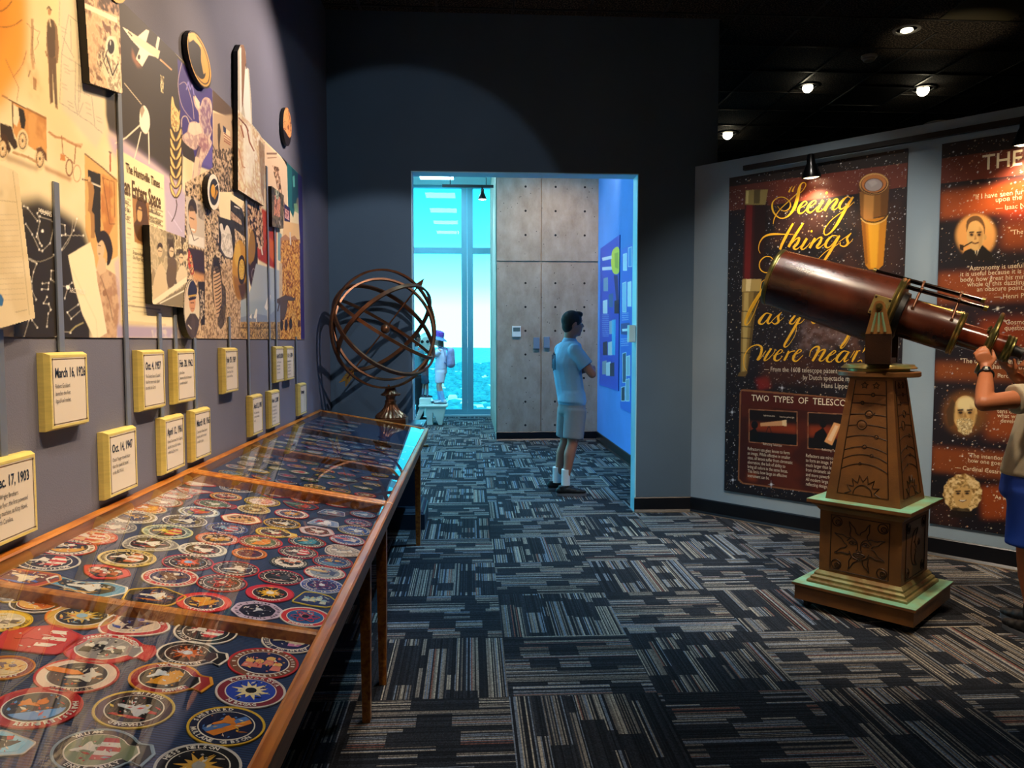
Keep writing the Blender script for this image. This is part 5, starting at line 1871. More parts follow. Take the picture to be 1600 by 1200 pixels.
# newspaper lettering
tx = MB()
pA, pB = mapL(.0045)(190, 262), mapL(.0045)(255, 305)
def lett(mb, s_, px, py, size, off=.0046, sx=1.0, bold=0.0, shear=0.0):
    u, v = mapL(off)(px, py)
    put_text(mb, s_, (XL + off, u, v), (0, 1, 0), UZ, size=size, sx=sx, bold=bold, shear=shear)
lett(tx, 'The Huntsville Times', 197, 268, .044, sx=.72, bold=.0008)
lett(tx, 'Man Enters Space', 187, 299, .080, sx=.57, bold=.002)
tx.build('headline_lettering', mat('sepia_ink', '#5a3f22', .6), mob, weld=False)
tx = MB()
lett(tx, 'Soviet Officer', 232, 331, .030, sx=.62)
lett(tx, 'Orbits Globe', 232, 344, .030, sx=.66)
lett(tx, 'In 5-Ton Ship', 232, 357, .030, sx=.62)
lett(tx, 'So Close', 188, 315, .028, sx=.6)
lett(tx, 'Yet So Far,', 188, 327, .028, sx=.55)
lett(tx, 'Sighs Cape', 188, 340, .028, sx=.55)
tx.build('newspaper_lettering', mat('sepia_ink', '#5a3f22', .6), mob, weld=False)
tx = MB()
lett(tx, 'Praise Is Heaped', 208, 397, .020, sx=.7)
lett(tx, 'On Major Gagarin', 208, 405, .020, sx=.7)
tx.build('newspaper_lettering', mat('sepia_ink', '#5a3f22', .6), mob, weld=False)
tx = MB()
lett(tx, 'POLARIS', 60, 333, .021, sx=.8)
lett(tx, 'ARCTURUS', 109, 457, .021, sx=.8)
tx.build('star_chart_lettering', mat('white_print', '#f4ecd8', .6), mob, weld=False)

# ------------------------------------------------------------------ raised picture panels
def raised(name, label, cat, outline_px, off, paint, bg, cell=.003, edge='#08080a', bx=None):
    off = .0065 + (off - .0065) * .5
    """panel standing off the wall; outline in photo points on the panel's face plane"""
    mpf = mapL(off)
    q = np.array([mpf(*p) for p in outline_px])
    cv = Canvas(q[:, 0].min() - cell, q[:, 0].max() + cell, q[:, 1].min() - cell, q[:, 1].max() + cell, cell, cell * .9, bg, mpf)
    paint(cv)
    # board with thickness, face print 0.6 mm proud of it
    b = MB()
    k = len(q)
    cu_, cv_ = q[:, 0].mean(), q[:, 1].mean()
    b.prism([(XL + .0065, u, v) for u, v in q], (off - .0065 - .0006, 0, 0))
    t = b.build(name, mat('black_foam_board', edge, .5))
    tag(t, label, cat, 'picture panels raised off the wall')
    cv.build('print', toL(off), t, outline_pts=q)
    return t
def ellp(cx, cy, rx, ry, rot=0, n=40):
    return [(cx + rx * math.cos(2 * PI * i / n) * math.cos(rot) - ry * math.sin(2 * PI * i / n) * math.sin(rot), cy + rx * math.cos(2 * PI * i / n) * math.sin(rot) + ry * math.sin(2 * PI * i / n) * math.cos(rot)) for i in range(n)]
def pt_astro(m):
    m.N(['#caa27c', '#e8c8a0', '#6a4a38'], '120,-120 200,-120 200,160 120,160', 7, 3, .9, k=2.6)
    m.P('#f4e6c4', '131,4 183,28 183,36 131,12')
    m.N(['#3a2c24', '#c0987a'], '152,-110 186,-90 186,26 152,12', 5, 5, .9)
    m.P('#d8b48c', '133,20 150,26 160,60 150,110 138,110', .6, soft=.02)
    m.P('#e8d4b0', '160,96 166,70 172,58 180,58 184,70 188,100 190,145 172,142 166,125 160,110', sm=True)
    m.N(['#f0e0c0', '#6a5644'], '164,80 188,90 189,146 170,140', 4, 7, .7)
    m.E('#e8dcc4', 172.5, 72, 7.6, 16)
    m.E('#2c2620', 173.5, 73, 5.4, 11.5)
    m.E('#e8e0d0', 172.5, 67, .9, 4)
    m.N(['#e8d2ac', '#4a3a2e'], '152,84 158,76 164,80 162,112 156,112 152,100', 3, 9, .8)
    m.L('#2e241c', '166,86 176,118 184,100', 2)
    m.L('#2e241c', '168,78 162,96 170,115', 1.4)
raised('picture_panel', 'tall raised sepia photo panel of a helmeted astronaut, at the top left', 'picture panel', [(126, -90), (183.5, -60), (191, 146), (141, 130)], .05, pt_astro, '#c8a080')
def pt_sat(m):
    m.P('#2c241a', '280,30 340,30 340,150 280,150')
    m.E('#d8a44c', 311, 93, 15, 44, rot=-.28)
    m.E('#3a2c1c', 311, 93, 13.4, 41, rot=-.28)
    m.E('#d09a44', 311, 93, 12.4, 38.5, rot=-.28)
    m.E('#2a2218', 308, 92, 10.6, 33, rot=-.28)
    m.P('#e8be70', '294,52 304,52 316,74 312,72 302,62 296,66', .9)
    m.P('#caa050', '314,72 320,90 324,112 318,116 314,95', .9)
raised('picture_panel', 'tall narrow oval panel of a ringed planet above the mural edge', 'picture panel', ellp(311.5, 93, 14.5, 47, -.27), .045, pt_sat, '#2c241a')
def pt_launch(m):
    m.P('#c8bca4', '368,60 420,60 420,330 368,330')
    m.P('#8a5a3a', '376,70 382,70 385,95 384,150 377,172 375,120', .9)
    m.P('#efe8d8', '374,76 377,74 378,172 375,190')
    m.P('#efe9da', '383,104 387,104 390,140 393,200 384,190 380,160')
    m.P('#3a2c24', '383,100 386,98 388,106 384,108', .8)
    m.N(['#e8dcb4', '#c89a6a', '#f0e6d0'], '371,170 394,196 413,222 413,322 372,296', 12, 13, .8, k=2.4)
    m.P('#f4ecd6', '380,190 392,198 398,240 392,290 382,280 380,240', .7, soft=.02)
    m.P('#6a4838', '404,218 413,226 413,320 408,300', .7, soft=.01)
    m.L('#7a3c28', '373,184 384,196 388,205', 2)
    m.L('#9a5434', '376,196 381,215', 2)
    m.L('#9a5a3c', '386,200 390,222 397,236', 2)
    m.L('#b07850', '373,232 379,260 383,262', 1.6)
raised('picture_panel', 'raised panel of a shuttle launch whose cut-out orbiter and tank rise above the mural', 'picture panel', [(371.5, 80), (376, 70), (380.5, 70), (384, 82), (385, 104), (389, 108), (393, 160), (394, 194), (405, 208), (413, 222), (413, 322), (372, 296)], .05, pt_launch, '#d8c8a8')
def pt_mars(m):
    m.P('#231c20', '430,160 470,160 470,240 430,240')
    m.N(['#d8824c', '#f0b070', '#7a3424'], '436,165 460,165 462,205 452,216 446,205 440,198', 5, 15, k=2.6)
    m.E('#e8a060', 447, 178, 4, 8, a=.6, soft=.01)
raised('picture_panel', 'small narrow oval panel of orange planet high on the wall beyond the mural', 'picture panel', ellp(449, 198, 6.4, 30, -.04), .045, pt_mars, '#231c20')
def pt_probe(m):
    m.E('#efe6d2', 334, 300, 10, 30)
    m.E('#2c2b30', 334.5, 300, 7.4, 21)
    m.E('#dda22c', 333, 298, 3.4, 10)
    m.P('#c88a20', '333,308 337,304 338,296 341,300 336,312', .8)
    m.L('#e8e0d0', '336,292 341,287', 1)
raised('picture_panel', 'small raised round emblem with yellow planet on black, mid mural', 'picture panel', ellp(333.8, 300, 9.4, 28, -.05), .05, pt_probe, '#efe6d2')
def pt_parade(m):
    m.N(['#5a4a34', '#e2cfa4', '#a08a64'], '225,340 300,340 300,500 225,500', 9, 19, k=3.4)
    m.P('#c8b48a', '233,352 262,362 262,420 236,420', .6, soft=.01)
    m.P('#4a3c2a', '260,362 273,368 272,410 262,420', .8, soft=.006)
    for x, y, r_ in ((250, 392, 4.2), (268, 392, 4), (283, 402, 4)):
        m.E('#4a3a28', x, y - 6, r_, 7)
        m.E('#d8bc90', x, y + 2, r_ * .9, 8)
        m.L('#5a4430', [(x - 2.5, y), (x + 2.5, y + 1)], 1.4)
    m.P('#d9c195', '240,440 250,412 258,424 262,452 256,470 240,470', sm=True)
    m.P('#6a563c', '260,428 267,402 276,410 274,440 264,450', sm=True)
    m.P('#dcc8a0', '276,430 284,414 292,425 292,440 278,444', sm=True)
    m.P('#f0e2bc', '238,470 292,432 293,440 240,478')
    m.P('#8a7a58', '240,478 293,444 291,480 250,476')
    m.L('#f0e6c8', '250,474 292,452', 2)
raised('picture_panel', 'raised sepia photo of people riding in an open parade car', 'picture panel', [(233.5, 351.5), (294.5, 373.5), (290, 481), (238.5, 474.5)], .055, pt_parade, '#a08a64')
def pt_oval(m):
    m.E('#2a2018', 300, 482, 12.6, 46)
    m.E('#d8c8a8', 300, 482, 11.8, 44)
    m.P('#c89c80', '288,480 312,480 312,450 288,450', .3, soft=.02)
    m.P('#4a3c34', '291,500 297,490 305,490 311,500 311,520 304,530 296,528 289,510')
    m.P('#5a4a40', '300,490 305,500 304,528 298,520', .7)
    m.E('#c98e64', 300.5, 472, 5, 16)
    m.P('#2c2a3c', '294,452 298,440 304,440 308,450 306,462 295,464', sm=True)
    m.L('#c8a040', '295,463 306,461', 2.4)
    m.P('#1c1a20', '294,466 307,463 306,467 296,470')
    m.L('#4a2c1c', '298,473 303,473', 1.4)
    m.L('#8a4a34', '299,482 303,482', 1.2)
    m.L('#e8dcc0', '294,508 299,514', 1.4)
raised('picture_panel', 'raised oval portrait of a uniformed officer in a peaked cap', 'picture panel', ellp(299.6, 482.5, 12.5, 46, -.03), .06, pt_oval, '#d8c8a8')
def pt_small(m):
    m.N(['#3a3428', '#7a6a50'], '420,285 450,285 450,370 420,370', 8, 21)
    m.N(['#c87858', '#e8b090', '#5a2c24'], '429,305 438,308 438,340 428,336', 4, 25)
    m.N(['#c8c8b0', '#4a5a48'], '430,296 436,298 435,312 431,310', 3, 27)
    m.L('#d8d0c0', '436,345 438,352', 1)
raised('picture_panel', 'small raised picture of a pink nebula near the right end of the mural', 'picture panel', [(424.5, 291), (443.5, 305.5), (443, 357), (425.5, 354)], .045, pt_small, '#4a4434')
def pt_cert(m):
    m.N(['#ecd8ae', '#e2cc9e'], '-300,200 60,200 60,540 -300,540', 30, 29)
    m.L('#b09a70', '0,313 27,316', 1.2, .7)
    for i in range(17):
        y = 335 + i * 8.5
        m.L('#b8a47c', [(-60, y + 2), (26 + i * .9, y - i * .25)], 1, .55)
    m.L('#a89468', '20,268 28,330 46,492', .9, .7)
    m.P('#3f74a8', '-6,458 2,460 6,468 4,478 -6,478')
    m.L('#8a7a5c', '24,488 42,484', 1.2, .6)
    m.P('#c8b488', '-4,295 5,297 4,308 -4,308', .6, soft=.01)
raised('picture_panel', 'raised parchment certificate with blue seal at the left frame edge', 'picture panel', [(-150, 210), (20, 265), (28, 272), (55, 497), (-150, 556)], .07, pt_cert, '#ecd8ae', .0026, '#c8b488')
def pt_disc(m):
    m.E('#c8a868', 187, -8, 12, 14)
    m.E('#2a2420', 186, -10, 8, 10)
raised('picture_panel', 'small round panel with pale gold rim at the very top edge', 'picture panel', ellp(187, -10, 12.5, 15), .06, pt_disc, '#c8a868')
# ================================================================== telescope on its bronze pedestal
def bronze(name, a, b_, rough, metal=.75, scale=6):
    return mat(name, a, rough, metal, var=.5, var_hex=b_, scale=scale, bump=.12, bscale=120)
M_BRZ = bronze('aged_bronze', '#8a5c2e', '#6e4a2a', .42, .35)
M_BRZD = bronze('dark_bronze', '#2a1a10', '#3a2616', .45, .5)
M_PAT = bronze('verdigris_bronze', '#7cc4a6', '#8a9c70', .6, .05, 9)
M_BRASS = bronze('worn_brass', '#9a8248', '#6a6a40', .28, .85, 14)
M_LEATH = mat('brown_leather', '#522414', .27, var=.55, scale=5, bump=.07, bscale=320, var_hex='#2e1209', coat=.2)
M_CHROME = mat('smoked_chrome_tube', '#5a4a44', .12, 1.0)
M_BRIGHT = mat('bright_brass_tube', '#c9a05c', .2, .95)
TC = Vector((2.192, 3.875, 0))
hx = Vector((.66, -.75, 0)).normalized()
hy = Vector((.75, .66, 0)).normalized()
def PB(a, b, z):
    return TC + hx * a + hy * b + UZ * z
def sqsec(m, prof, mi=None):
    """stacked square sections [(half, z)]"""
    vs = []
    for h, z in prof:
        vs += [PB(-h, -h, z), PB(h, -h, z), PB(h, h, z), PB(-h, h, z)]
    fs = [(3, 2, 1, 0)]
    for i in range(len(prof) - 1):
        for j in range(4):
            k = (j + 1) % 4
            fs.append((i * 4 + j, i * 4 + k, i * 4 + 4 + k, i * 4 + 4 + j))
    n = len(prof) - 1
    fs.append((n * 4, n * 4 + 1, n * 4 + 2, n * 4 + 3))
    m.add(vs, fs)
ped = thing('telescope', 'large antique brown leather and brass telescope aimed left on a square bronze pedestal', 'telescope', (TC.x, TC.y, 0))
m = MB()
sqsec(m, [(.300, .045), (.300, .118), (.312, .124), (.312, .136)])
m.build('plinth', M_BRZ, ped)
m = MB()
sqsec(m, [(.311, .1362), (.311, .1385)])
m.build('plinth_top', M_PAT, ped)
for sx in (-1, 1):
    for sy in (-1, 1):
        c = MB()
        q = PB(.25 * sx, .25 * sy, 0)
        c.cyl(q + hx * -.012 + UZ * .022, q + hx * .012 + UZ * .022, .022, .022, 14)
        c.box(q + UZ * .042, (.05, .05, .006), (hx, hy, UZ))
        c.build('caster', M_BLACK, ped, smooth=True)
m = MB()
sqsec(m, [(.255, .1385), (.255, .150), (.250, .156), (.240, .158), (.240, .170), (.232, .178), (.226, .180), (.226, .190), (.214, .205)])
m.build('base_moulding', bronze('moulding_bronze', '#8f8a58', '#7a5a30', .45, .4, 16), ped)
m = MB()
sqsec(m, [(.208, .205), (.208, .535)])
m.build('pedestal_box', M_BRZ, ped)
m = MB()
sqsec(m, [(.208, .535), (.216, .545), (.222, .556), (.243, .570), (.243, .576), (.262, .580), (.262, .596)])
m.build('cornice', M_BRZ, ped)
m = MB()
sqsec(m, [(.261, .5962), (.261, .5985)])
m.build('cornice_top', M_PAT, ped)
m = MB()
sqsec(m, [(.190, .5985), (.107, 1.266)])
m.build('tapered_column', M_BRZ, ped)

# relief drawing on sloping or upright faces
class Face:
    def __init__(s, side, h0, z0, h1, z1):
        # side: outward axis & right axis (seen from outside)
        o, r_ = {'front': (-hy, hx), 'right': (hx, hy), 'back': (hy, -hx), 'left': (-hx, -hy)}[side]
        s.o, s.r, s.h0, s.z0, s.h1, s.z1 = o, r_, h0, z0, h1, z1
        d = (o * (h1 - h0) + UZ * (z1 - z0))
        s.n = r_.cross(d).normalized()
        if s.n.dot(o) < 0:
            s.n = -s.n
    def p(s, x, t, lift=0.0):
        """x metres right of centre, t 0..1 up the face"""
        h = s.h0 + (s.h1 - s.h0) * t
        return TC + s.o * h + s.r * x + UZ * (s.z0 + (s.z1 - s.z0) * t) + s.n * lift
    def w(s, t):
        return s.h0 + (s.h1 - s.h0) * t
def relief(m, F, pts, r=.0028, closed=False, sm=True):
    if sm and len(pts) > 2:
        pts = [tuple(q) for q in cr_spline(pts, 4, closed)]
    P = [F.p(x, t, .0004) for x, t in pts]
    m.loft([(q, (r, r)) for q in P], 6, not closed, closed)
def circ(F, x, t, r_, n=16):
    k = abs(F.z1 - F.z0)
    return [(x + r_ * math.cos(2 * PI * i / n), t + r_ / k * math.sin(2 * PI * i / n)) for i in range(n)]
for side in ('front', 'right', 'back', 'left'):
    F = Face(side, .190, .5985, .107, 1.266)
    g = MB()
    his = []
    fw = lambda t: F.w(t) * .70
    fr_ = [(-fw(.06), .06), (fw(.06), .06), (fw(.965), .965), (-fw(.965), .965)]
    relief(g, F, fr_ , .003, True, sm=False)
    # half sun
    pts = []
    for i in range(15):
        a = PI * i / 14
        rad = .078 if i % 2 == 0 else .052
        pts.append((-rad * math.cos(a) * 1.15, .062 + rad * math.sin(a) / .667 * 1.35))
    relief(g, F, pts, .0035, sm=False)
    relief(g, F, [(-.048 * math.cos(PI * i / 10), .062 + .048 * math.sin(PI * i / 10) / .667 * 1.1) for i in range(11)], .003)
    # orbits with planets
    OR = [(.255, .10, -.02, .007), (.335, .085, .03, .009), (.405, .07, -.006, .011), (.505, .05, .05, .011), (.60, .028, -.03, .028), (.69, .018, .005, .022), (.78, .012, -.04, .009), (.85, .005, .022, .010)]
    for t, bow, px_, pr in OR:
        w_ = fw(t) * .97
        x_s = [-w_ + 2 * w_ * k / 10 for k in range(11)]
        px_ = px_ * F.w(t) / .15
        pr *= .85
        ft = lambda x: t + bow * (1 - (x / w_) ** 2) * .55
        L1 = [(x, ft(x)) for x in x_s if x < px_ - pr]
        L2 = [(x, ft(x)) for x in x_s if x > px_ + pr]
        if L1:
            relief(g, F, L1 + [(px_ - pr, ft(px_ - pr))], .0027)
        if L2:
            relief(g, F, [(px_ + pr, ft(px_ + pr))] + L2, .0027)
        relief(g, F, circ(F, px_, ft(px_), pr), .0027, True)
        q = F.p(px_, ft(px_), -.002)
        hi = MB()
        hi.ball(q, (pr * .8, pr * .8, .004), 12, 6, (F.r, F.n.cross(F.r), F.n))
        his.append(hi)
    relief(g, F, [(-.02, .70), (.0, .685), (.02, .692), (.035, .715)], .0025)
    for sx in (-.028, .030):
        pts = [(sx + (.018 if i % 2 == 0 else .009) * math.cos(PI / 2 + PI * i / 5), .925 + (.018 if i % 2 == 0 else .009) / .667 * math.sin(PI / 2 + PI * i / 5)) for i in range(10)]
        relief(g, F, pts, .0025, True, sm=False)
    o1 = g.build('solar_system_relief', M_BRZD, ped, smooth=True, weld=False)
    for hi in his:
        hi.build('planet_boss', M_BRZ, o1, smooth=True, weld=False)
    # box panel
    F = Face(side, .208, .205, .208, .535)
    g = MB()
    H = .33
    def Q(x, y):     # x,y in metres from the panel centre
        return (x, .5 + y / H)
    s_ = .148
    relief(g, F, [Q(-s_, -s_), Q(s_, -s_), Q(s_, s_), Q(-s_, s_)], .0032, True, sm=False)
    for sx in (-1, 1):
        for sy in (-1, 1):
            cx, cy = sx * .116, sy * .116
            relief(g, F, [Q(cx + .025 * math.cos(a), cy + .025 * math.sin(a)) for a in [2 * PI * i / 12 for i in range(12)]], .0028, True)
            relief(g, F, [Q(cx + .005 + .013 * math.cos(a), cy - .004 + .013 * math.sin(a)) for a in [2 * PI * i / 10 for i in range(10)]], .0026, True)
            relief(g, F, [Q(cx + .006, cy + .006), Q(cx - .004, cy - .012), Q(cx + .012, cy - .008)], .0022, True, sm=False)
    if side in ('front', 'back'):
        for k in range(8):
            a = PI / 8 + k * PI / 4
            ra, rb = .058, .138
            for sg in (-1, 1):
                pts = []
                for i in range(7):
                    f = i / 6
                    rad = ra + (rb - ra) * f
                    wob = .006 * math.sin(f * 9) * (1 - f)
                    off = sg * .021 * (1 - f) + wob
                    pts.append(Q(rad * math.cos(a) - off * math.sin(a), rad * math.sin(a) + off * math.cos(a)))
                relief(g, F, pts, .0028)
        for sg in (-1, 1):
            relief(g, F, [Q(sg * .052, .012), Q(sg * .034, .026), Q(sg * .014, .014), Q(sg * .032, .006)], .0026, True)
            relief(g, F, [Q(sg * .062, .022), Q(sg * .038, .042), Q(sg * .012, .024), Q(sg * .008, -.014), Q(sg * .016, -.022)], .0028)
            relief(g, F, [Q(sg * .05, -.03), Q(sg * .034, -.058), Q(0, -.072)], .0026)
            e_ = F.p(*Q(sg * .033, .015), -.001)
            g.ball(e_, (.007, .006, .005), 10, 6, (F.r, UZ, F.n))
        relief(g, F, [Q(-.016, -.022), Q(-.006, -.028), Q(0, -.024), Q(.006, -.028), Q(.016, -.022)], .0026)
        relief(g, F, [Q(-.030, -.044), Q(-.01, -.036), Q(0, -.039), Q(.01, -.036), Q(.030, -.044), Q(0, -.060)], .0028, True)
        relief(g, F, [Q(-.028, -.045), Q(0, -.048), Q(.028, -.045)], .0022)
        nm = 'sun_face_relief'
    else:
        relief(g, F, [Q(.03, .10), Q(-.04, .08), Q(-.07, 0), Q(-.04, -.08), Q(.03, -.10)], .003)
        relief(g, F, [Q(.03, .10), Q(-.0, .06), Q(-.012, .03), Q(.01, .0), Q(-.006, -.01), Q(.004, -.025), Q(-.01, -.045), Q(.0, -.075), Q(.03, -.10)], .003)
        relief(g, F, [Q(-.03, .03), Q(-.018, .038), Q(-.008, .028)], .0025)
        relief(g, F, [Q(.05 + .018 * math.cos(PI / 2 + a * PI / 5) * (1 if a % 2 == 0 else .5), .02 + .018 * math.sin(PI / 2 + a * PI / 5) * (1 if a % 2 == 0 else .5)) for a in range(10)], .0025, True, sm=False)
        nm = 'moon_face_relief'
    g.build(nm, M_BRZD, ped, smooth=True, weld=False)
# turntable discs
m = MB()
m.lathe([(.05, 1.262), (.198, 1.262), (.203, 1.266), (.203, 1.286), (.198, 1.290), (.05, 1.290)], TC, n=56)
m.build('turntable_disc', M_BRZ, ped, smooth=True)
m = MB()
m.lathe([(.150, 1.290), (.150, 1.303), (.182, 1.304), (.186, 1.308), (.180, 1.314), (.174, 1.318), (.170, 1.326), (.10, 1.330)], TC, n=56)
m.build('turntable_top', bronze('green_brass', '#8b9a64', '#a07a3c', .35, .6, 12), ped, smooth=True)
# tube frame
ha = Vector((.82, -.572, 0)).normalized()
hn = Vector((ha.y, -ha.x, 0))
if hn.y > 0:
    hn = -hn            # toward the camera
def tp(x, y, off=0.0):
    return Vector(on(x, y, hn, TC + hn * off))
A0 = tp(1209, 433)
A1 = tp(1580, 547)
TD_ = (A1 - A0).normalized()
TL = (A1 - A0).length
def along(x, y):
    return (tp(x, y) - A0).dot(TD_)
tu = hn.cross(TD_).normalized()
if tu.z < 0:
    tu = -tu
def TQ(l, a=0.0, r=0.0):
    """l along the tube, angle a from up toward the camera, radius r"""
    return A0 + TD_ * l + (tu * math.cos(a) + hn * math.sin(a)) * r
L_SE = along(1400, 492)
L_E1 = along(1497, 524)
L_W = along(1547, 535)
R0, R1 = .158, .186
def tl(prof, name, mt, par=ped, n=48):
    m = MB()
    m.lathe(prof, A0, TD_, n)
    return m.build(name, mt, par, smooth=True)
tl([(R0 - .012, .012), (R0, .012), (R0 + .002, .02), (R1, L_SE - .03), (R1 - .02, L_SE - .03)], 'main_tube', M_LEATH)
tl([(R0 - .014, -.006), (R0 + .001, -.006), (R0 + .006, 0), (R0 + .006, .014), (R0 + .002, .018), (R0 + .002, .024), (R0 - .01, .024)], 'front_rim', M_BRASS)
tl([(R0 - .02, .004), (R0 - .013, .004), (R0 - .013, .006), (.01, .008)], 'front_lens', mat('dark_lens', '#0c0f14', .05, spec=1))
tl([(R1 - .02, L_SE - .034), (R1 + .006, L_SE - .034), (R1 + .010, L_SE - .026), (R1 + .006, L_SE - .018), (R1 + .004, L_SE - .014), (R1 + .010, L_SE - .006), (R1 + .006, L_SE), (R1 - .05, L_SE + .004)], 'rear_band', M_BRASS)
tl([(.10, L_SE + .002), (.13, L_SE + .004), (.125, L_SE + .03), (.10, L_SE + .036)], 'step_collar', M_BLACK)
RA = .104
tl([(RA - .01, L_SE + .034), (RA, L_SE + .034), (RA + .002, L_SE + .04), (RA + .002, L_E1 - .02), (RA - .01, L_E1 - .02)], 'middle_tube', M_LEATH)
tl([(RA - .012, L_E1 - .024), (RA + .006, L_E1 - .024), (RA + .010, L_E1 - .018), (RA + .005, L_E1 - .010), (RA + .010, L_E1 - .002), (RA + .006, L_E1 + .004), (.05, L_E1 + .008)], 'middle_band', M_BRASS)
RB = .062
tl([(RB - .01, L_E1 + .004), (RB, L_E1 + .004), (RB, TL - .03), (RB - .01, TL - .03)], 'eyepiece_tube', mat('polished_brown_tube', '#6a2a18', .18, coat=.5, var=.3, scale=8))
tl([(RB - .012, TL - .036), (RB + .004, TL - .036), (RB + .008, TL - .030), (RB + .003, TL - .022), (RB + .008, TL - .014), (RB + .003, TL - .006), (RB + .007, TL + .002), (RB - .004, TL + .006), (.02, TL + .006)], 'eyepiece_band', M_BRASS)
tl([(.024, TL + .004), (.030, TL + .008), (.026, TL + .035), (.034, TL + .05), (.020, TL + .052)], 'eyecup', M_BLACK)
# focusing hand wheel
w = MB()
RW_ = .152
for rr_, tt in ((RW_, .0105), (RW_ - .020, .006)):
    w.loft([(TQ(L_W, 2 * PI * i / 48, rr_), tt) for i in range(48)], 8, False, True)
whl = w.build('hand_wheel', M_BRASS, ped, smooth=True, weld=False)
w = MB()
for k in range(5):
    a = 2 * PI * k / 5 + .3
    w.loft([(TQ(L_W, a, RB + .002), .008), (TQ(L_W, a, (RB + RW_) / 2), .0055), (TQ(L_W, a, RW_ - .008), .008)], 8)
w.build('spoke', M_BRASS, whl, smooth=True, weld=False)
tl([(RB + .0005, L_W - .022), (RB + .014, L_W - .016), (RB + .010, L_W), (RB + .014, L_W + .014), (RB + .0005, L_W + .02)], 'wheel_hub', M_BRASS, whl)
for k in range(6):
    w = MB()
    a = -.9 + k * .32
    w.cyl(TQ(L_W - .03, a, RB + .006), TQ(L_W - .022, a, RB + .022), .006, .004, 10)
    w.build('gear_knob', M_BRASS, whl, smooth=True)
# guide scopes above the tube
def rod(name, p, q, r_, mt, capm):
    m = MB()
    d = (q - p).normalized()
    m.cyl(p + d * .01, q - d * .01, r_, r_, 18)
    o_ = m.build(name, mt, ped, smooth=True)
    for e0, e1 in ((p - d * .002, p + d * .014), (q - d * .014, q + d * .004)):
        c = MB()
        c.cyl(e0, e1, r_ * 1.3, r_ * 1.3, 18)
        c.build('end_cap', capm, o_, smooth=True)
    return d
OFFR = .03
pA0, pA1 = tp(1365, 423, -.01), tp(1538, 470, -.01)
pB0, pB1 = tp(1406, 445, .045), tp(1542, 482, .045)
rod('guide_scope', pA0, pA1, .0115, M_CHROME, M_BRASS)
rod('guide_scope', pB0, pB1, .0115, M_CHROME, M_BRASS)
rod('brass_rail', tp(1417, 468, .03), tp(1506, 492, .03), .0115, M_BRIGHT, M_BRASS)
for x0, y0, x1, y1 in ((1443, 444, 1426, 482), (1502, 460, 1487, 500)):
    b_ = MB()
    a, c = tp(x0, y0, .02), tp(x1, y1, .09)
    b_.loft([(a, (.006, .006)), (a.lerp(c, .35), (.007, .007)), (c, (.006, .006))], 10)
    for q_ in (tp(x0, y0 - 1, -.01), tp(x0 - 3, y0 + 9, .045)):
        b_.cyl(q_ - TD_ * .006, q_ + TD_ * .006, .0155, .0155, 16)
    b_.cyl(c, c + hn * .006, .009, .009, 12)
    b_.build('scope_bracket', mat('copper_bracket', '#5c3a26', .4, .6), ped, smooth=True, weld=False)
b_ = MB()
b_.box(tp(1408, 452, .03), (.03, .04, .05), (TD_, hn, tu))
b_.build('rear_clamp', M_BRZD, ped, bevel=.004)
# fork arms
PZ = tp(1374, 479, .215)
fk = MB()
dfk = ha
def arm(side):
    off = side * .205
    cx = (PZ - TC).dot(ha)
    base = TC + ha * cx + hn * off
    nrm = hn * side
    k = MB()
    # dark lower block
    def sec(hw, th_, z):
        return [base - ha * hw - nrm * th_ + UZ * z, base + ha * hw - nrm * th_ + UZ * z, base + ha * hw + nrm * .018 + UZ * z, base - ha * hw + nrm * .018 + UZ * z]
    return k, base, nrm, sec
ztop = PZ.z
for side in (1, -1):
    k, base, nrm, sec = arm(side)
    k.hexa(sec(.060, .022, 1.333), sec(.060, .022, 1.487))
    lw = k.build('fork_arm', bronze('fork_dark', '#3a2212', '#24140c', .4, .4), ped)
    k = MB()
    vs = []
    secs = [(.060, 1.487), (.028, ztop - .005), (.027, ztop + .008), (.020, ztop + .022), (.008, ztop + .03)]
    for i in range(len(secs) - 1):
        k.hexa(sec(secs[i][0], .015, secs[i][1]), sec(secs[i + 1][0], .015, secs[i + 1][1]))
    k.build('fork_upright', bronze('fork_bronze', '#a8743c', '#8a6034', .38, .45), lw)
    k = MB()
    for j in (-1, 0, 1):
        p0 = base + nrm * .0185 + ha * (j * .030) + UZ * 1.497
        p1 = base + nrm * .0185 + ha * (j * .013) + UZ * (ztop - .03)
        k.loft([(p0, .0075), (p1, .0045)], 8)
    k.build('flute', bronze('flute_bronze', '#b08048', '#7a9a78', .38, .45), lw, smooth=True, weld=False)
    k = MB()
    q = base + UZ * ztop + nrm * .019
    k.cyl(q, q + nrm * .007, .017, .017, 24)
    k.cyl(q + nrm * .007, q + nrm * .013, .009, .008, 16)
    k.build('pivot_bolt', M_BRASS, lw, smooth=True, weld=False)
    k = MB()
    q = base + UZ * (ztop + .004) - nrm * .022
    ax1 = (TD_ - nrm * TD_.dot(nrm)).normalized()
    k.box(q, (.085, .012, .10), (ax1, nrm, ax1.cross(nrm)))
    pl = k.build('pivot_plate', bronze('plate_green', '#7f8a5c', '#a07a3c', .45, .5), ped, bevel=.002)
    k = MB()
    for a_, b__ in ((-1, -1), (1, -1), (-1, 1), (1, 1)):
        c_ = q + ax1 * (.034 * a_) + ax1.cross(nrm) * (.04 * b__) + nrm * .006
        k.ball(c_, (.006, .006, .004), 10, 6, (ax1, ax1.cross(nrm), nrm))
    k.build('rivet', M_BRZD, pl, smooth=True, weld=False)
k = MB()
cx = (PZ - TC).dot(ha)
k.box(TC + ha * cx + UZ * 1.345, (.11, .40, .030), (ha, hn, UZ))
k.build('fork_base', M_BRZD, ped, bevel=.003)

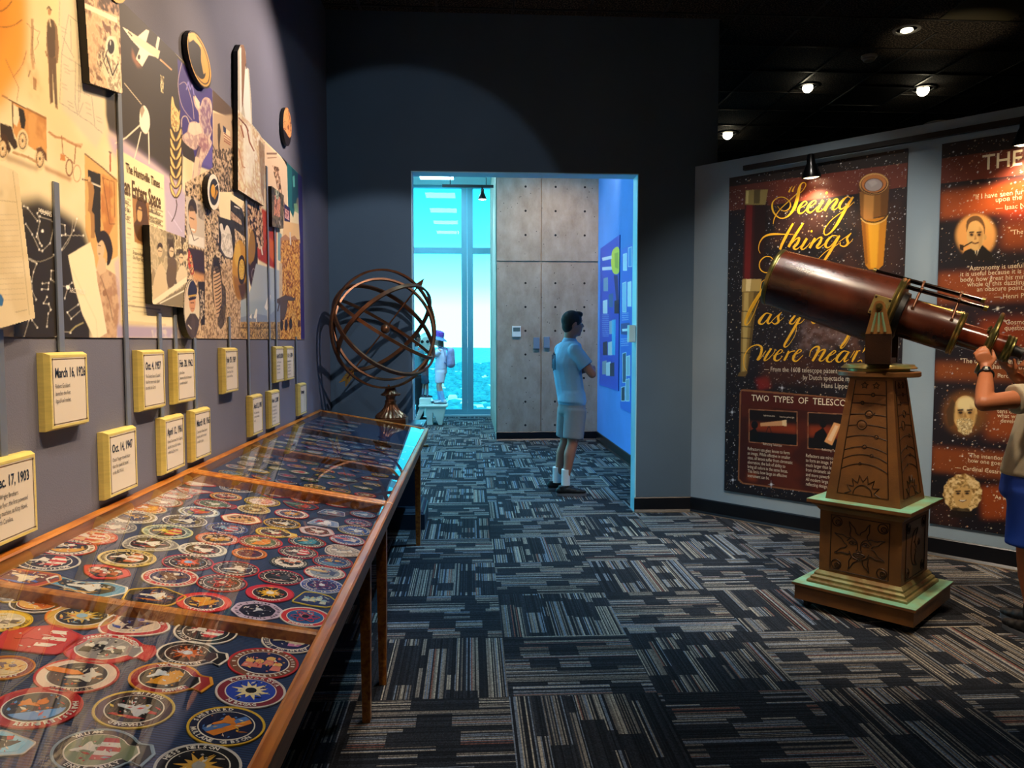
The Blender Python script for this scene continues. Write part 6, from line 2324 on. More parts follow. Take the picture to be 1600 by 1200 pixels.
# ================================================================== armillary sphere on its plinth
M_AR = mat('armillary_bronze', '#8a5a3a', .34, .7, var=.4, scale=10)
AC = Vector(on(602, 514, (0, 1, 0), (0, 5.745, 0)))
BY = 5.805
PX0, PX1 = -.98, -.36
pl = thing('plinth', 'dark navy square plinth with moulded foot behind the far display case', 'plinth', (-.67, 5.92, 0))
pw2 = (PX1 - PX0) / 2
pcx = (PX0 + PX1) / 2
def psq(m, prof):
    vs = []
    for h, z in prof:
        hy_ = min(h, .245)
        for sx, sy in ((-1, -1), (1, -1), (1, 1), (-1, 1)):
            yy = 5.92 + sy * h * .8
            yy = min(yy, 6.16)
            vs.append((pcx + sx * h, yy, z))
    fs = [(3, 2, 1, 0)]
    for i in range(len(prof) - 1):
        for j in range(4):
            k = (j + 1) % 4
            fs.append((i * 4 + j, i * 4 + k, i * 4 + 4 + k, i * 4 + 4 + j))
    n = len(prof) - 1
    fs.append((n * 4, n * 4 + 1, n * 4 + 2, n * 4 + 3))
    m.add(vs, fs)
M_PL = mat('navy_painted_plinth', '#1c2c40', .4)
m = MB()
psq(m, [(.315, 0), (.315, .12), (.305, .125), (.300, .135), (.285, .15), (.275, .155), (.262, .175)])
m.build('foot_moulding', M_PL, pl)
m = MB()
psq(m, [(.255, .175), (.255, .755)])
m.build('plinth_body', M_PL, pl)
m = MB()
psq(m, [(.255, .755), (.285, .77), (.305, .775), (.305, .80)])
m.build('plinth_top', mat('plinth_top_blue', '#22384e', .3), pl)
ZP = .80
arm_ = thing('armillary_sphere', 'bronze armillary sphere of interlocking rings with a gold feathered arrow', 'sculpture', (AC.x, AC.y, ZP))
bx_ = AC.x + .03
m = MB()
m.bb((bx_ - .125, BY - .125, ZP + .0005), (bx_ + .125, BY + .125, ZP + .055))
m.build('base_block', M_AR, arm_, bevel=.004)
m = MB()
m.lathe([(.118, .055), (.122, .062), (.118, .075), (.10, .09), (.075, .11), (.056, .135), (.046, .165), (.044, .185), (.05, .19)], (bx_, BY, ZP), n=96, flute=(.07, .16, 20, .12))
m.build('fluted_base', M_AR, arm_, smooth=True)
m = MB()
m.lathe([(.04, .185), (.036, .205), (.042, .225), (.072, .228), (.078, .238), (.06, .25), (.048, .262), (.040, .285), (.028, .295), (.012, .30)], (bx_, BY, ZP), n=96, flute=(.228, .25, 14, .1))
m.build('finial_cap', M_AR, arm_, smooth=True)
vF = (Vector(AC) - Vector(EYE)).normalized()
vR = vF.cross(UZ).normalized()
vU = vR.cross(vF).normalized()
def vdir(r_, u_, t_):
    return (vR * r_ + vU * u_ - vF * t_).normalized()
def ring(n, rad, w_=.015, t_=.0075, cen=AC, name='ring'):
    a = n.orthogonal().normalized()
    b = n.cross(a)
    m = MB()
    K = 72
    vs = []
    for i in range(K):
        th_ = 2 * PI * i / K
        d = a * math.cos(th_) + b * math.sin(th_)
        for rr_, hh in ((rad - t_, -w_), (rad + t_, -w_), (rad + t_, w_), (rad - t_, w_)):
            vs.append(cen + d * rr_ + n * hh)
    fs = []
    for i in range(K):
        j = (i + 1) % K
        for q in range(4):
            q2 = (q + 1) % 4
            fs.append((i * 4 + q, i * 4 + q2, j * 4 + q2, j * 4 + q))
    m.add(vs, fs)
    m.build(name, M_AR, arm_, smooth=True)
ring(vdir(.50, .03, .86), .450)
ring(vdir(.5, .62, .55), .438)
ring(vdir(.60, -.68, .50), .427)
ring(vdir(.30, .22, .92), .393)
ring(vdir(.52, .85, .11), .412, .012)
nd = vdir(.60, .78, .12)
q0 = AC - nd * .485
q1 = AC + nd * .43
m = MB()
m.cyl(q0, q1, .006, .006, 12)
m.build('axis_rod', M_AR, arm_, smooth=True)
m = MB()
m.ball(AC, .036, 24, 16)
m.build('centre_ball', M_AR, arm_, smooth=True)
m = MB()
M_GOLD = mat('gold_leaf', '#d8a83c', .3, .9)
sd = nd.cross(vF).normalized()
for sg in (-1, 1):
    for k in range(5):
        a0 = q0 + nd * (.085 - k * .022)
        m.prism([a0, a0 + sd * sg * .030 - nd * .045, a0 + sd * sg * .030 - nd * .062, a0 - nd * .018], vF * .003)
m.build('arrow_feather', M_GOLD, arm_, weld=False)
m = MB()
m.prism([q1 + nd * .06, q1 + sd * .028 - nd * .02, q1, q1 - sd * .028 - nd * .02], vF * .004)
m.build('arrow_head', M_AR, arm_)
m = MB()
m.cyl(Vector((bx_, BY, ZP + .29)), Vector((bx_ - .01, BY - .05, AC.z - .435)), .012, .008, 12)
m.build('socket', M_AR, arm_, smooth=True)
# small label plate lying on the plinth
lp = MB()
lp.bb((-.495, 5.70, ZP + .0005), (-.375, 5.84, ZP + .012))
o = lp.build('label_plate', mat('label_steel', '#6f9fb4', .3, .3), bevel=.002)
tag(o, 'small pale label plate on the plinth corner beside the globe sculpture base', 'label plate')
lq = MB().bb((-.488, 5.712, ZP + .012), (-.387, 5.828, ZP + .0135))
lq.build('plate_face', mat('label_navy', '#12263c', .3), o)
# ================================================================== gallery posters
def toP(off):
    d, n, p = np.array(PD), np.array(PN), np.array(PW0)
    return lambda u, v: p + u[:, None] * d + n * off + np.stack([np.zeros_like(v), np.zeros_like(v), v], -1)
def mapP(x, y):
    return onp(x, y, .012)
def ptext(mb, s_, px, py, size, sx=1.0, align='LEFT', bold=0.0, off=.0128, spacing=1.0):
    u, v = onp(px, py, off)
    put_text(mb, s_, P3(u, v, off), PD, UZ, size=size, sx=sx, bold=bold, align=align, spacing=spacing)
def board(name, label, s0, s1, z0, z1, paint, du=.0042, dv=.0042):
    b = MB()
    b.prism([P3(s0, z0, .001), P3(s1, z0, .001), P3(s1, z1, .001), P3(s0, z1, .001)], PN * .0103)
    t = b.build(name, M_BLACK)
    tag(t, label, 'poster', 'tall astronomy posters on the angled wall')
    cv = Canvas(s0, s1, z0, z1, du, dv, '#0b0a10', mapP)
    paint(cv)
    cv.build('print', toP(.012), t)
    return t
def bands(cv, lst):
    for z0, z1, c, a, soft in lst:
        q = np.array([(cv.u0 - .1, z0), (cv.u1 + .1, z0), (cv.u1 + .1, z1), (cv.u0 - .1, z1)])
        cv.blend(cv.mask_poly(q, soft), c, a)
def sky(cv, seed):
    n = vnoise((cv.nv, cv.nu), 70, seed, 4)[..., None]
    base = np.array(S('#07080f')) * (1 - n) + np.array(S('#1a1420')) * n
    cv.c = base.copy()
def paint_left(m):
    sky(m, 3)
    m.P('#241a16', '1140,270 1420,230 1420,262 1140,300', .8)
    m.P('#6e3022', '1138,292 1420,254 1416,292 1136,330', .95)
    m.P('#3a1a16', '1138,292 1210,282 1210,320 1136,330', .5, soft=.1)
    m.N(['#0c0a12', '#4a2a20'], '1190,330 1410,300 1410,480 1190,480', 50, 5, .55, soft=.12)
    m.N(['#120e14', '#7a4a30'], '1260,480 1350,470 1370,560 1250,560', 34, 6, .6, soft=.1)
    m.stars(3000, 11)
    m.N(['#2a2a34', '#8a8088'], '1240,505 1330,500 1335,545 1235,545', 10, 7, .35, soft=.08)
    m.P('#8a1c1c', '1180,592 1200,588 1205,605 1186,610', .8, soft=.03)
    m.P('#5a2a14', '1190,560 1300,560 1320,600 1190,600', .35, soft=.06)
    # red and brass spyglass on the left
    m.P('#3a0d0e', '1164,318 1197,314 1192,436 1160,438')
    m.P('#6e1414', '1166,318 1176,317 1172,438 1163,438', .9, soft=.006)
    m.P('#120608', '1180,316 1200,314 1196,436 1176,437', .75, soft=.012)
    m.P('#8d7a45', '1165,297 1200,296 1196,320 1164,320')
    m.P('#3c3018', '1178,297 1188,296 1187,318 1178,318', .8)
    m.P('#c9b878', '1166,298 1170,298 1169,318 1165,318')
    m.P('#b59a5a', '1160,436 1190,436 1188,455 1159,456')
    m.P('#e8d49a', '1166,436 1174,436 1172,455 1165,455', .9)
    m.P('#8a7038', '1160,456 1184,456 1178,505 1171,560 1167,584 1157,584 1158,520')
    m.P('#c2a864', '1163,457 1170,457 1168,520 1164,580 1160,580 1161,500', .9, soft=.004)
    m.P('#4a3a18', '1178,456 1184,456 1176,520 1168,584 1166,584 1172,520', .8, soft=.004)
    for y in (486, 510, 528, 551):
        m.L('#2c2210', [(1157, y), (1178 - (y - 486) * .1, y + 1)], 1.3)
    m.P('#6a5428', '1155,582 1168,580 1165,588 1152,588')
    # golden telescope at upper right
    m.P('#2a1a10', '1340,290 1390,280 1388,420 1345,420', .6, soft=.02)
    m.P('#8a5a24', '1343,300 1389,292 1386,336 1345,344')
    m.P('#c98a44', '1350,304 1366,302 1364,344 1349,346', .9, soft=.006)
    m.P('#5a3410', '1376,298 1389,292 1387,338 1376,342', .7, soft=.006)
    m.P('#c9821a', '1346,345 1386,338 1380,414 1372,421 1358,421 1352,414')
    m.P('#f0b02c', '1356,348 1374,345 1370,418 1360,419', .85, soft=.006)
    m.P('#7a4208', '1346,346 1352,345 1356,412 1352,414', .7, soft=.003)
    m.L('#3a220c', '1344,338 1352,345 1368,347 1382,341 1388,333', 2, sm=True)
    m.L('#f0c878', '1345,341 1353,348 1368,350 1382,344 1387,337', 1.3, sm=True)
    m.E('#6a421c', 1365.5, 288, 24, 17.5, rot=-.1)
    m.E('#e0a860', 1365.5, 287, 22.5, 16.5, rot=-.1)
    m.E('#3a1c0c', 1365.5, 288, 21, 15, rot=-.1)
    m.E('#c87a3c', 1365.5, 287, 19.5, 14, rot=-.1)
    m.E('#5a2c14', 1365, 289, 15, 10.5, rot=-.1)
    m.E('#a89894', 1365, 289, 13.6, 9.6, rot=-.1)
    m.P('#c8bcb8', '1356,284 1366,281 1372,286 1362,292', .5, soft=.008)
    # lower panel
    m.P('#8a5a3a', '1158,609 1162,608 1300,620 1410,632 1410,790 1300,774 1160,756 1153,750 1156,614')
    m.P('#3c1410', '1158.5,611 1300,622 1409,634 1408,788 1300,772 1161,754 1155,748 1158,614')
    m.P('#4e170f', '1158.5,611 1300,622 1409,634 1408,656 1158,632')
    m.N(['#3a120e', '#5c2210'], '1158,632 1409,656 1408,788 1161,754', 40, 13, .6)
    m.P('#9a4418', '1168,738 1182,738 1182,752 1168,750', .6, soft=.03)
    for (x0, y0, x1, y1, s_) in ((1170, 640, 1246, 696, 0), (1262, 645, 1345, 706, 1)):
        m.P('#b07a58', [(x0, y0 - 1), (x1, y0 + 3), (x1, y1 + 1), (x0, y1 - 5)])
        m.P('#150c10', [(x0 + 1, y0), (x1 - 1, y0 + 4), (x1 - 1, y1), (x0 + 1, y1 - 6)])
        m.P('#8a3414', [(x0 + 1, y0 + 20), (x1 - 1, y0 + 24), (x1 - 1, y1 - 18), (x0 + 1, y1 - 24)], .95, soft=.03)
        m.P('#0a0a12', [(x0 + 1, y1 - 22), (x1 - 1, y1 - 17), (x1 - 1, y1), (x0 + 1, y1 - 6)])
    m.E('#0a0a10', 1179, 664, 5.5, 6)
    m.P('#0a0a10', '1171,674 1180,668 1184,676 1186,690 1171,690')
    m.P('#d8a070', '1188,661 1224,657 1228,656 1228,665 1188,666')
    m.P('#f0d0a0', '1222,657 1229,656 1229,666 1222,665')
    m.L('#1a1010', '1201,666 1196,678', 1)
    m.L('#1a1010', '1202,666 1206,678', 1)
    m.E('#0a0a10', 1286, 662, 5.5, 6.5)
    m.P('#0a0a10', '1266,700 1274,676 1286,668 1292,678 1294,700')
    m.P('#e8a468', '1303,660 1314,663 1300,696 1288,690')
    m.P('#f4ccA0', '1305,664 1310,666 1299,690 1293,687'.replace('A', 'a'))
    for (x, y) in ((1144, 644), (1145, 750), (1205, 757), (1222, 606)):
        m.E('#d8dce8', x, y, 1.6, 2.0, soft=.004)
        m.L('#c8d0e0', [(x - 5, y), (x + 5, y)], .6, .6)
        m.L('#c8d0e0', [(x, y - 6), (x, y + 6)], .6, .6)
s0, s1 = .318, 1.636
bL = board('poster', 'tall starry poster with gold script lettering and two old spyglasses, behind the telescope', s0, s1, .225, 2.757, paint_left)
# gold script
M_SCR = mat('gold_script_ink', '#f2b92c', .45)
scr = MB()
def stroke(pts, ox, oy, sc, k=1.0):
    """calligraphic ribbon through (x, y, width) points"""
    P = cr_spline([(ox + x / sc, oy + y / sc, w / sc) for x, y, w in pts], 7) if len(pts) > 2 else [np.array((ox + x / sc, oy + y / sc, w / sc)) for x, y, w in pts]
    l, r_ = [], []
    for i, q in enumerate(P):
        a, b = P[max(0, i - 1)], P[min(len(P) - 1, i + 1)]
        d = np.array((b[0] - a[0], b[1] - a[1]))
        n_ = np.linalg.norm(d) or 1
        nx, ny = -d[1] / n_, d[0] / n_
        w = max(q[2], .8) / 2 * k
        for lst, sg in ((l, 1), (r_, -1)):
            u, v = onp(q[0] + nx * w * sg, q[1] + ny * w * sg, .0135)
            lst.append(P3(u, v, .0135))
    n = len(P)
    scr.add(l + r_, [(i, i + 1, n + i + 1, n + i) for i in range(n - 1)])
def dot(x, y, r_, ox, oy, sc):
    stroke([(x - r_ * .5, y + r_ * .8, r_ * .6), (x, y, r_ * 1.7), (x + r_ * .5, y - r_ * .8, r_ * .8)], ox, oy, sc)
a = (1190, 280, 10.0)
for s_ in ([(425, 205, 28), (450, 150, 16), (480, 108, 6)], [(480, 195, 28), (500, 145, 16), (525, 104, 6)],
  [(180, 700, 6), (205, 600, 14), (290, 470, 15), (440, 330, 15), (540, 240, 13), (620, 200, 10), (680, 120, 12), (690, 75, 13), (660, 52, 11), (620, 72, 18), (590, 140, 42), (570, 250, 50), (545, 350, 52), (510, 450, 50), (440, 550, 30), (360, 605, 17), (270, 600, 17), (190, 520, 26), (165, 430, 28), (180, 350, 16), (260, 287, 12), (350, 285, 12), (430, 340, 16), (452, 400, 22), (430, 460, 18), (370, 495, 14), (310, 485, 11), (270, 450, 9), (250, 420, 4)],
  [(590, 450, 10), (660, 420, 10), (705, 375, 16), (690, 345, 14), (650, 360, 20), (600, 420, 36), (575, 490, 42), (600, 535, 26), (660, 510, 12), (720, 440, 10)],
  [(720, 440, 12), (800, 405, 12), (850, 355, 16), (835, 330, 14), (790, 350, 20), (740, 410, 36), (715, 480, 42), (745, 520, 26), (800, 500, 12), (870, 430, 10)],
  [(962, 328, 42), (900, 430, 42), (868, 490, 36), (900, 508, 18), (960, 470, 10), (1010, 400, 8)],
  [(1072, 318, 38), (1025, 410, 42), (985, 495, 34)], [(1010, 460, 8), (1080, 370, 10), (1150, 310, 18), (1185, 318, 30), (1160, 370, 42), (1112, 440, 42), (1130, 478, 24), (1180, 450, 10), (1230, 390, 8)],
  [(1400, 300, 12), (1340, 275, 16), (1260, 340, 36), (1215, 420, 42), (1240, 468, 24), (1300, 430, 12), (1400, 310, 12)],
  [(1432, 275, 30), (1350, 400, 42), (1260, 560, 46), (1180, 700, 42), (1090, 820, 26), (1010, 872, 17), (975, 840, 20), (990, 770, 15), (1080, 650, 11), (1200, 550, 10), (1330, 460, 10), (1450, 350, 6)]):
    stroke(s_, *a)
dot(1015, 215, 22, *a)
a = (1150, 340, 7.5)
for s_ in ([(670, 68, 20), (600, 190, 30), (540, 310, 30), (515, 375, 26)], [(675, 195, 5), (560, 195, 13), (420, 195, 25), (330, 225, 18), (280, 290, 12), (265, 370, 7), (285, 418, 4)],
  [(790, 63, 22), (700, 200, 30), (615, 345, 30)], [(630, 330, 7), (700, 255, 10), (742, 240, 22), (720, 300, 30), (678, 350, 28), (700, 372, 17), (740, 350, 8), (790, 300, 6)],
  [(832, 243, 28), (790, 310, 30), (765, 357, 24), (790, 372, 12), (840, 330, 8), (870, 290, 6)],
  [(928, 240, 26), (890, 305, 30), (862, 358, 26)], [(880, 330, 6), (960, 245, 11), (1003, 235, 22), (985, 290, 30), (948, 340, 28), (970, 357, 15), (1020, 320, 8), (1050, 290, 6)],
  [(1190, 215, 9), (1130, 215, 14), (1070, 270, 30), (1048, 330, 28), (1080, 352, 15), (1130, 310, 9), (1190, 225, 9)], [(1215, 210, 20), (1150, 320, 30), (1090, 420, 32), (1030, 510, 26)], [(960, 490, 6), (1050, 400, 8), (1150, 340, 8), (1210, 300, 6)],
  [(1200, 290, 6), (1270, 240, 7), (1350, 180, 7)], [(1350, 182, 9), (1302, 240, 26), (1312, 300, 28), (1270, 337, 17), (1222, 322, 12), (1225, 290, 10)], [(1270, 337, 7), (1330, 300, 6), (1370, 250, 4)],
  [(435, 490, 9), (400, 460, 10), (340, 460, 12), (285, 510, 12), (275, 580, 12), (310, 630, 12), (380, 640, 12), (500, 560, 18)],
  [(350, 718, 6), (300, 760, 8), (285, 850, 8)], [(420, 690, 24), (320, 830, 30), (240, 950, 32), (170, 1070, 34), (125, 1170, 30)]):
    stroke(s_, *a)
dot(885, 160, 15, *a)
a = (1150, 460, 7.27)
for s_ in ([(290, -30, 26), (200, 120, 30), (140, 230, 32), (105, 310, 26), (112, 347, 15), (150, 320, 9), (210, 200, 6), (265, 60, 5)],
  [(395, 225, 10), (340, 215, 14), (280, 280, 32), (263, 322, 28), (300, 337, 13), (350, 290, 9), (400, 220, 9)], [(402, 222, 22), (360, 300, 28), (370, 332, 16), (410, 310, 8)],
  [(400, 310, 6), (450, 260, 7), (520, 200, 7)], [(518, 202, 8), (480, 250, 24), (482, 310, 26), (440, 337, 13), (408, 315, 10)], [(440, 337, 7), (500, 300, 6), (540, 265, 4)],
  [(675, 235, 20), (630, 290, 26), (610, 327, 18), (650, 332, 10), (700, 270, 8)], [(732, 253, 24), (680, 350, 28), (610, 470, 28), (550, 575, 24), (566, 598, 12), (610, 560, 7), (670, 460, 5), (690, 370, 5)], [(690, 340, 6), (740, 320, 8), (785, 270, 4)],
  [(870, 260, 22), (862, 305, 22), (885, 328, 16), (930, 300, 6)], [(960, 280, 18), (950, 322, 18), (975, 325, 8)],
  [(1295, 430, 26), (1240, 530, 28), (1188, 600, 20), (1215, 604, 8), (1270, 530, 6), (1312, 440, 5)],
  [(120, 870, 5), (90, 800, 8), (95, 700, 10), (150, 612, 12), (230, 575, 15), (290, 600, 24), (280, 680, 28), (240, 747, 22)], [(240, 745, 14), (270, 735, 8), (340, 640, 9)], [(402, 613, 20), (350, 690, 26), (322, 747, 20), (360, 738, 8), (430, 665, 8), (446, 620, 14)],
  [(420, 700, 7), (500, 670, 8), (527, 640, 13), (500, 630, 10), (450, 690, 26), (438, 740, 26), (480, 750, 11), (530, 700, 6)],
  [(600, 640, 18), (575, 700, 26), (545, 752, 24)], [(560, 730, 6), (610, 660, 9), (668, 640, 16)],
  [(640, 700, 7), (710, 665, 8), (743, 640, 13), (715, 627, 10), (665, 690, 26), (650, 742, 26), (690, 757, 13), (762, 690, 5)],
  [(835, 705, 5), (850, 640, 10), (900, 597, 16), (942, 602, 26), (920, 670, 30), (868, 757, 24)], [(890, 720, 6), (960, 640, 9), (1012, 630, 22), (980, 690, 28), (948, 745, 22), (980, 755, 9), (1030, 710, 6)],
  [(1040, 710, 7), (1100, 680, 8), (1132, 650, 13), (1110, 640, 10), (1050, 700, 26), (1033, 750, 26), (1070, 767, 11), (1130, 720, 6)],
  [(1270, 650, 9), (1220, 645, 14), (1160, 700, 30), (1143, 750, 26), (1180, 767, 11), (1240, 700, 8), (1282, 650, 9)], [(1284, 650, 22), (1240, 720, 26), (1232, 765, 14), (1280, 740, 6)],
  [(1300, 720, 6), (1350, 640, 8)], [(1382, 640, 22), (1340, 720, 28), (1318, 767, 14)], [(1345, 690, 6), (1385, 645, 9), (1412, 640, 12)],
  [(1380, 762, 7), (1420, 747, 12), (1432, 772, 6)], [(1472, 603, 16), (1455, 635, 12), (1438, 662, 5)], [(1512, 618, 16), (1496, 648, 12), (1480, 672, 5)]):
    stroke(s_, *a)
scr.build('script_lettering', M_SCR, bL, weld=False)
M_PW = mat('pale_print', '#d8cdb8', .5)
M_PW2 = mat('bright_print', '#efe2c4', .5)
tx = MB()
ptext(tx, '— From the 1608 telescope patent application', 1194, 580, .053, .74)
ptext(tx, 'by Dutch spectacle maker', 1254, 593, .053, .74)
ptext(tx, 'Hans Lippershey', 1283, 605.5, .053, .79)
tx.build('credit_lettering', M_PW, bL, weld=False)
tx = MB()
ptext(tx, 'TWO  TYPES  OF  TELESCOPES', 1174, 626, .070, .86, bold=.0004)
tx.build('heading_lettering', M_PW2, bL, weld=False)
tx = MB()
for i, s_ in enumerate(['Refractors use glass lenses to form', 'an image. While effective in smaller', 'sizes, all lenses suffer from chromatic', 'aberration, the lack of ability to', 'bring all colors in the same focus.', 'This limits how large an effective', 'instrument can be.']):
    ptext(tx, s_, 1168, 703 + i * 7.0, .037, .66)
tx.build('body_lettering', M_PW, bL, weld=False)
tx = MB()
for i, s_ in enumerate(['Reflectors use mirrors instead of lenses', 'to form an image. Mirrors can be', 'much larger than lenses and do not suffer', 'from chromatic aberration. They are larger', 'and more powerful than refractors.', 'All modern large telescopes use the', 'reflecting design.']):
    ptext(tx, s_, 1259, 714 + i * 7.4, .037, .66)
tx.build('body_lettering', M_PW, bL, weld=False)
tx = MB()
ptext(tx, 'Refracting Telescope', 1192, 695, .026, .7)
tx.build('caption_lettering', M_PW, bL, weld=False)
tx = MB()
ptext(tx, 'Reflecting Telescope', 1284, 704, .026, .7)
tx.build('caption_lettering', M_PW, bL, weld=False)
tx = MB()
ptext(tx, 'Light focuses here', 1193, 650, .018, .7)
ptext(tx, 'Large lens gathers light', 1218, 652, .018, .7)
tx.build('body_lettering', M_PW, bL, weld=False)

def face(m, cx, cy, w, h, hair, skin='#d8ac68', dark='#2a1c10', kind=0):
    """painted portrait inside a soft oval"""
    if kind == 0:
        m.E('#e2a258', cx + w * .05, cy, w * 1.9, h * 1.12, soft=.02)
    elif kind == 1:
        m.E('#7a4a20', cx, cy, w * 1.7, h * 1.1, soft=.05)
    if kind == 0:
        m.P('#120c0a', [(cx - w * 1.5, cy + h * 1.25), (cx - w * 1.0, cy + h * .8), (cx - w * .2, cy + h * .62), (cx + w * .7, cy + h * .5), (cx + w * 1.5, cy + h * .9), (cx + w * 1.9, cy + h * 1.35)], 1)
        m.P('#e8d8b4', [(cx - w * .15, cy + h * .6), (cx + w * .5, cy + h * .5), (cx + w * .1, cy + h * 1.1)])
        m.P('#2a1a10', [(cx + w * .05, cy + h * .72), (cx + w * .2, cy + h * .7), (cx + w * .15, cy + h * 1.15), (cx + w * .02, cy + h * 1.15)])
        m.P('#c2935a', [(cx - w * .3, cy + h * .4), (cx + w * .6, cy + h * .3), (cx + w * .45, cy + h * .7), (cx, cy + h * .8)])
    m.E(skin, cx, cy, w * (.82 if kind != 1 else .95), h * (.78 if kind != 1 else .9))
    if kind == 1:
        m.E('#f0dca8', cx + w * .1, cy - h * .45, w * .7, h * .38, a=.8, soft=.02)
        m.P('#6a4620', [(cx - w * .6, cy - h * .2), (cx - w * .1, cy - h * .2), (cx - w * .15, cy + h * .25), (cx - w * .5, cy + h * .2)], .5, soft=.012)
    m.P('#a8763a', [(cx + w * .35, cy - h * .5), (cx + w * .8, cy - h * .2), (cx + w * .6, cy + h * .5), (cx + w * .3, cy + h * .7)], .5, soft=.008)
    if kind == 0:
        m.P(hair, [(cx - w * .85, cy - h * .2), (cx - w * .8, cy - h * .75), (cx - w * .2, cy - h * 1.02), (cx + w * .5, cy - h * .95), (cx + w * .9, cy - h * .5), (cx + w * .85, cy), (cx + w * .74, cy - h * .45), (cx + w * .2, cy - h * .76), (cx - w * .5, cy - h * .66), (cx - w * .76, cy - h * .3)], sm=True)
        m.E('#c99a58', cx + w * .92, cy + h * .08, w * .14, h * .16)
        m.L(dark, [(cx - w * 1.25, cy + h * .62), (cx - w * .3, cy + h * .33)], 2.2)
        m.P(dark, [(cx - w * 1.5, cy + h * .45), (cx - w * 1.1, cy + h * .5), (cx - w * 1.15, cy + h * .8), (cx - w * 1.45, cy + h * .75)])
    elif kind == 1:
        m.P('#4a3420', [(cx - w * 1.5, cy - h * .1), (cx - w * 1.0, cy - h * .75), (cx - w * .75, cy - h * .5), (cx - w * .9, cy + h * .6), (cx - w * 1.3, cy + h * .7)], .9, soft=.008)
        m.P('#6a4a28', [(cx + w * .85, cy), (cx + w * 1.2, cy + h * .2), (cx + w * 1.1, cy + h * .7), (cx + w * .7, cy + h * .6)], .8, soft=.008)
        m.P('#f0d898', [(cx - w * .5, cy - h * .75), (cx + w * .5, cy - h * .8), (cx + w * .75, cy - h * .3), (cx - w * .6, cy - h * .3)], .6, soft=.01)
        m.N(['#f0dca8', '#8a6a3c', '#e0c488'], [(cx - w * .7, cy + h * .32), (cx - w * .2, cy + h * .22), (cx + w * .4, cy + h * .25), (cx + w * .65, cy + h * .4), (cx + w * .5, cy + h * .95), (cx, cy + h * 1.12), (cx - w * .55, cy + h * .9)], 3, 5, 1, k=3)
    else:
        n_ = []
        for i in range(26):
            a_ = PI * .80 + (2 * PI * .9) * i / 25 - PI * .35
            a_ = PI * .62 + (PI * 1.76) * i / 25
            n_.append((cx + w * 1.5 * math.cos(a_) * (1 + .07 * (i % 2)), cy - h * .05 + h * 1.12 * math.sin(a_) * (1 + .07 * (i % 2))))
        m.N(['#8a6430', '#dcb470', '#f2d49a'], n_, 4, 9, 1, k=3)
        m.E(skin, cx, cy + h * .1, w * .75, h * .72)
        m.N(['#8a6430', '#dcb470'], [(cx - w * .7, cy - h * .3), (cx - w * .4, cy - h * .7), (cx + w * .4, cy - h * .7), (cx + w * .7, cy - h * .3), (cx, cy - h * .42)], 3, 10, .9)
        m.P('#1c120c', [(cx - w * 1.1, cy + h * 1.4), (cx - w * .8, cy + h * .8), (cx + w * .5, cy + h * .85), (cx + w * .9, cy + h * 1.4)], .9)
        m.E(skin, cx, cy + h * .25, w * .66, h * .62)
    for sx in (-.36, .36):
        m.L(dark, [(cx + w * (sx - .2), cy - h * .16), (cx + w * (sx + .2), cy - h * .18)], max(1.2, h * .085))
        m.E('#8a5a2c', cx + w * sx, cy - h * .04, w * .24, h * .10, a=.6, soft=.006)
        m.E(dark, cx + w * sx, cy - h * .04, w * .15, h * .065)
    m.P('#9a6c38', [(cx - w * .02, cy - h * .1), (cx + w * .14, cy + h * .2), (cx - w * .12, cy + h * .22)], .8)
    if kind != 1:
        m.L('#5a2c18', [(cx - w * .28, cy + h * .38), (cx, cy + h * (.42 if kind == 0 else .46)), (cx + w * .3, cy + h * .36)], max(1.2, h * .07))
        if kind == 2:
            m.L('#f4e8cc', [(cx - w * .2, cy + h * .375), (cx, cy + h * .40), (cx + w * .2, cy + h * .37)], 1.6)
def paint_right(m):
    sky(m, 9)
    def bd(y0, y1, y2, y3, c, a=.95, soft=.03):
        # left edge y0..y1, extrapolated to the right
        m.P(c, [(1440, y0), (1700, y2), (1700, y3), (1440, y1)], a, soft)
    def bnd(z0, z1, c, a=.95, soft=.03):
        bands(m, [(z0, z1, c, a, soft)])
    zz = lambda y: onp(1460, y, .012)[1]
    m.P('#6a2c1c', [(1440, 252), (1700, 216), (1700, 262), (1440, 290)], .95)
    for y0, y1, c in ((302, 342, '#b0501c'), (365, 366, '#000000'), (428, 474, '#94451a'), (486, 500, '#2a1820'), (566, 592, '#8a4418'), (506, 520, '#100c14')):
        if y1 - y0 > 10:
            bnd(zz(y1), zz(y0), c, .92, .05)
    bnd(zz(736), zz(698), '#8a4218', .9, .04)
    m.P('#a84e18', '1540,640 1700,640 1700,690 1540,684', .7, soft=.06)
    m.P('#a04a18', '1565,350 1700,345 1700,385 1565,388', .7, soft=.06)
    m.P('#a84214', '1530,500 1700,490 1700,540 1530,548', .7, soft=.06)
    m.P('#a04616', '1530,760 1700,760 1700,810 1535,810', .85, soft=.04)
    m.P('#d84a18', '1560,290 1700,290 1700,340 1570,340', .6, soft=.08)
    m.N(['#1a0c08', '#3a1c14'], '1440,780 1500,770 1500,830 1440,830', 30, 8, .7, soft=.06)
    m.stars(3200, 21, ('#ffffff', '#e8d8c0', '#f0b080', '#cfd6e6'))
    face(m, 1524, 368, 16.5, 30, '#6a4a2a', kind=0)
    face(m, 1508, 646, 20, 31, '#8a6a3c', kind=1)
    face(m, 1504, 772, 19.5, 26, '#caa468', kind=2)
    m.E('#3a2a18', 1504, 514, 9, 20, soft=.01)
    m.E('#caa070', 1512, 516, 5, 10, soft=.004)
    m.E('#fff4e0', 1559, 482, 2, 2.6, soft=.006)
    m.L('#e8e0d8', '1550,484 1569,480', .8, .7)
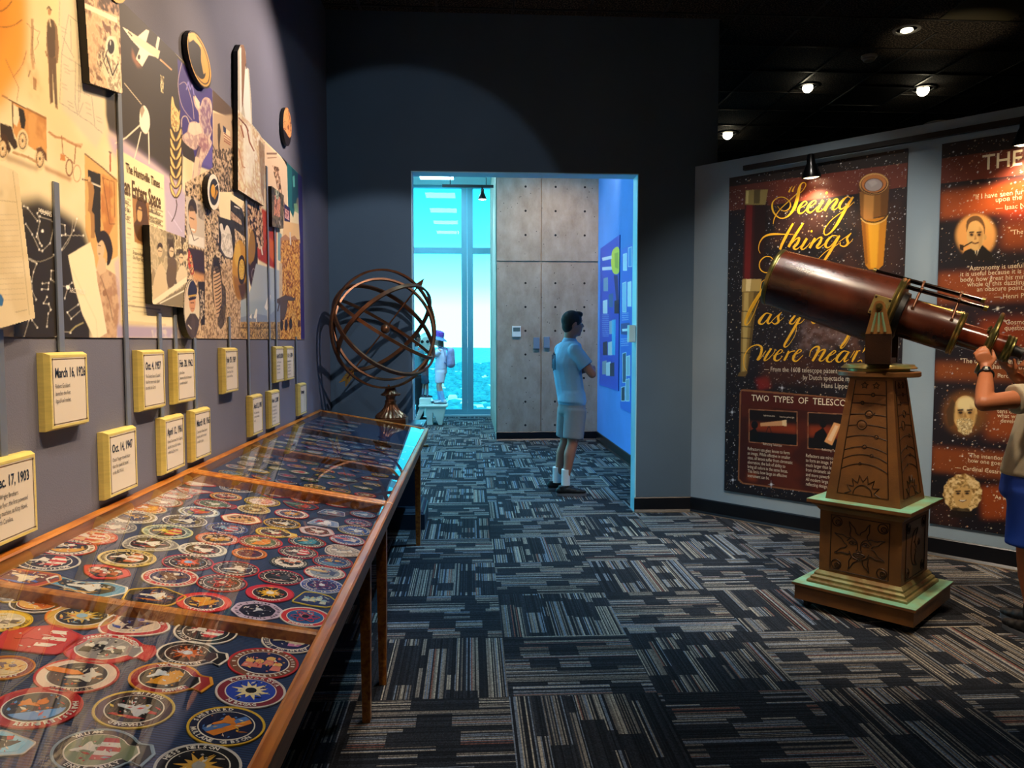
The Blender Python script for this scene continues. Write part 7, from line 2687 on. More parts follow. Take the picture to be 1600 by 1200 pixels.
bR = board('poster', 'tall starry poster headed THE with quotations and oval portraits, right of the telescope', 1.843, 3.20, .215, 2.747, paint_right)
tx = MB()
ptext(tx, 'THE', 1534, 266, .135, .88, bold=.0012)
tx.build('heading_lettering', M_PW2, bR, weld=False)
QL = [(1520, 312, '"If I have seen further than others, it is by standing', .066), (1555, 316, 'upon the shoulders of giants."', .066), (1556, 329, '— Isaac Newton', .062), (1578, 367, '"The heavens declare', .062),
    (1511, 423, '"Astronomy is useful because', .062), (1500, 432, 'it is useful because it is grand;', .062), (1500, 440.5, 'body, how great his mind, since his', .062), (1511, 448, 'whole of this dazzling immensity,', .062), (1526, 455.5, 'an obscure point, and', .062), (1553, 467, '— Henri Poincaré', .062),
    (1567, 507, '"Cosmology brings us', .062), (1569, 516, 'questions', .062), (1500, 567, '"The universe begins in safe to', .062), (1548, 576, 'that even the question is:', .062), (1558, 590, 'Percival', .058),
    (1558, 645, 'tens of', .056), (1558, 652, 'what we', .056), (1563, 660, 'develop', .056),
    (1512, 714, '"The intention of the holy ghost is', .058), (1512, 722, 'how one goes to heaven', .058), (1492, 733, '— Cardinal Cesare Baronio', .058), (1551, 779, '"As we', .055)]
for i0, i1 in ((0, 3), (3, 4), (4, 10), (10, 12), (12, 15), (15, 18), (18, 21), (21, 22)):
    tx = MB()
    for x, y, s_, sz in QL[i0:i1]:
        ptext(tx, s_, x, y, sz * .70, .84)
    tx.build('quotation_lettering', mat('cream_print', '#ecd9b4', .5), bR, weld=False)

# ================================================================== track and ceiling fittings
def track_head(loc, tgt, label, group, scale=1.0, stem_up=.10, lens=6.0):
    t = thing('track_light', label, 'track light', loc, group)
    loc = Vector(loc)
    d = (Vector(tgt) - loc).normalized()
    k = scale
    m = MB()
    m.lathe([(.018 * k, -.085 * k), (.026 * k, -.08 * k), (.030 * k, -.02 * k), (.045 * k, .01 * k), (.066 * k, .065 * k), (.068 * k, .085 * k), (.063 * k, .085 * k), (.052 * k, .05 * k), (.02 * k, .03 * k)], loc, d, 32)
    m.build('shade', mat('black_gloss_shade', '#0b0b0d', .25, .3), t, smooth=True)
    m = MB()
    m.lathe([(.052 * k, .052 * k), (.060 * k, .080 * k), (.03 * k, .090 * k), (.001, .093 * k)], loc, d, 28)
    m.build('bulb', mat('lit_bulb_%d' % int(lens), '#ffe2b4', .4, emit=lens), t, smooth=True)
    m = MB()
    m.bb((loc.x - .014, loc.y - .014, loc.z + .03 * k), (loc.x + .014, loc.y + .014, loc.z + stem_up))
    m.build('stem', M_BLACK, t, bevel=.003)
    return t
TZ = 2.80
tr0 = MB()
o0, o1 = onp(1163, 259, .06)
s_a = o0
tr0.prism([P3(s_a, TZ - .018, .045), P3(s_a, TZ - .018, .082), P3(s_a, TZ + .018, .082), P3(s_a, TZ + .018, .045)], PD * (4.3 - s_a))
tk = tr0.build('track_rail', mat('track_black', '#0d0c0c', .35))
tag(tk, 'long black lighting track along the top of the angled wall', 'lighting track')
m = MB()
m.prism([P3(s_a + .25, TZ - .004, .001), P3(s_a + .25, TZ - .004, .045), P3(s_a + .25, TZ + .004, .045), P3(s_a + .25, TZ + .004, .001)], PD * .03)
for ss in (1.3, 2.3, 3.3):
    m.prism([P3(ss, TZ - .004, .001), P3(ss, TZ - .004, .0455), P3(ss, TZ + .004, .0455), P3(ss, TZ + .004, .001)], PD * .03)
m.build('wall_bracket', M_BLACK, tk)
hs = [(onp(1268, 250, .10)[0], 'bell shaped black track light glowing above the script poster'), (onp(1602, 210, .10)[0], 'black track light half cut by the right frame edge')]
for s_, lb in hs:
    L0 = P3(s_, TZ - .075, .105)
    tgt = P3(s_ + .05, 1.2, -.02)
    track_head(L0, L0 + Vector((0, 0, -1)) + PN * -.12, lb, 'track lights on the angled wall', 1.0, .065, 7.0)
    q = P3(s_, TZ - .185, .12)
    sp_ = spot('track_lamp', q, P3(s_ + .04, 1.0, .0), 42, (1, .68, .40), 125, .8, .03)
# recessed lamps, detector, diffuser in the dark ceiling
M_TRIM = mat('white_trim_ring', '#8d8c88', .5)
def recessed(px, py, label, kind, tilt=(0, 0, -1), emit=20.0, rad=.085):
    p = Vector(on(px, py, (0, 0, 1), (0, 0, CZ)))
    t = thing('recessed_light', label, 'ceiling light', (p.x, p.y, CZ - .0), 'recessed lamps of the dark ceiling')
    m = MB()
    m.lathe([(rad * 1.30, 0), (rad * 1.28, .010), (rad, .012), (rad * .98, .0), (rad * .8, -.0)], (p.x, p.y, CZ - .001), (0, 0, -1), 36)
    m.build('trim_ring', M_TRIM if kind == 0 else M_BLACK, t, smooth=True)
    m = MB()
    a = Vector(tilt).normalized()
    c = Vector((p.x, p.y, CZ - .018 if kind else CZ - .005))
    m.lathe([(rad * .55, 0), (rad * .6, .012), (rad * .45, .02), (.002, .026)], c, a, 28)
    m.build('bulb', mat('downlight_bulb_%d' % int(emit), '#fff0cc', .4, emit=emit), t, smooth=True)
    return p
recessed(1417, 45, 'white rimmed recessed lamp high in the dark ceiling', 0, emit=3)
recessed(1262, 134, 'glowing aimed ceiling lamp left of the square grille', 1, (-.3, -.8, -.5), 22, .085)
recessed(1442, 138, 'brightest aimed ceiling lamp right of the square grille', 1, (-.3, -.8, -.5), 30, .10)
recessed(1137, 208, 'glowing ceiling lamp lowest down, beside the tall wall edge', 1, (-.2, -.8, -.5), 22, .10)
p = on(1463, 192, (0, 0, 1), (0, 0, CZ))
m = MB()
m.lathe([(.13, 0), (.125, .012), (.10, .014), (.02, .008)], (p[0], p[1], CZ - .001), (0, 0, -1), 32)
tag(m.build('recessed_light', M_TRIM, smooth=True), 'unlit recessed lamp just over the top edge of the angled wall', 'ceiling light', 'recessed lamps of the dark ceiling')
p = on(1358, 87, (0, 0, 1), (0, 0, CZ))
m = MB()
m.lathe([(.07, 0), (.07, .018), (.06, .028), (.05, .03), (.052, .036), (.044, .05), (.01, .054)], (p[0], p[1], CZ - .001), (0, 0, -1), 32)
tag(m.build('smoke_detector', mat('detector_grey', '#9a9894', .5), smooth=True), 'small round smoke detector on the dark ceiling', 'smoke detector')
p = on(1357, 149, (0, 0, 1), (0, 0, CZ))
m = MB()
m.bb((p[0] - .30, p[1] - .30, CZ - .012), (p[0] + .30, p[1] + .30, CZ - .002))
g_ = m.build('ceiling_grille', mat('grille_grey', '#3a3a38', .7), bevel=.002)
tag(g_, 'square grey air grille between the glowing ceiling lamps', 'air grille')
m = MB()
for sx, sy, dx, dy in ((-.3, 0, .02, .62), (.3, 0, .02, .62), (0, -.3, .62, .02), (0, .3, .62, .02)):
    m.box((p[0] + sx, p[1] + sy, CZ - .013), (dx, dy, .008))
m.build('grille_frame', mat('grille_frame_grey', '#63625e', .6), g_)
p = on(1560, 5, (0, 0, 1), (0, 0, CZ))
m = MB().bb((p[0] - .30, p[1] - .28, CZ - .012), (p[0] + .30, p[1] + .28, CZ - .002))
g2 = m.build('ceiling_grille', mat('grille_olive', '#4a442c', .7), bevel=.002)
tag(g2, 'olive square air grille at the top right frame corner', 'air grille')
# warm scallop beside the white recessed lamp
p = on(1440, 60, (0, 0, 1), (0, 0, CZ))
spot('ceiling_scallop', (float(p[0]) + .1, float(p[1]) - .2, CZ - 1.0), (float(p[0]) + .15, float(p[1]) - .1, CZ), 9, (1, .78, .5), 62, .6)

# ================================================================== observation room fittings
tr1 = MB().bb((-.42, 11.48, 3.79), (.36, 11.52, 3.83))
tk2 = tr1.build('track_rail', M_BLACK)
tag(tk2, 'short lighting track hanging before the tall window', 'lighting track')
m = MB()
for x in (-.3, .25):
    m.cyl((x, 11.5, 3.83), (x, 11.5, FZ), .006, .006, 8)
m.build('hanger', M_BLACK, tk2, weld=False)
track_head((.19, 11.5, 3.69), (.19, 11.5, 2), 'single small track light before the tall window', 'track lights of the window room', .95, .10, 14)
# its sister lamps off to the right wash the concrete
for lx, tx_, pw in ((.9, .9, 120), (1.5, 1.5, 90)):
    spot('concrete_spot', (lx, 8.9, 4.25), (tx_, 10.8, 2.3), pw, (1, .82, .66), 74, .7)
for yy_, pw in ((8.2, 520), (12.2, 560)):
    spot('window_room_cool_fill', (.1, yy_, 4.3), (.1, yy_, 0), pw, (.32, .72, 1.0), 58, .8)
# switches on the concrete wall
def wallbox(name, label, cat, px, py, w, h, d, mt, face_=None, group=None):
    p = on(px, py, (0, 1, 0), (0, CY, 0))
    m = MB()
    m.bb((p[0] - w / 2, CY - d, p[2] - h / 2), (p[0] + w / 2, CY - .0005, p[2] + h / 2))
    o_ = m.build(name, mt, bevel=.004)
    tag(o_, label, cat, group)
    return o_, p
M_SWG = mat('grey_cover_plate', '#6f7f92', .5)
o_, p = wallbox('thermostat', 'white thermostat on the concrete wall', 'thermostat', 807, 518, .125, .155, .03, mat('white_plastic', '#d8dcd8', .4))
MB().bb((p[0] - .05, CY - .0315, p[2] - .0), (p[0] + .05, CY - .03, p[2] + .058)).build('screen', mat('lcd_grey', '#5a6a68', .3), o_)
o_, p = wallbox('switch_box', 'left of two small grey rounded boxes on the concrete wall', 'switch box', 838, 536, .085, .165, .04, M_SWG, None, 'grey boxes on the concrete wall')
o_, p = wallbox('switch_box', 'right of two small grey rounded boxes on the concrete wall', 'switch box', 854, 535, .085, .165, .04, M_SWG, None, 'grey boxes on the concrete wall')
m = MB()
m.bb((1.345, YD - .03, 1.43), (1.40, YD - .005, 1.60))
m.bb((1.375, YD - .032, 1.43), (1.40, YD + .06, 1.60))
o_ = MB().bb((1.335, YD + .02, 1.44), (OX1 - .0085, YD + .10, 1.585)).build('alarm_box', mat('alarm_cyan', '#bfe6ee', .4), bevel=.003)
tag(o_, 'small pale box fixed inside the right jamb of the doorway', 'alarm box')
# posters on the blue wall
def toB(off):
    return lambda u, v: np.stack([np.full_like(u, XC1 - off), u, v], -1)
def mapB(x, y):
    p = on(x, y, (1, 0, 0), (XC1 - .012, 0, 0))
    return p[1], p[2]
def bposter(label, px0, ptop0, px1, ptop1, pbot0, pbot1, paint):
    ya, za = mapB(px0, ptop0)
    yb, zb = mapB(px1, ptop1)
    z0 = (mapB(px0, pbot0)[1] + mapB(px1, pbot1)[1]) / 2
    z1 = (za + zb) / 2
    y0, y1 = min(ya, yb), max(ya, yb)
    b = MB().bb((XC1 - .0112, y0, z0), (XC1 - .001, y1, z1))
    t = b.build('poster', mat('blue_board_edge', '#1c3f9c', .5))
    tag(t, label, 'poster', 'blue history posters in the window room')
    cv = Canvas(y0, y1, z0, z1, .008, .006, '#2c5fd0', mapB)
    paint(cv)
    cv.build('print', toB(.0122), t)
def pb1(m):
    m.P('#3a4fc0', '930,380 975,360 975,620 930,620', .8, soft=.1)
    m.P('#e8d84a', '956,395 960,388 966,386 969,398 969,418 965,428 958,426 955,412', sm=True)
    m.P('#3a5a30', '960,396 966,394 966,420 961,418', .35)
    m.P('#1c2a5c', '959,430 965,430 967,470 963,470', .9)
    m.L('#e8ecf4', '942,405 955,402', 5, .8)
    m.L('#e8ecf4', '942,420 955,419', 5, .8)
    for i, (x, y, c) in enumerate(((943, 445, '#7a98b8'), (951, 470, '#3a6a9c'), (942, 480, '#c8d8e8'), (942, 545, '#2c3448'), (950, 545, '#c8ccd4'), (941, 575, '#8a98a8'), (947, 577, '#c8d0dc'), (953, 578, '#2c3850'), (952, 512, '#9ab0c8'), (960, 480, '#1c2438'))):
        m.P(c, [(x, y - 10), (x + 7, y - 12), (x + 7, y + 10), (x, y + 10)])
    for i in range(12):
        m.L('#a8c8f0', [(941, 492 + i * 3), (951, 492 + i * 3)], .8, .6)
    m.P('#3fb8e8', '956,500 962,499 961,555 956,554', .8)
def pb2(m):
    m.P('#1f6fd8', '960,380 1000,360 1000,650 960,650', .7, soft=.1)
    for x, y, h_, c in ((974, 410, 12, '#c8e0f0'), (982, 402, 14, '#4a98e0'), (973, 465, 22, '#9cc8e8'), (981, 460, 18, '#d8ecf4'), (973, 575, 22, '#34506c'), (979, 572, 14, '#a8c0d0'), (971, 616, 10, '#24344c'), (978, 610, 16, '#8aa8c0')):
        m.P('#e8f4fa', [(x - .6, y - h_ - 1), (x + 5.6, y - h_ - 3), (x + 5.6, y + h_ + 1), (x - .6, y + h_ + 1)])
        m.P(c, [(x, y - h_), (x + 5, y - h_ - 2), (x + 5, y + h_), (x, y + h_)])
    m.P('#2c4a8c', '970,506 984,504 984,524 970,522')
    m.L('#f0f4fa', '973,516 982,515', 4, .9)
    for i in range(4):
        m.L('#c8e0f4', [(972, 490 + i * 3.4), (982, 489 + i * 3.4)], .8, .8)
        m.L('#c8e0f4', [(970, 530 + i * 3.4), (982, 529 + i * 3.4)], .8, .8)
bposter('blue poster with a yellow oval emblem, farther along the blue wall', 938, 384, 968, 372, 602, 611, pb1)
bposter('blue picture poster nearer the doorway jamb on the blue wall', 971, 390, 995, 378, 636, 652, pb2)

# coin viewer, step and low desk by the window
M_PALE = mat('pale_enamel', '#c6ddd4', .4)
cvw = Vector(on(665, 545, (0, 1, 0), (0, 13.98, 0)))
tv = thing('coin_viewer', 'pale pedestal binocular viewer standing at the tall window', 'binocular viewer', (cvw.x, 13.98, 0))
m = MB()
m.lathe([(.16, 0), (.16, .02), (.06, .05), (.05, .10), (.045, 1.10), (.06, 1.14)], (cvw.x, 13.98, 0), n=24)
m.build('pedestal', M_PALE, tv, smooth=True)
m = MB()
m.loft([(Vector((cvw.x + .02, 13.81, 1.40)), (.11, .13)), (Vector((cvw.x + .01, 13.89, 1.40)), (.14, .19)), (Vector((cvw.x, 14.05, 1.41)), (.14, .20)), (Vector((cvw.x, 14.17, 1.42)), (.09, .12))], 20)
m.build('viewer_head', M_PALE, tv, smooth=True)
m = MB()
for sx in (-.05, .05):
    m.cyl((cvw.x + sx, 13.75, 1.44), (cvw.x + sx, 13.83, 1.44), .028, .03, 14)
m.build('eyepiece', M_BLACK, tv, smooth=True, weld=False)
stp = Vector(on(683, 631, (0, 0, 1), (0, 0, .27)))
st = thing('step_stool', 'pale three legged step stool the hatted child stands on', 'step stool', (stp.x, 13.0, 0))
sx0 = on(655, 632, (0, 1, 0), (0, 13.0, 0))[0]
sx1 = on(700, 632, (0, 1, 0), (0, 13.0, 0))[0]
ZS = float(on(680, 631, (0, 1, 0), (0, 13.0, 0))[2])
m = MB()
m.bb((sx0, 12.78, ZS - .04), (sx1, 13.25, ZS))
m.build('step_top', M_PALE, st, bevel=.012)
for xa, xb, xc, xd in ((sx0 + .02, sx0 + .12, sx0 - .10, sx0 - .04), (sx0 + .13, sx0 + .24, sx0 + .14, sx0 + .24), (sx1 - .30, sx1 - .03, sx1 - .16, sx1 - .10)):
    m = MB()
    m.hexa([(xc, 12.86, 0), (xd, 12.86, 0), (xd, 13.15, 0), (xc, 13.15, 0)], [(xa, 12.82, ZS - .04), (xb, 12.82, ZS - .04), (xb, 13.2, ZS - .04), (xa, 13.2, ZS - .04)])
    m.build('leg', M_PALE, st, bevel=.004)
# ================================================================== people
def organic(mb, voxel, it=6, fac=.5):
    me = mb.mesh('tmp', [], weld=False)
    ob = bpy.data.objects.new('tmp', me)
    COL.objects.link(ob)
    md = ob.modifiers.new('r', 'REMESH')
    md.mode = 'VOXEL'
    md.voxel_size = voxel
    sm = ob.modifiers.new('s', 'SMOOTH')
    sm.factor = fac
    sm.iterations = it
    dg = bpy.context.evaluated_depsgraph_get()
    out = bpy.data.meshes.new_from_object(ob.evaluated_get(dg))
    bpy.data.objects.remove(ob)
    bpy.data.meshes.remove(me)
    out.polygons.foreach_set('use_smooth', [True] * len(out.polygons))
    return out
def obuild(mb, name, mt, parent, voxel, it=6):
    me = organic(mb, voxel, it)
    me.name = name
    me.materials.clear()
    me.materials.append(mt)
    return linkmesh(name, me, parent)
def chain(m, pts, n=14):
    """capsule chain [(point, radius)]"""
    m.loft([(Vector(p), r) for p, r in pts], n)
    for p, r in pts:
        if not isinstance(r, (tuple, list)):
            m.ball(p, r, 12, 8)
def blobs(m, a, b, ra, rb, ax, n=7):
    n = max(14, n)
    a, b = Vector(a), Vector(b)
    for i in range(n):
        t = i / (n - 1)
        r_ = tuple(x * (1 - t) + y * t for x, y in zip(ra, rb))
        m.ball(a.lerp(b, t), r_, 16, 10, ax)
def hand(m, wrist, d, nrm, k=1.0, curl=.5, thumb_side=1, spread=.0):
    """d finger direction, nrm palm normal (fingers curl toward it)"""
    wrist, d, nrm = Vector(wrist), Vector(d).normalized(), Vector(nrm)
    nrm = (nrm - d * nrm.dot(d)).normalized()
    sd = d.cross(nrm).normalized() * thumb_side
    m.loft([(wrist, (.022 * k, .026 * k)), (wrist + d * .03 * k, .024 * k)], 12)
    for i in range(5):
        t = i / 4
        m.ball(wrist + d * (.02 + .06 * t) * k, (.020 * k, (.028 + .012 * t) * k, .013 * k), 12, 8, (d, sd, nrm))
    L_ = (.036, .040, .037, .029)
    for f in range(4):
        off = (1.5 - f) * .0195 * k
        p = wrist + d * (.082 - .004 * abs(f - 1.2)) * k + sd * off
        c = 0.0
        pts = [(p - d * .02 * k, .0095 * k)]
        q = p
        for s_ in range(3):
            c += curl * (1.0 + .15 * f) * (.9 if s_ else .6)
            dd = (d * math.cos(c) + nrm * math.sin(c)).normalized()
            q = q + dd * L_[f] * k * (1.0, .75, .6)[s_]
            pts.append((q, (.0088, .0080, .0068)[s_] * k))
        chain(m, [(p - d * .02 * k, .0098 * k), (p, .0096 * k)] + pts[1:], 10)
    p = wrist + d * .025 * k + sd * .026 * k
    t1 = (d * .65 + sd * .75 + nrm * .25).normalized()
    t2 = (d * .85 + sd * .1 + nrm * .5).normalized()
    chain(m, [(p, .013 * k), (p + t1 * .035 * k, .0115 * k), (p + t1 * .035 * k + t2 * .03 * k, .010 * k), (p + t1 * .035 * k + t2 * .052 * k, .0085 * k)], 10)
def head_mesh(m, C, f, s, u, k):
    m.ball(C + u * .022 * k - f * .012 * k, (.096 * k, .077 * k, .098 * k), 20, 14, (f, s, u))
    m.ball(C + f * .022 * k - u * .040 * k, (.070 * k, .060 * k, .078 * k), 18, 12, (f, s, u))
    m.ball(C + f * .058 * k - u * .096 * k, (.026 * k, .026 * k, .022 * k), 12, 8, (f, s, u))
    m.ball(C + f * .066 * k + u * .030 * k, (.022 * k, .052 * k, .016 * k), 12, 8, (f, s, u))
    chain(m, [(C + f * .082 * k + u * .018 * k, .009 * k), (C + f * .100 * k - u * .012 * k, .011 * k), (C + f * .106 * k - u * .024 * k, .0125 * k)], 10)
    m.ball(C + f * .083 * k - u * .056 * k, (.012 * k, .024 * k, .0075 * k), 10, 6, (f, s, u))
    m.ball(C + f * .080 * k - u * .069 * k, (.012 * k, .020 * k, .0075 * k), 10, 6, (f, s, u))
    for sg in (-1, 1):
        m.ball(C + s * sg * .077 * k - f * .012 * k - u * .005 * k, (.019 * k, .009 * k, .031 * k), 10, 8, (f, s, u))
        m.ball(C + s * sg * .034 * k + f * .060 * k - u * .030 * k, (.022 * k, .022 * k, .022 * k), 10, 8, (f, s, u))
def shoe(name, par, heel, toe, mt, sole, k=1.0):
    heel, toe = Vector(heel), Vector(toe)
    d = (toe - heel)
    L_ = d.length
    d.normalize()
    s = d.cross(UZ).normalized()
    m = MB()
    z0 = .022 * k
    for t, w, h in ((.12, .034, .056), (.26, .037, .064), (.42, .037, .062), (.58, .041, .052), (.75, .043, .042), (.88, .036, .034)):
        m.ball(heel + d * L_ * t + UZ * (.024 + h * .5) * k, (L_ * .16, w * k, h * .6 * k), 12, 8, (d, s, UZ))
    m.loft([(heel + d * L_ * .2 + UZ * .05 * k, .036 * k), (heel + d * L_ * .19 + UZ * .098 * k, .038 * k)], 14)
    o = obuild(m, name, mt, par, .006 * max(k, .8), 4)
    m = MB()
    pts = []
    for i in range(24):
        a = 2 * PI * i / 24
        w = (.040 + .006 * math.cos(a)) * k
        pts.append(heel + d * (L_ * .5 + L_ * .53 * math.cos(a)) + s * (w * math.sin(a)) + UZ * .002)
    m.prism(pts, UZ * .024 * k)
    m.build('sole', sole, o, smooth=True)
    m = MB()
    for i in range(4):
        c = heel + d * L_ * (.38 + .08 * i) + UZ * (.095 - .010 * i) * k
        m.loft([(c - s * .02 * k - UZ * .004, .003 * k), (c + UZ * .003, .003 * k), (c + s * .02 * k - UZ * .004, .003 * k)], 6)
    m.build('laces', mt, o, smooth=True, weld=False)
    return o
def eyes(par, C, f, s, u, k):
    for sg in (-1, 1):
        m = MB()
        m.ball(C + f * .0765 * k + s * sg * .031 * k + u * .006 * k, (.006 * k, .012 * k, .006 * k), 10, 6, (f, s, u))
        o = m.build('eye', mat('eye_white', '#d8d4cc', .2), par, smooth=True)
        m = MB()
        m.ball(C + f * .081 * k + s * sg * .031 * k + u * .006 * k, .0044 * k, 8, 6)
        m.build('iris', mat('eye_dark', '#1c120c', .2), o, smooth=True)
        m = MB()
        m.loft([(C + f * .080 * k + s * sg * .016 * k + u * .026 * k, .003 * k), (C + f * .078 * k + s * sg * .034 * k + u * .031 * k, .0035 * k), (C + f * .068 * k + s * sg * .050 * k + u * .024 * k, .002 * k)], 6)
        m.build('eyebrow', mat('brow_brown', '#1c1410', .8), par, smooth=True)
def WP(px, py, y):
    return Vector(on(px, py, (0, 1, 0), (0, y, 0)))

# ---- the visitor in the doorway
SKIN = mat('skin_tan', '#a87560', .5, bump=.05, bscale=300)
f = Vector((.96, .28, 0)).normalized()
u = Vector((0.02, 0, 1)).normalized()
s = f.cross(u).normalized()         # his right, toward the camera
man = thing('person', 'man in pale blue t-shirt and grey shorts standing with crossed arms in the doorway', 'person', (.90, 6.95, 0))
Y0 = 6.98
hd = WP(895.5, 506, Y0)
nk = WP(890, 531, Y0)
ch = WP(884.5, 568, Y0)
pv = WP(893.5, 632, Y0)
shR, shL = WP(887, 547, Y0) + s * .165, WP(887, 547, Y0) - s * .165
elR = WP(911, 583, Y0) + s * .20
elL = WP(908, 582, Y0) - s * .20
haR = WP(915, 572, Y0) - s * .06 + f * .02
haL = WP(915, 576, Y0) + s * .05 + f * .04
hipR, hipL = pv + s * .085 - UZ * .04, pv - s * .085 - UZ * .04
knR, knL = WP(895, 693, 6.88), WP(884, 690, 7.08)
anR, anL = WP(884, 748, 6.87), WP(870, 744, 7.10)
m = MB()
head_mesh(m, hd, f, s, u, 1.0)
chain(m, [(hd - u * .06 - f * .02, .056), (nk, .058), (nk - UZ * .05, .07)])
ax_ = (f, s, UZ)
blobs(m, nk - UZ * .07, ch, (.085, .16, .05), (.11, .165, .08), ax_)
blobs(m, ch, pv, (.11, .16, .08), (.105, .155, .10), ax_)
for a, b, c, sg in ((shR, elR, haR, 1), (shL, elL, haL, -1)):
    chain(m, [(a, .052), (a.lerp(b, .5), .046), (b, .040)])
    chain(m, [(b, .040), (b.lerp(c, .4), .039), (c, .026)])
hand(m, haR, (haL - haR + f * .02).normalized() * 1 + -s * .3, -f, .95, .35, -1)
hand(m, haL, (s * .9 - f * .1), -f, .95, .45, 1)
for a, b, c in ((hipR, knR, anR), (hipL, knL, anL)):
    chain(m, [(a, .085), (a.lerp(b, .5), .074), (b, .052)])
    chain(m, [(b, .052), (b.lerp(c, .3) - f * .012, .054), (b.lerp(c, .7), .040), (c, .034), (c - UZ * .04, .034)])
body = obuild(m, 'body', SKIN, man, .010, 5)
m = MB()
m.ball(hd + u * .034 - f * .018, (.101, .084, .094), 20, 14, ax_)
m.ball(hd + u * .090 + f * .045, (.050, .058, .030), 14, 10, ax_)
m.ball(hd - f * .055 - u * .02, (.055, .066, .07), 14, 10, ax_)
for sg in (-1, 1):
    m.ball(hd + s * sg * .068 + u * .03 + f * .01, (.035, .014, .045), 10, 8, ax_)
obuild(m, 'hair', mat('hair_dark', '#17110e', .7, bump=.5, bscale=200, stretch=(1, 1, .3)), body, .008, 4)
eyes(body, hd, f, s, u, 1)
SHIRT = mat('pale_blue_cotton', '#8fc0de', .85, bump=.9, bscale=7, stretch=(1.6, 1.6, 1))
m = MB()
blobs(m, nk - UZ * .055, ch, (.10, .175, .05), (.128, .19, .08), ax_)
blobs(m, ch, pv + UZ * .02, (.128, .185, .08), (.125, .18, .07), ax_)
m.loft([(pv + UZ * .12, (.125, .182)), (pv + UZ * .03, (.138, .190))], 24)
chain(m, [(nk - UZ * .015, .068), (nk - UZ * .05, .085)])
for a, b in ((shR, elR), (shL, elL)):
    chain(m, [(a, .066), (a.lerp(b, .35), .066)])
    m.loft([(a.lerp(b, .2), .068), (a.lerp(b, .66), .070)], 16)
sh = obuild(m, 'shirt', SHIRT, body, .010, 5)
m = MB()
for i, (hh, ww) in enumerate(((.15, .010), (.17, .010), (.13, .009))):
    b0 = ch - f * .137 + s * (.055 - i * .032) + UZ * .02
    m.box(b0, (.006, ww, hh), (f, s, UZ))
m.build('shirt_back_print', mat('navy_shirt_print', '#1c3658', .8), sh, weld=False)
m = MB()
blobs(m, pv + UZ * .06, pv - UZ * .06, (.118, .172, .05), (.125, .175, .07), ax_)
for a, b in ((hipR, knR), (hipL, knL)):
    m.loft([(a, (.105, .105)), (a.lerp(b, .4), (.102, .098)), (a.lerp(b, .86), (.098, .090))], 18)
obuild(m, 'shorts', mat('grey_shorts', '#8d949a', .85, bump=.8, bscale=8), body, .010, 4)
for c, kk in ((anR, 1), (anL, 1)):
    m = MB()
    m.loft([(c + UZ * .09, .041), (c + UZ * .04, .039), (c - UZ * .06, .042)], 18)
    m.build('sock', mat('white_sock', '#dfe6ea', .9), body, smooth=True)
SOLE = mat('shoe_sole_grey', '#5c6068', .6)
BSHOE = mat('black_trainer', '#0d0f14', .6)
shoe('shoe', body, Vector((anR.x - .085, anR.y - .01, 0)), Vector((anR.x + .185, anR.y - .02, 0)), BSHOE, SOLE)
shoe('shoe', body, Vector((anL.x - .085, anL.y + .03, 0)), Vector((anL.x + .16, anL.y - .02, 0)), BSHOE, SOLE)

# ---- the child at the telescope
SKIN2 = mat('skin_warm', '#b8704a', .45, bump=.05, bscale=300)
f = (-ha * .96 + UZ * .10 + hn * .08).normalized()
s = f.cross(UZ).normalized()
u = s.cross(f).normalized()
kid = thing('person', 'boy in grey t-shirt and blue shorts turning the telescope wheel, right frame edge', 'person', (2.90, 3.40, 0))
K = .93
eyec = TQ(TL + .052)
hd = eyec + TD_ * .100 - UZ * .012 + s * .0
SB = 3.42
nk = Vector((hd.x + .035, hd.y - .03, hd.z - .125))
ch = WP(1634, 650, SB)
pv = WP(1612, 752, SB)
sB = Vector(s)
sgn = 1 if sB.y < 0 else -1
sc_ = sB * sgn                       # toward the camera
shN = WP(1634, 614, SB) + sc_ * .145
shF = WP(1634, 614, SB) - sc_ * .145
elN = WP(1537, 628, 3.17)
grip = TQ(L_W, PI * .60, RW_)
wrN = grip + TD_ * .030 - tu * .075 + hn * .030
elN = WP(1537, 630, wrN.y - .17)
elF = WP(1625, 622, 3.52)
wrF = WP(1584, 586, 3.56)
hipN, hipF = pv + sc_ * .075 - UZ * .03, pv - sc_ * .075 - UZ * .03
knN, knF = WP(1606, 872, 3.36), WP(1622, 862, 3.52)
anN, anF = WP(1617, 962, 3.38), WP(1612, 948, 3.52)
anN.z, anF.z = .095, .095
m = MB()
head_mesh(m, hd, f, s, u, K)
chain(m, [(hd - u * .06 - f * .02, .048), (nk, .048), (nk - UZ * .05, .058)])
ax_ = (Vector((f.x, f.y, 0)).normalized(), sc_, UZ)
top = WP(1636, 612, SB)
blobs(m, top, ch, (.075, .13, .04), (.095, .14, .07), ax_)
blobs(m, ch, pv, (.095, .135, .07), (.10, .135, .09), ax_)
chain(m, [(shN, .046), (shN.lerp(elN, .5), .044), (elN, .038)])
chain(m, [(elN, .038), (elN.lerp(wrN, .4), .039), (wrN, .026)])
chain(m, [(shF, .046), (shF.lerp(elF, .5), .042), (elF, .037)])
chain(m, [(elF, .037), (wrF, .025)])
dN = (grip - wrN)
hand(m, wrN, -TD_ * .55 + tu * .85, -hn * 1.0 - TD_ * .25, .90, .80, -1)
hand(m, wrF, (TQ(TL - .03, PI, .06) - wrF).normalized(), UZ, .88, .30, -1)
for a, b, c in ((hipN, knN, anN), (hipF, knF, anF)):
    chain(m, [(a, .078), (a.lerp(b, .5), .068), (b, .047)])
    chain(m, [(b, .047), (b.lerp(c, .3), .049), (b.lerp(c, .7), .037), (c, .031), (c - UZ * .04, .031)])
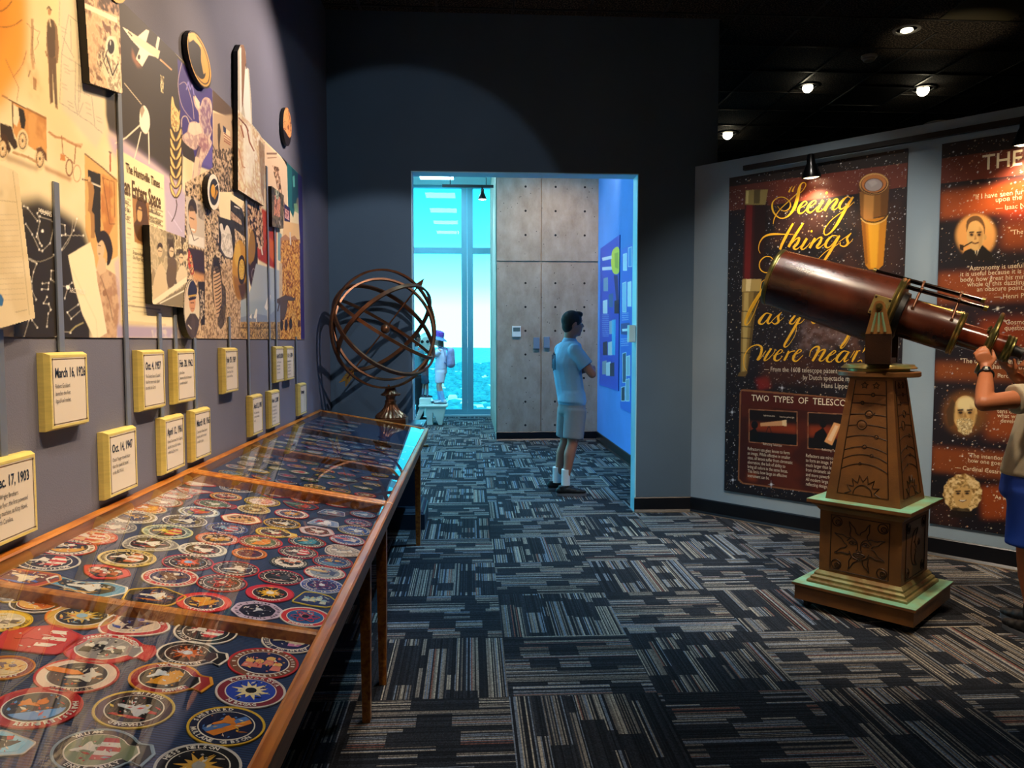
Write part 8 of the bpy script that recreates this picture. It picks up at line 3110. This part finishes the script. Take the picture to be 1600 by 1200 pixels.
body = obuild(m, 'body', SKIN2, kid, .0058, 3)
m = MB()
m.ball(hd + u * .036 - f * .020, (.100 * K, .084 * K, .096 * K), 20, 14, (f, s, u))
m.ball(hd + u * .088 + f * .045, (.045, .055, .028), 14, 10, (f, s, u))
obuild(m, 'hair', mat('hair_brown', '#3a2416', .7, bump=.5, bscale=200), body, .008, 4)
eyes(body, hd, f, s, u, K)
m = MB()
blobs(m, top - UZ * .01, ch, (.095, .15, .045), (.118, .165, .07), ax_)
blobs(m, ch, pv + UZ * .05, (.118, .16, .07), (.135, .165, .05), ax_)
chain(m, [(nk - UZ * .02, .060), (nk - UZ * .05, .075)])
for a, b in ((shN, elN), (shF, elF)):
    chain(m, [(a, .060), (a.lerp(b, .3), .060)])
    m.loft([(a.lerp(b, .1), .062), (a.lerp(b, .56), .072)], 18)
sh = obuild(m, 'shirt', mat('heather_grey_cotton', '#b9ac92', .9, bump=.9, bscale=8, stretch=(1.6, 1.6, 1)), body, .009, 4)
m = MB()
blobs(m, pv + UZ * .04, pv - UZ * .05, (.125, .158, .05), (.135, .165, .07), ax_)
for a, b in ((hipN, knN), (hipF, knF)):
    m.loft([(a, (.105, .105)), (a.lerp(b, .4), (.105, .100)), (a.lerp(b, .82), (.102, .095))], 20)
obuild(m, 'shorts', mat('royal_blue_shorts', '#0c3fa8', .6, bump=.7, bscale=8), body, .009, 4)
for c in (anN, anF):
    m = MB()
    m.loft([(c + UZ * .03, .036), (c - UZ * .04, .038)], 18)
    m.build('sock', mat('black_sock', '#0c0c0f', .9), body, smooth=True)
fd = Vector((-.15, .98, 0)).normalized()
shoe('shoe', body, Vector((anN.x, anN.y, 0)) - fd * .07, Vector((anN.x, anN.y, 0)) + fd * .17, BSHOE, SOLE, .9)
shoe('shoe', body, Vector((anF.x, anF.y, 0)) - fd * .07, Vector((anF.x, anF.y, 0)) + fd * .17, BSHOE, SOLE, .9)
# wrist watch
wd = (wrN - elN).normalized()
wc = wrN.lerp(elN, .16)
m = MB()
a1 = wd.cross(UZ).normalized()
b1 = wd.cross(a1)
m.loft([(wc + (a1 * math.cos(2 * PI * i / 28) + b1 * math.sin(2 * PI * i / 28)) * .0325, (.004, .0085)) for i in range(28)], 8, False, True)
wt = m.build('wristwatch_strap', mat('black_rubber', '#0c0d10', .5), body, smooth=True, weld=False)
toc = (Vector(EYE) - wc)
toc = (toc - wd * toc.dot(wd)).normalized()
sd_ = wd.cross(toc)
m = MB()
m.lathe([(.017, 0), (.0185, .003), (.0185, .008), (.015, .0105), (.001, .0105)], wc + toc * .031, toc, 8)
wcs = m.build('watch_case', mat('black_resin', '#14161a', .3), wt, smooth=True)
MB().box(wc + toc * .0418, (.016, .012, .0008), (wd, sd_, toc)).build('watch_face', mat('watch_lcd', '#cfd6c8', .3), wt)

# ---- visitors by the tall window
def small_person(label, J, f, k, looks, Y):
    """J: photo joints; all at depth Y plus sideways offset along s"""
    f = Vector(f).normalized()
    s = f.cross(UZ).normalized()
    t = thing('person', label, 'person', (WP(*J['pv'], Y).x, Y, looks.get('base', 0)))
    P = {n_: WP(p[0], p[1], Y) for n_, p in J.items()}
    skin, hairm, top_m, low_m, sock_m, shoe_m = looks['mats']
    ax_ = (f, s, UZ)
    hd, nk, ch, pv = P['hd'], P['nk'], P['ch'], P['pv']
    m = MB()
    head_mesh(m, hd, f, s, UZ, k)
    chain(m, [(hd - UZ * .06 * k, .05 * k), (nk, .05 * k), (nk - UZ * .05 * k, .06 * k)])
    blobs(m, nk - UZ * .06 * k, ch, (.08 * k, .13 * k, .05 * k), (.1 * k, .14 * k, .07 * k), ax_, 5)
    blobs(m, ch, pv, (.1 * k, .14 * k, .07 * k), (.1 * k, .14 * k, .09 * k), ax_, 6)
    arms = []
    for sg in (1, -1):
        sh_ = P['sh'] + s * sg * .14 * k
        el_ = P['el'] + s * sg * .15 * k
        wr_ = P['wr'] + s * sg * .06 * k
        arms.append((sh_, el_, wr_))
        chain(m, [(sh_, .045 * k), (el_, .036 * k)])
        chain(m, [(el_, .036 * k), (wr_, .024 * k)])
        hand(m, wr_, (wr_ - el_).normalized(), -s * sg, .9 * k, .4, 1)
    legs = []
    for sg in (1, -1):
        kn_ = P['kn'] + s * sg * .085 * k + f * (.03 * sg * k)
        an_ = P['an'] + s * sg * .085 * k + f * (.05 * sg * k)
        an_.z = looks.get('base', 0) + .09 * k
        hp = pv + s * sg * .07 * k - UZ * .03
        legs.append((hp, kn_, an_))
        chain(m, [(hp, .08 * k), (kn_, .05 * k)])
        chain(m, [(kn_, .05 * k), (kn_.lerp(an_, .35), .05 * k), (an_, .034 * k)])
    body = obuild(m, 'body', skin, t, .012, 3)
    m = MB()
    m.ball(hd + UZ * .034 * k - f * .018 * k, (.102 * k, .086 * k, .095 * k), 16, 12, ax_)
    if looks.get('long'):
        chain(m, [(hd - f * .05 * k, .07 * k), (hd - f * .07 * k - UZ * .12 * k, .06 * k), (hd - f * .08 * k - UZ * .24 * k, .04 * k)])
    obuild(m, 'hair', hairm, body, .012, 3)
    eyes(body, hd, f, s, UZ, k)
    m = MB()
    blobs(m, nk - UZ * .05 * k, ch, (.1 * k, .155 * k, .05 * k), (.12 * k, .165 * k, .07 * k), ax_, 5)
    blobs(m, ch, pv + UZ * .02, (.12 * k, .16 * k, .07 * k), (.125 * k, .16 * k, .06 * k), ax_, 6)
    for sh_, el_, wr_ in arms:
        m.loft([(sh_, .062 * k), (sh_.lerp(el_, looks.get('sleeve', .6)), .062 * k)], 12)
    obuild(m, 'shirt', top_m, body, .012, 3)
    m = MB()
    blobs(m, pv + UZ * .05 * k, pv - UZ * .05 * k, (.12 * k, .155 * k, .05 * k), (.125 * k, .16 * k, .06 * k), ax_, 3)
    for hp, kn_, an_ in legs:
        if looks.get('trousers'):
            m.loft([(hp, .1 * k), (kn_, .078 * k), (an_, .075 * k)], 14)
        else:
            m.loft([(hp, .1 * k), (hp.lerp(kn_, .8), .094 * k)], 14)
    obuild(m, 'trousers' if looks.get('trousers') else 'shorts', low_m, body, .012, 3)
    for hp, kn_, an_ in legs:
        if not looks.get('trousers'):
            m = MB()
            m.loft([(kn_.lerp(an_, .35), .052 * k), (an_, .042 * k), (an_ - UZ * .04 * k, .042 * k)], 14)
            m.build('sock', sock_m, body, smooth=True)
        b_ = Vector((an_.x, an_.y, looks.get('base', 0) + .001))
        shoe('shoe', body, b_ - f * .07 * k, b_ + f * .18 * k, shoe_m, SOLE, k)
    return t, body, P, ax_
fg = Vector((-.98, .2, 0))
ZSK = ZS
looks = dict(mats=(mat('skin_light', '#d0a090', .5), mat('hair_chestnut', '#4a3a34', .7), mat('pale_shirt', '#c4cfe6', .85, bump=.3, bscale=8), mat('pale_shorts', '#c9cfe2', .85), mat('light_blue_sock', '#7fb8e8', .9), mat('white_trainer', '#c8dce4', .6)), base=ZSK + .002, long=True, sleeve=.75)
g_, gb, P, ax_ = small_person('girl in sun hat with backpack standing on the pale step by the window', dict(hd=(684, 531), nk=(689, 543), ch=(690, 558), pv=(689, 578), sh=(689, 548), el=(681, 556), wr=(675, 546), kn=(686, 603), an=(690, 621)), fg, .86, looks, 12.98)
m = MB()
hc = P['hd'] + UZ * .05 - ax_[0] * .01
tilt = (UZ + ax_[0] * -.25).normalized()
m.lathe([(.165, -.045), (.16, -.035), (.10, .0), (.09, .03), (.02, .04)], hc, tilt, 32)
hat = m.build('sun_hat', mat('blue_sun_hat', '#5a86b8', .8), gb, smooth=True)
m = MB()
m.lathe([(.096, .0), (.098, .03), (.088, .085), (.06, .105), (.01, .11)], hc + tilt * .005, tilt, 32)
m.build('hat_crown', mat('purple_hat_crown', '#7a4cc0', .8, var=.4, scale=40), hat, smooth=True)
m = MB()
bc = P['ch'] - ax_[0] * .165 + UZ * .0
blobs(m, bc + UZ * .10, bc - UZ * .12, (.06, .11, .07), (.075, .125, .07), ax_, 5)
bp_ = obuild(m, 'backpack', mat('lilac_backpack', '#9a9cc8', .8, var=.3, scale=14), gb, .012, 3)
m = MB()
for sg in (-1, 1):
    q = ax_[1] * sg * .09
    m.loft([(bc + q + UZ * .12 + ax_[0] * .03, .012), (P['sh'] + q + UZ * .075, .012), (P['ch'] + q + ax_[0] * .115, .012), (bc + q - UZ * .10 + ax_[0] * .06, .012)], 8)
m.build('strap', mat('strap_grey', '#6a7aa0', .8), bp_, smooth=True, weld=False)
looks = dict(mats=(mat('skin_brown', '#8a5a48', .5), mat('hair_black', '#0c0b10', .6), mat('teal_shirt', '#4f8a96', .85, bump=.3, bscale=8), mat('black_trousers', '#0c0e18', .85), None, mat('dark_shoe', '#101218', .6)), base=0, long=True, sleeve=.6, trousers=True)
w_, wb, P, ax2 = small_person('woman with dark hair, teal top and black trousers, half hidden by the door jamb', dict(hd=(650, 528), nk=(649, 541), ch=(650, 562), pv=(650, 587), sh=(649, 547), el=(655, 562), wr=(662, 562), kn=(650, 622), an=(649, 650)), (.8, .6, 0), .97, looks, 13.48)
# little one on the near end of the step
blk = MB()
bxc = on(665, 624, (0, 1, 0), (0, 12.98, 0))[0]
blk.bb((bxc - .10, 12.84, ZS + .002), (bxc + .09, 13.12, ZS + .11))
ob_ = blk.build('step_block', M_PALE, bevel=.01)
tag(ob_, 'small pale block on the step under the little one\'s shoes', 'step block')
looks = dict(mats=(mat('skin_brown', '#8a5a48', .5), mat('hair_black', '#0c0b10', .6), mat('brown_top', '#5a4a52', .85), mat('slate_shorts', '#24384c', .85), mat('grey_sock', '#6a7080', .9), mat('dark_shoe', '#101218', .6)), base=ZS + .113, sleeve=.5)
small_person('small child in dark shorts between the woman and the hatted girl', dict(hd=(664, 562), nk=(664, 569), ch=(664, 577), pv=(664, 588), sh=(664, 572), el=(662, 580), wr=(666, 586), kn=(665, 602), an=(664, 613)), (.9, .3, 0), .52, looks, 12.98)
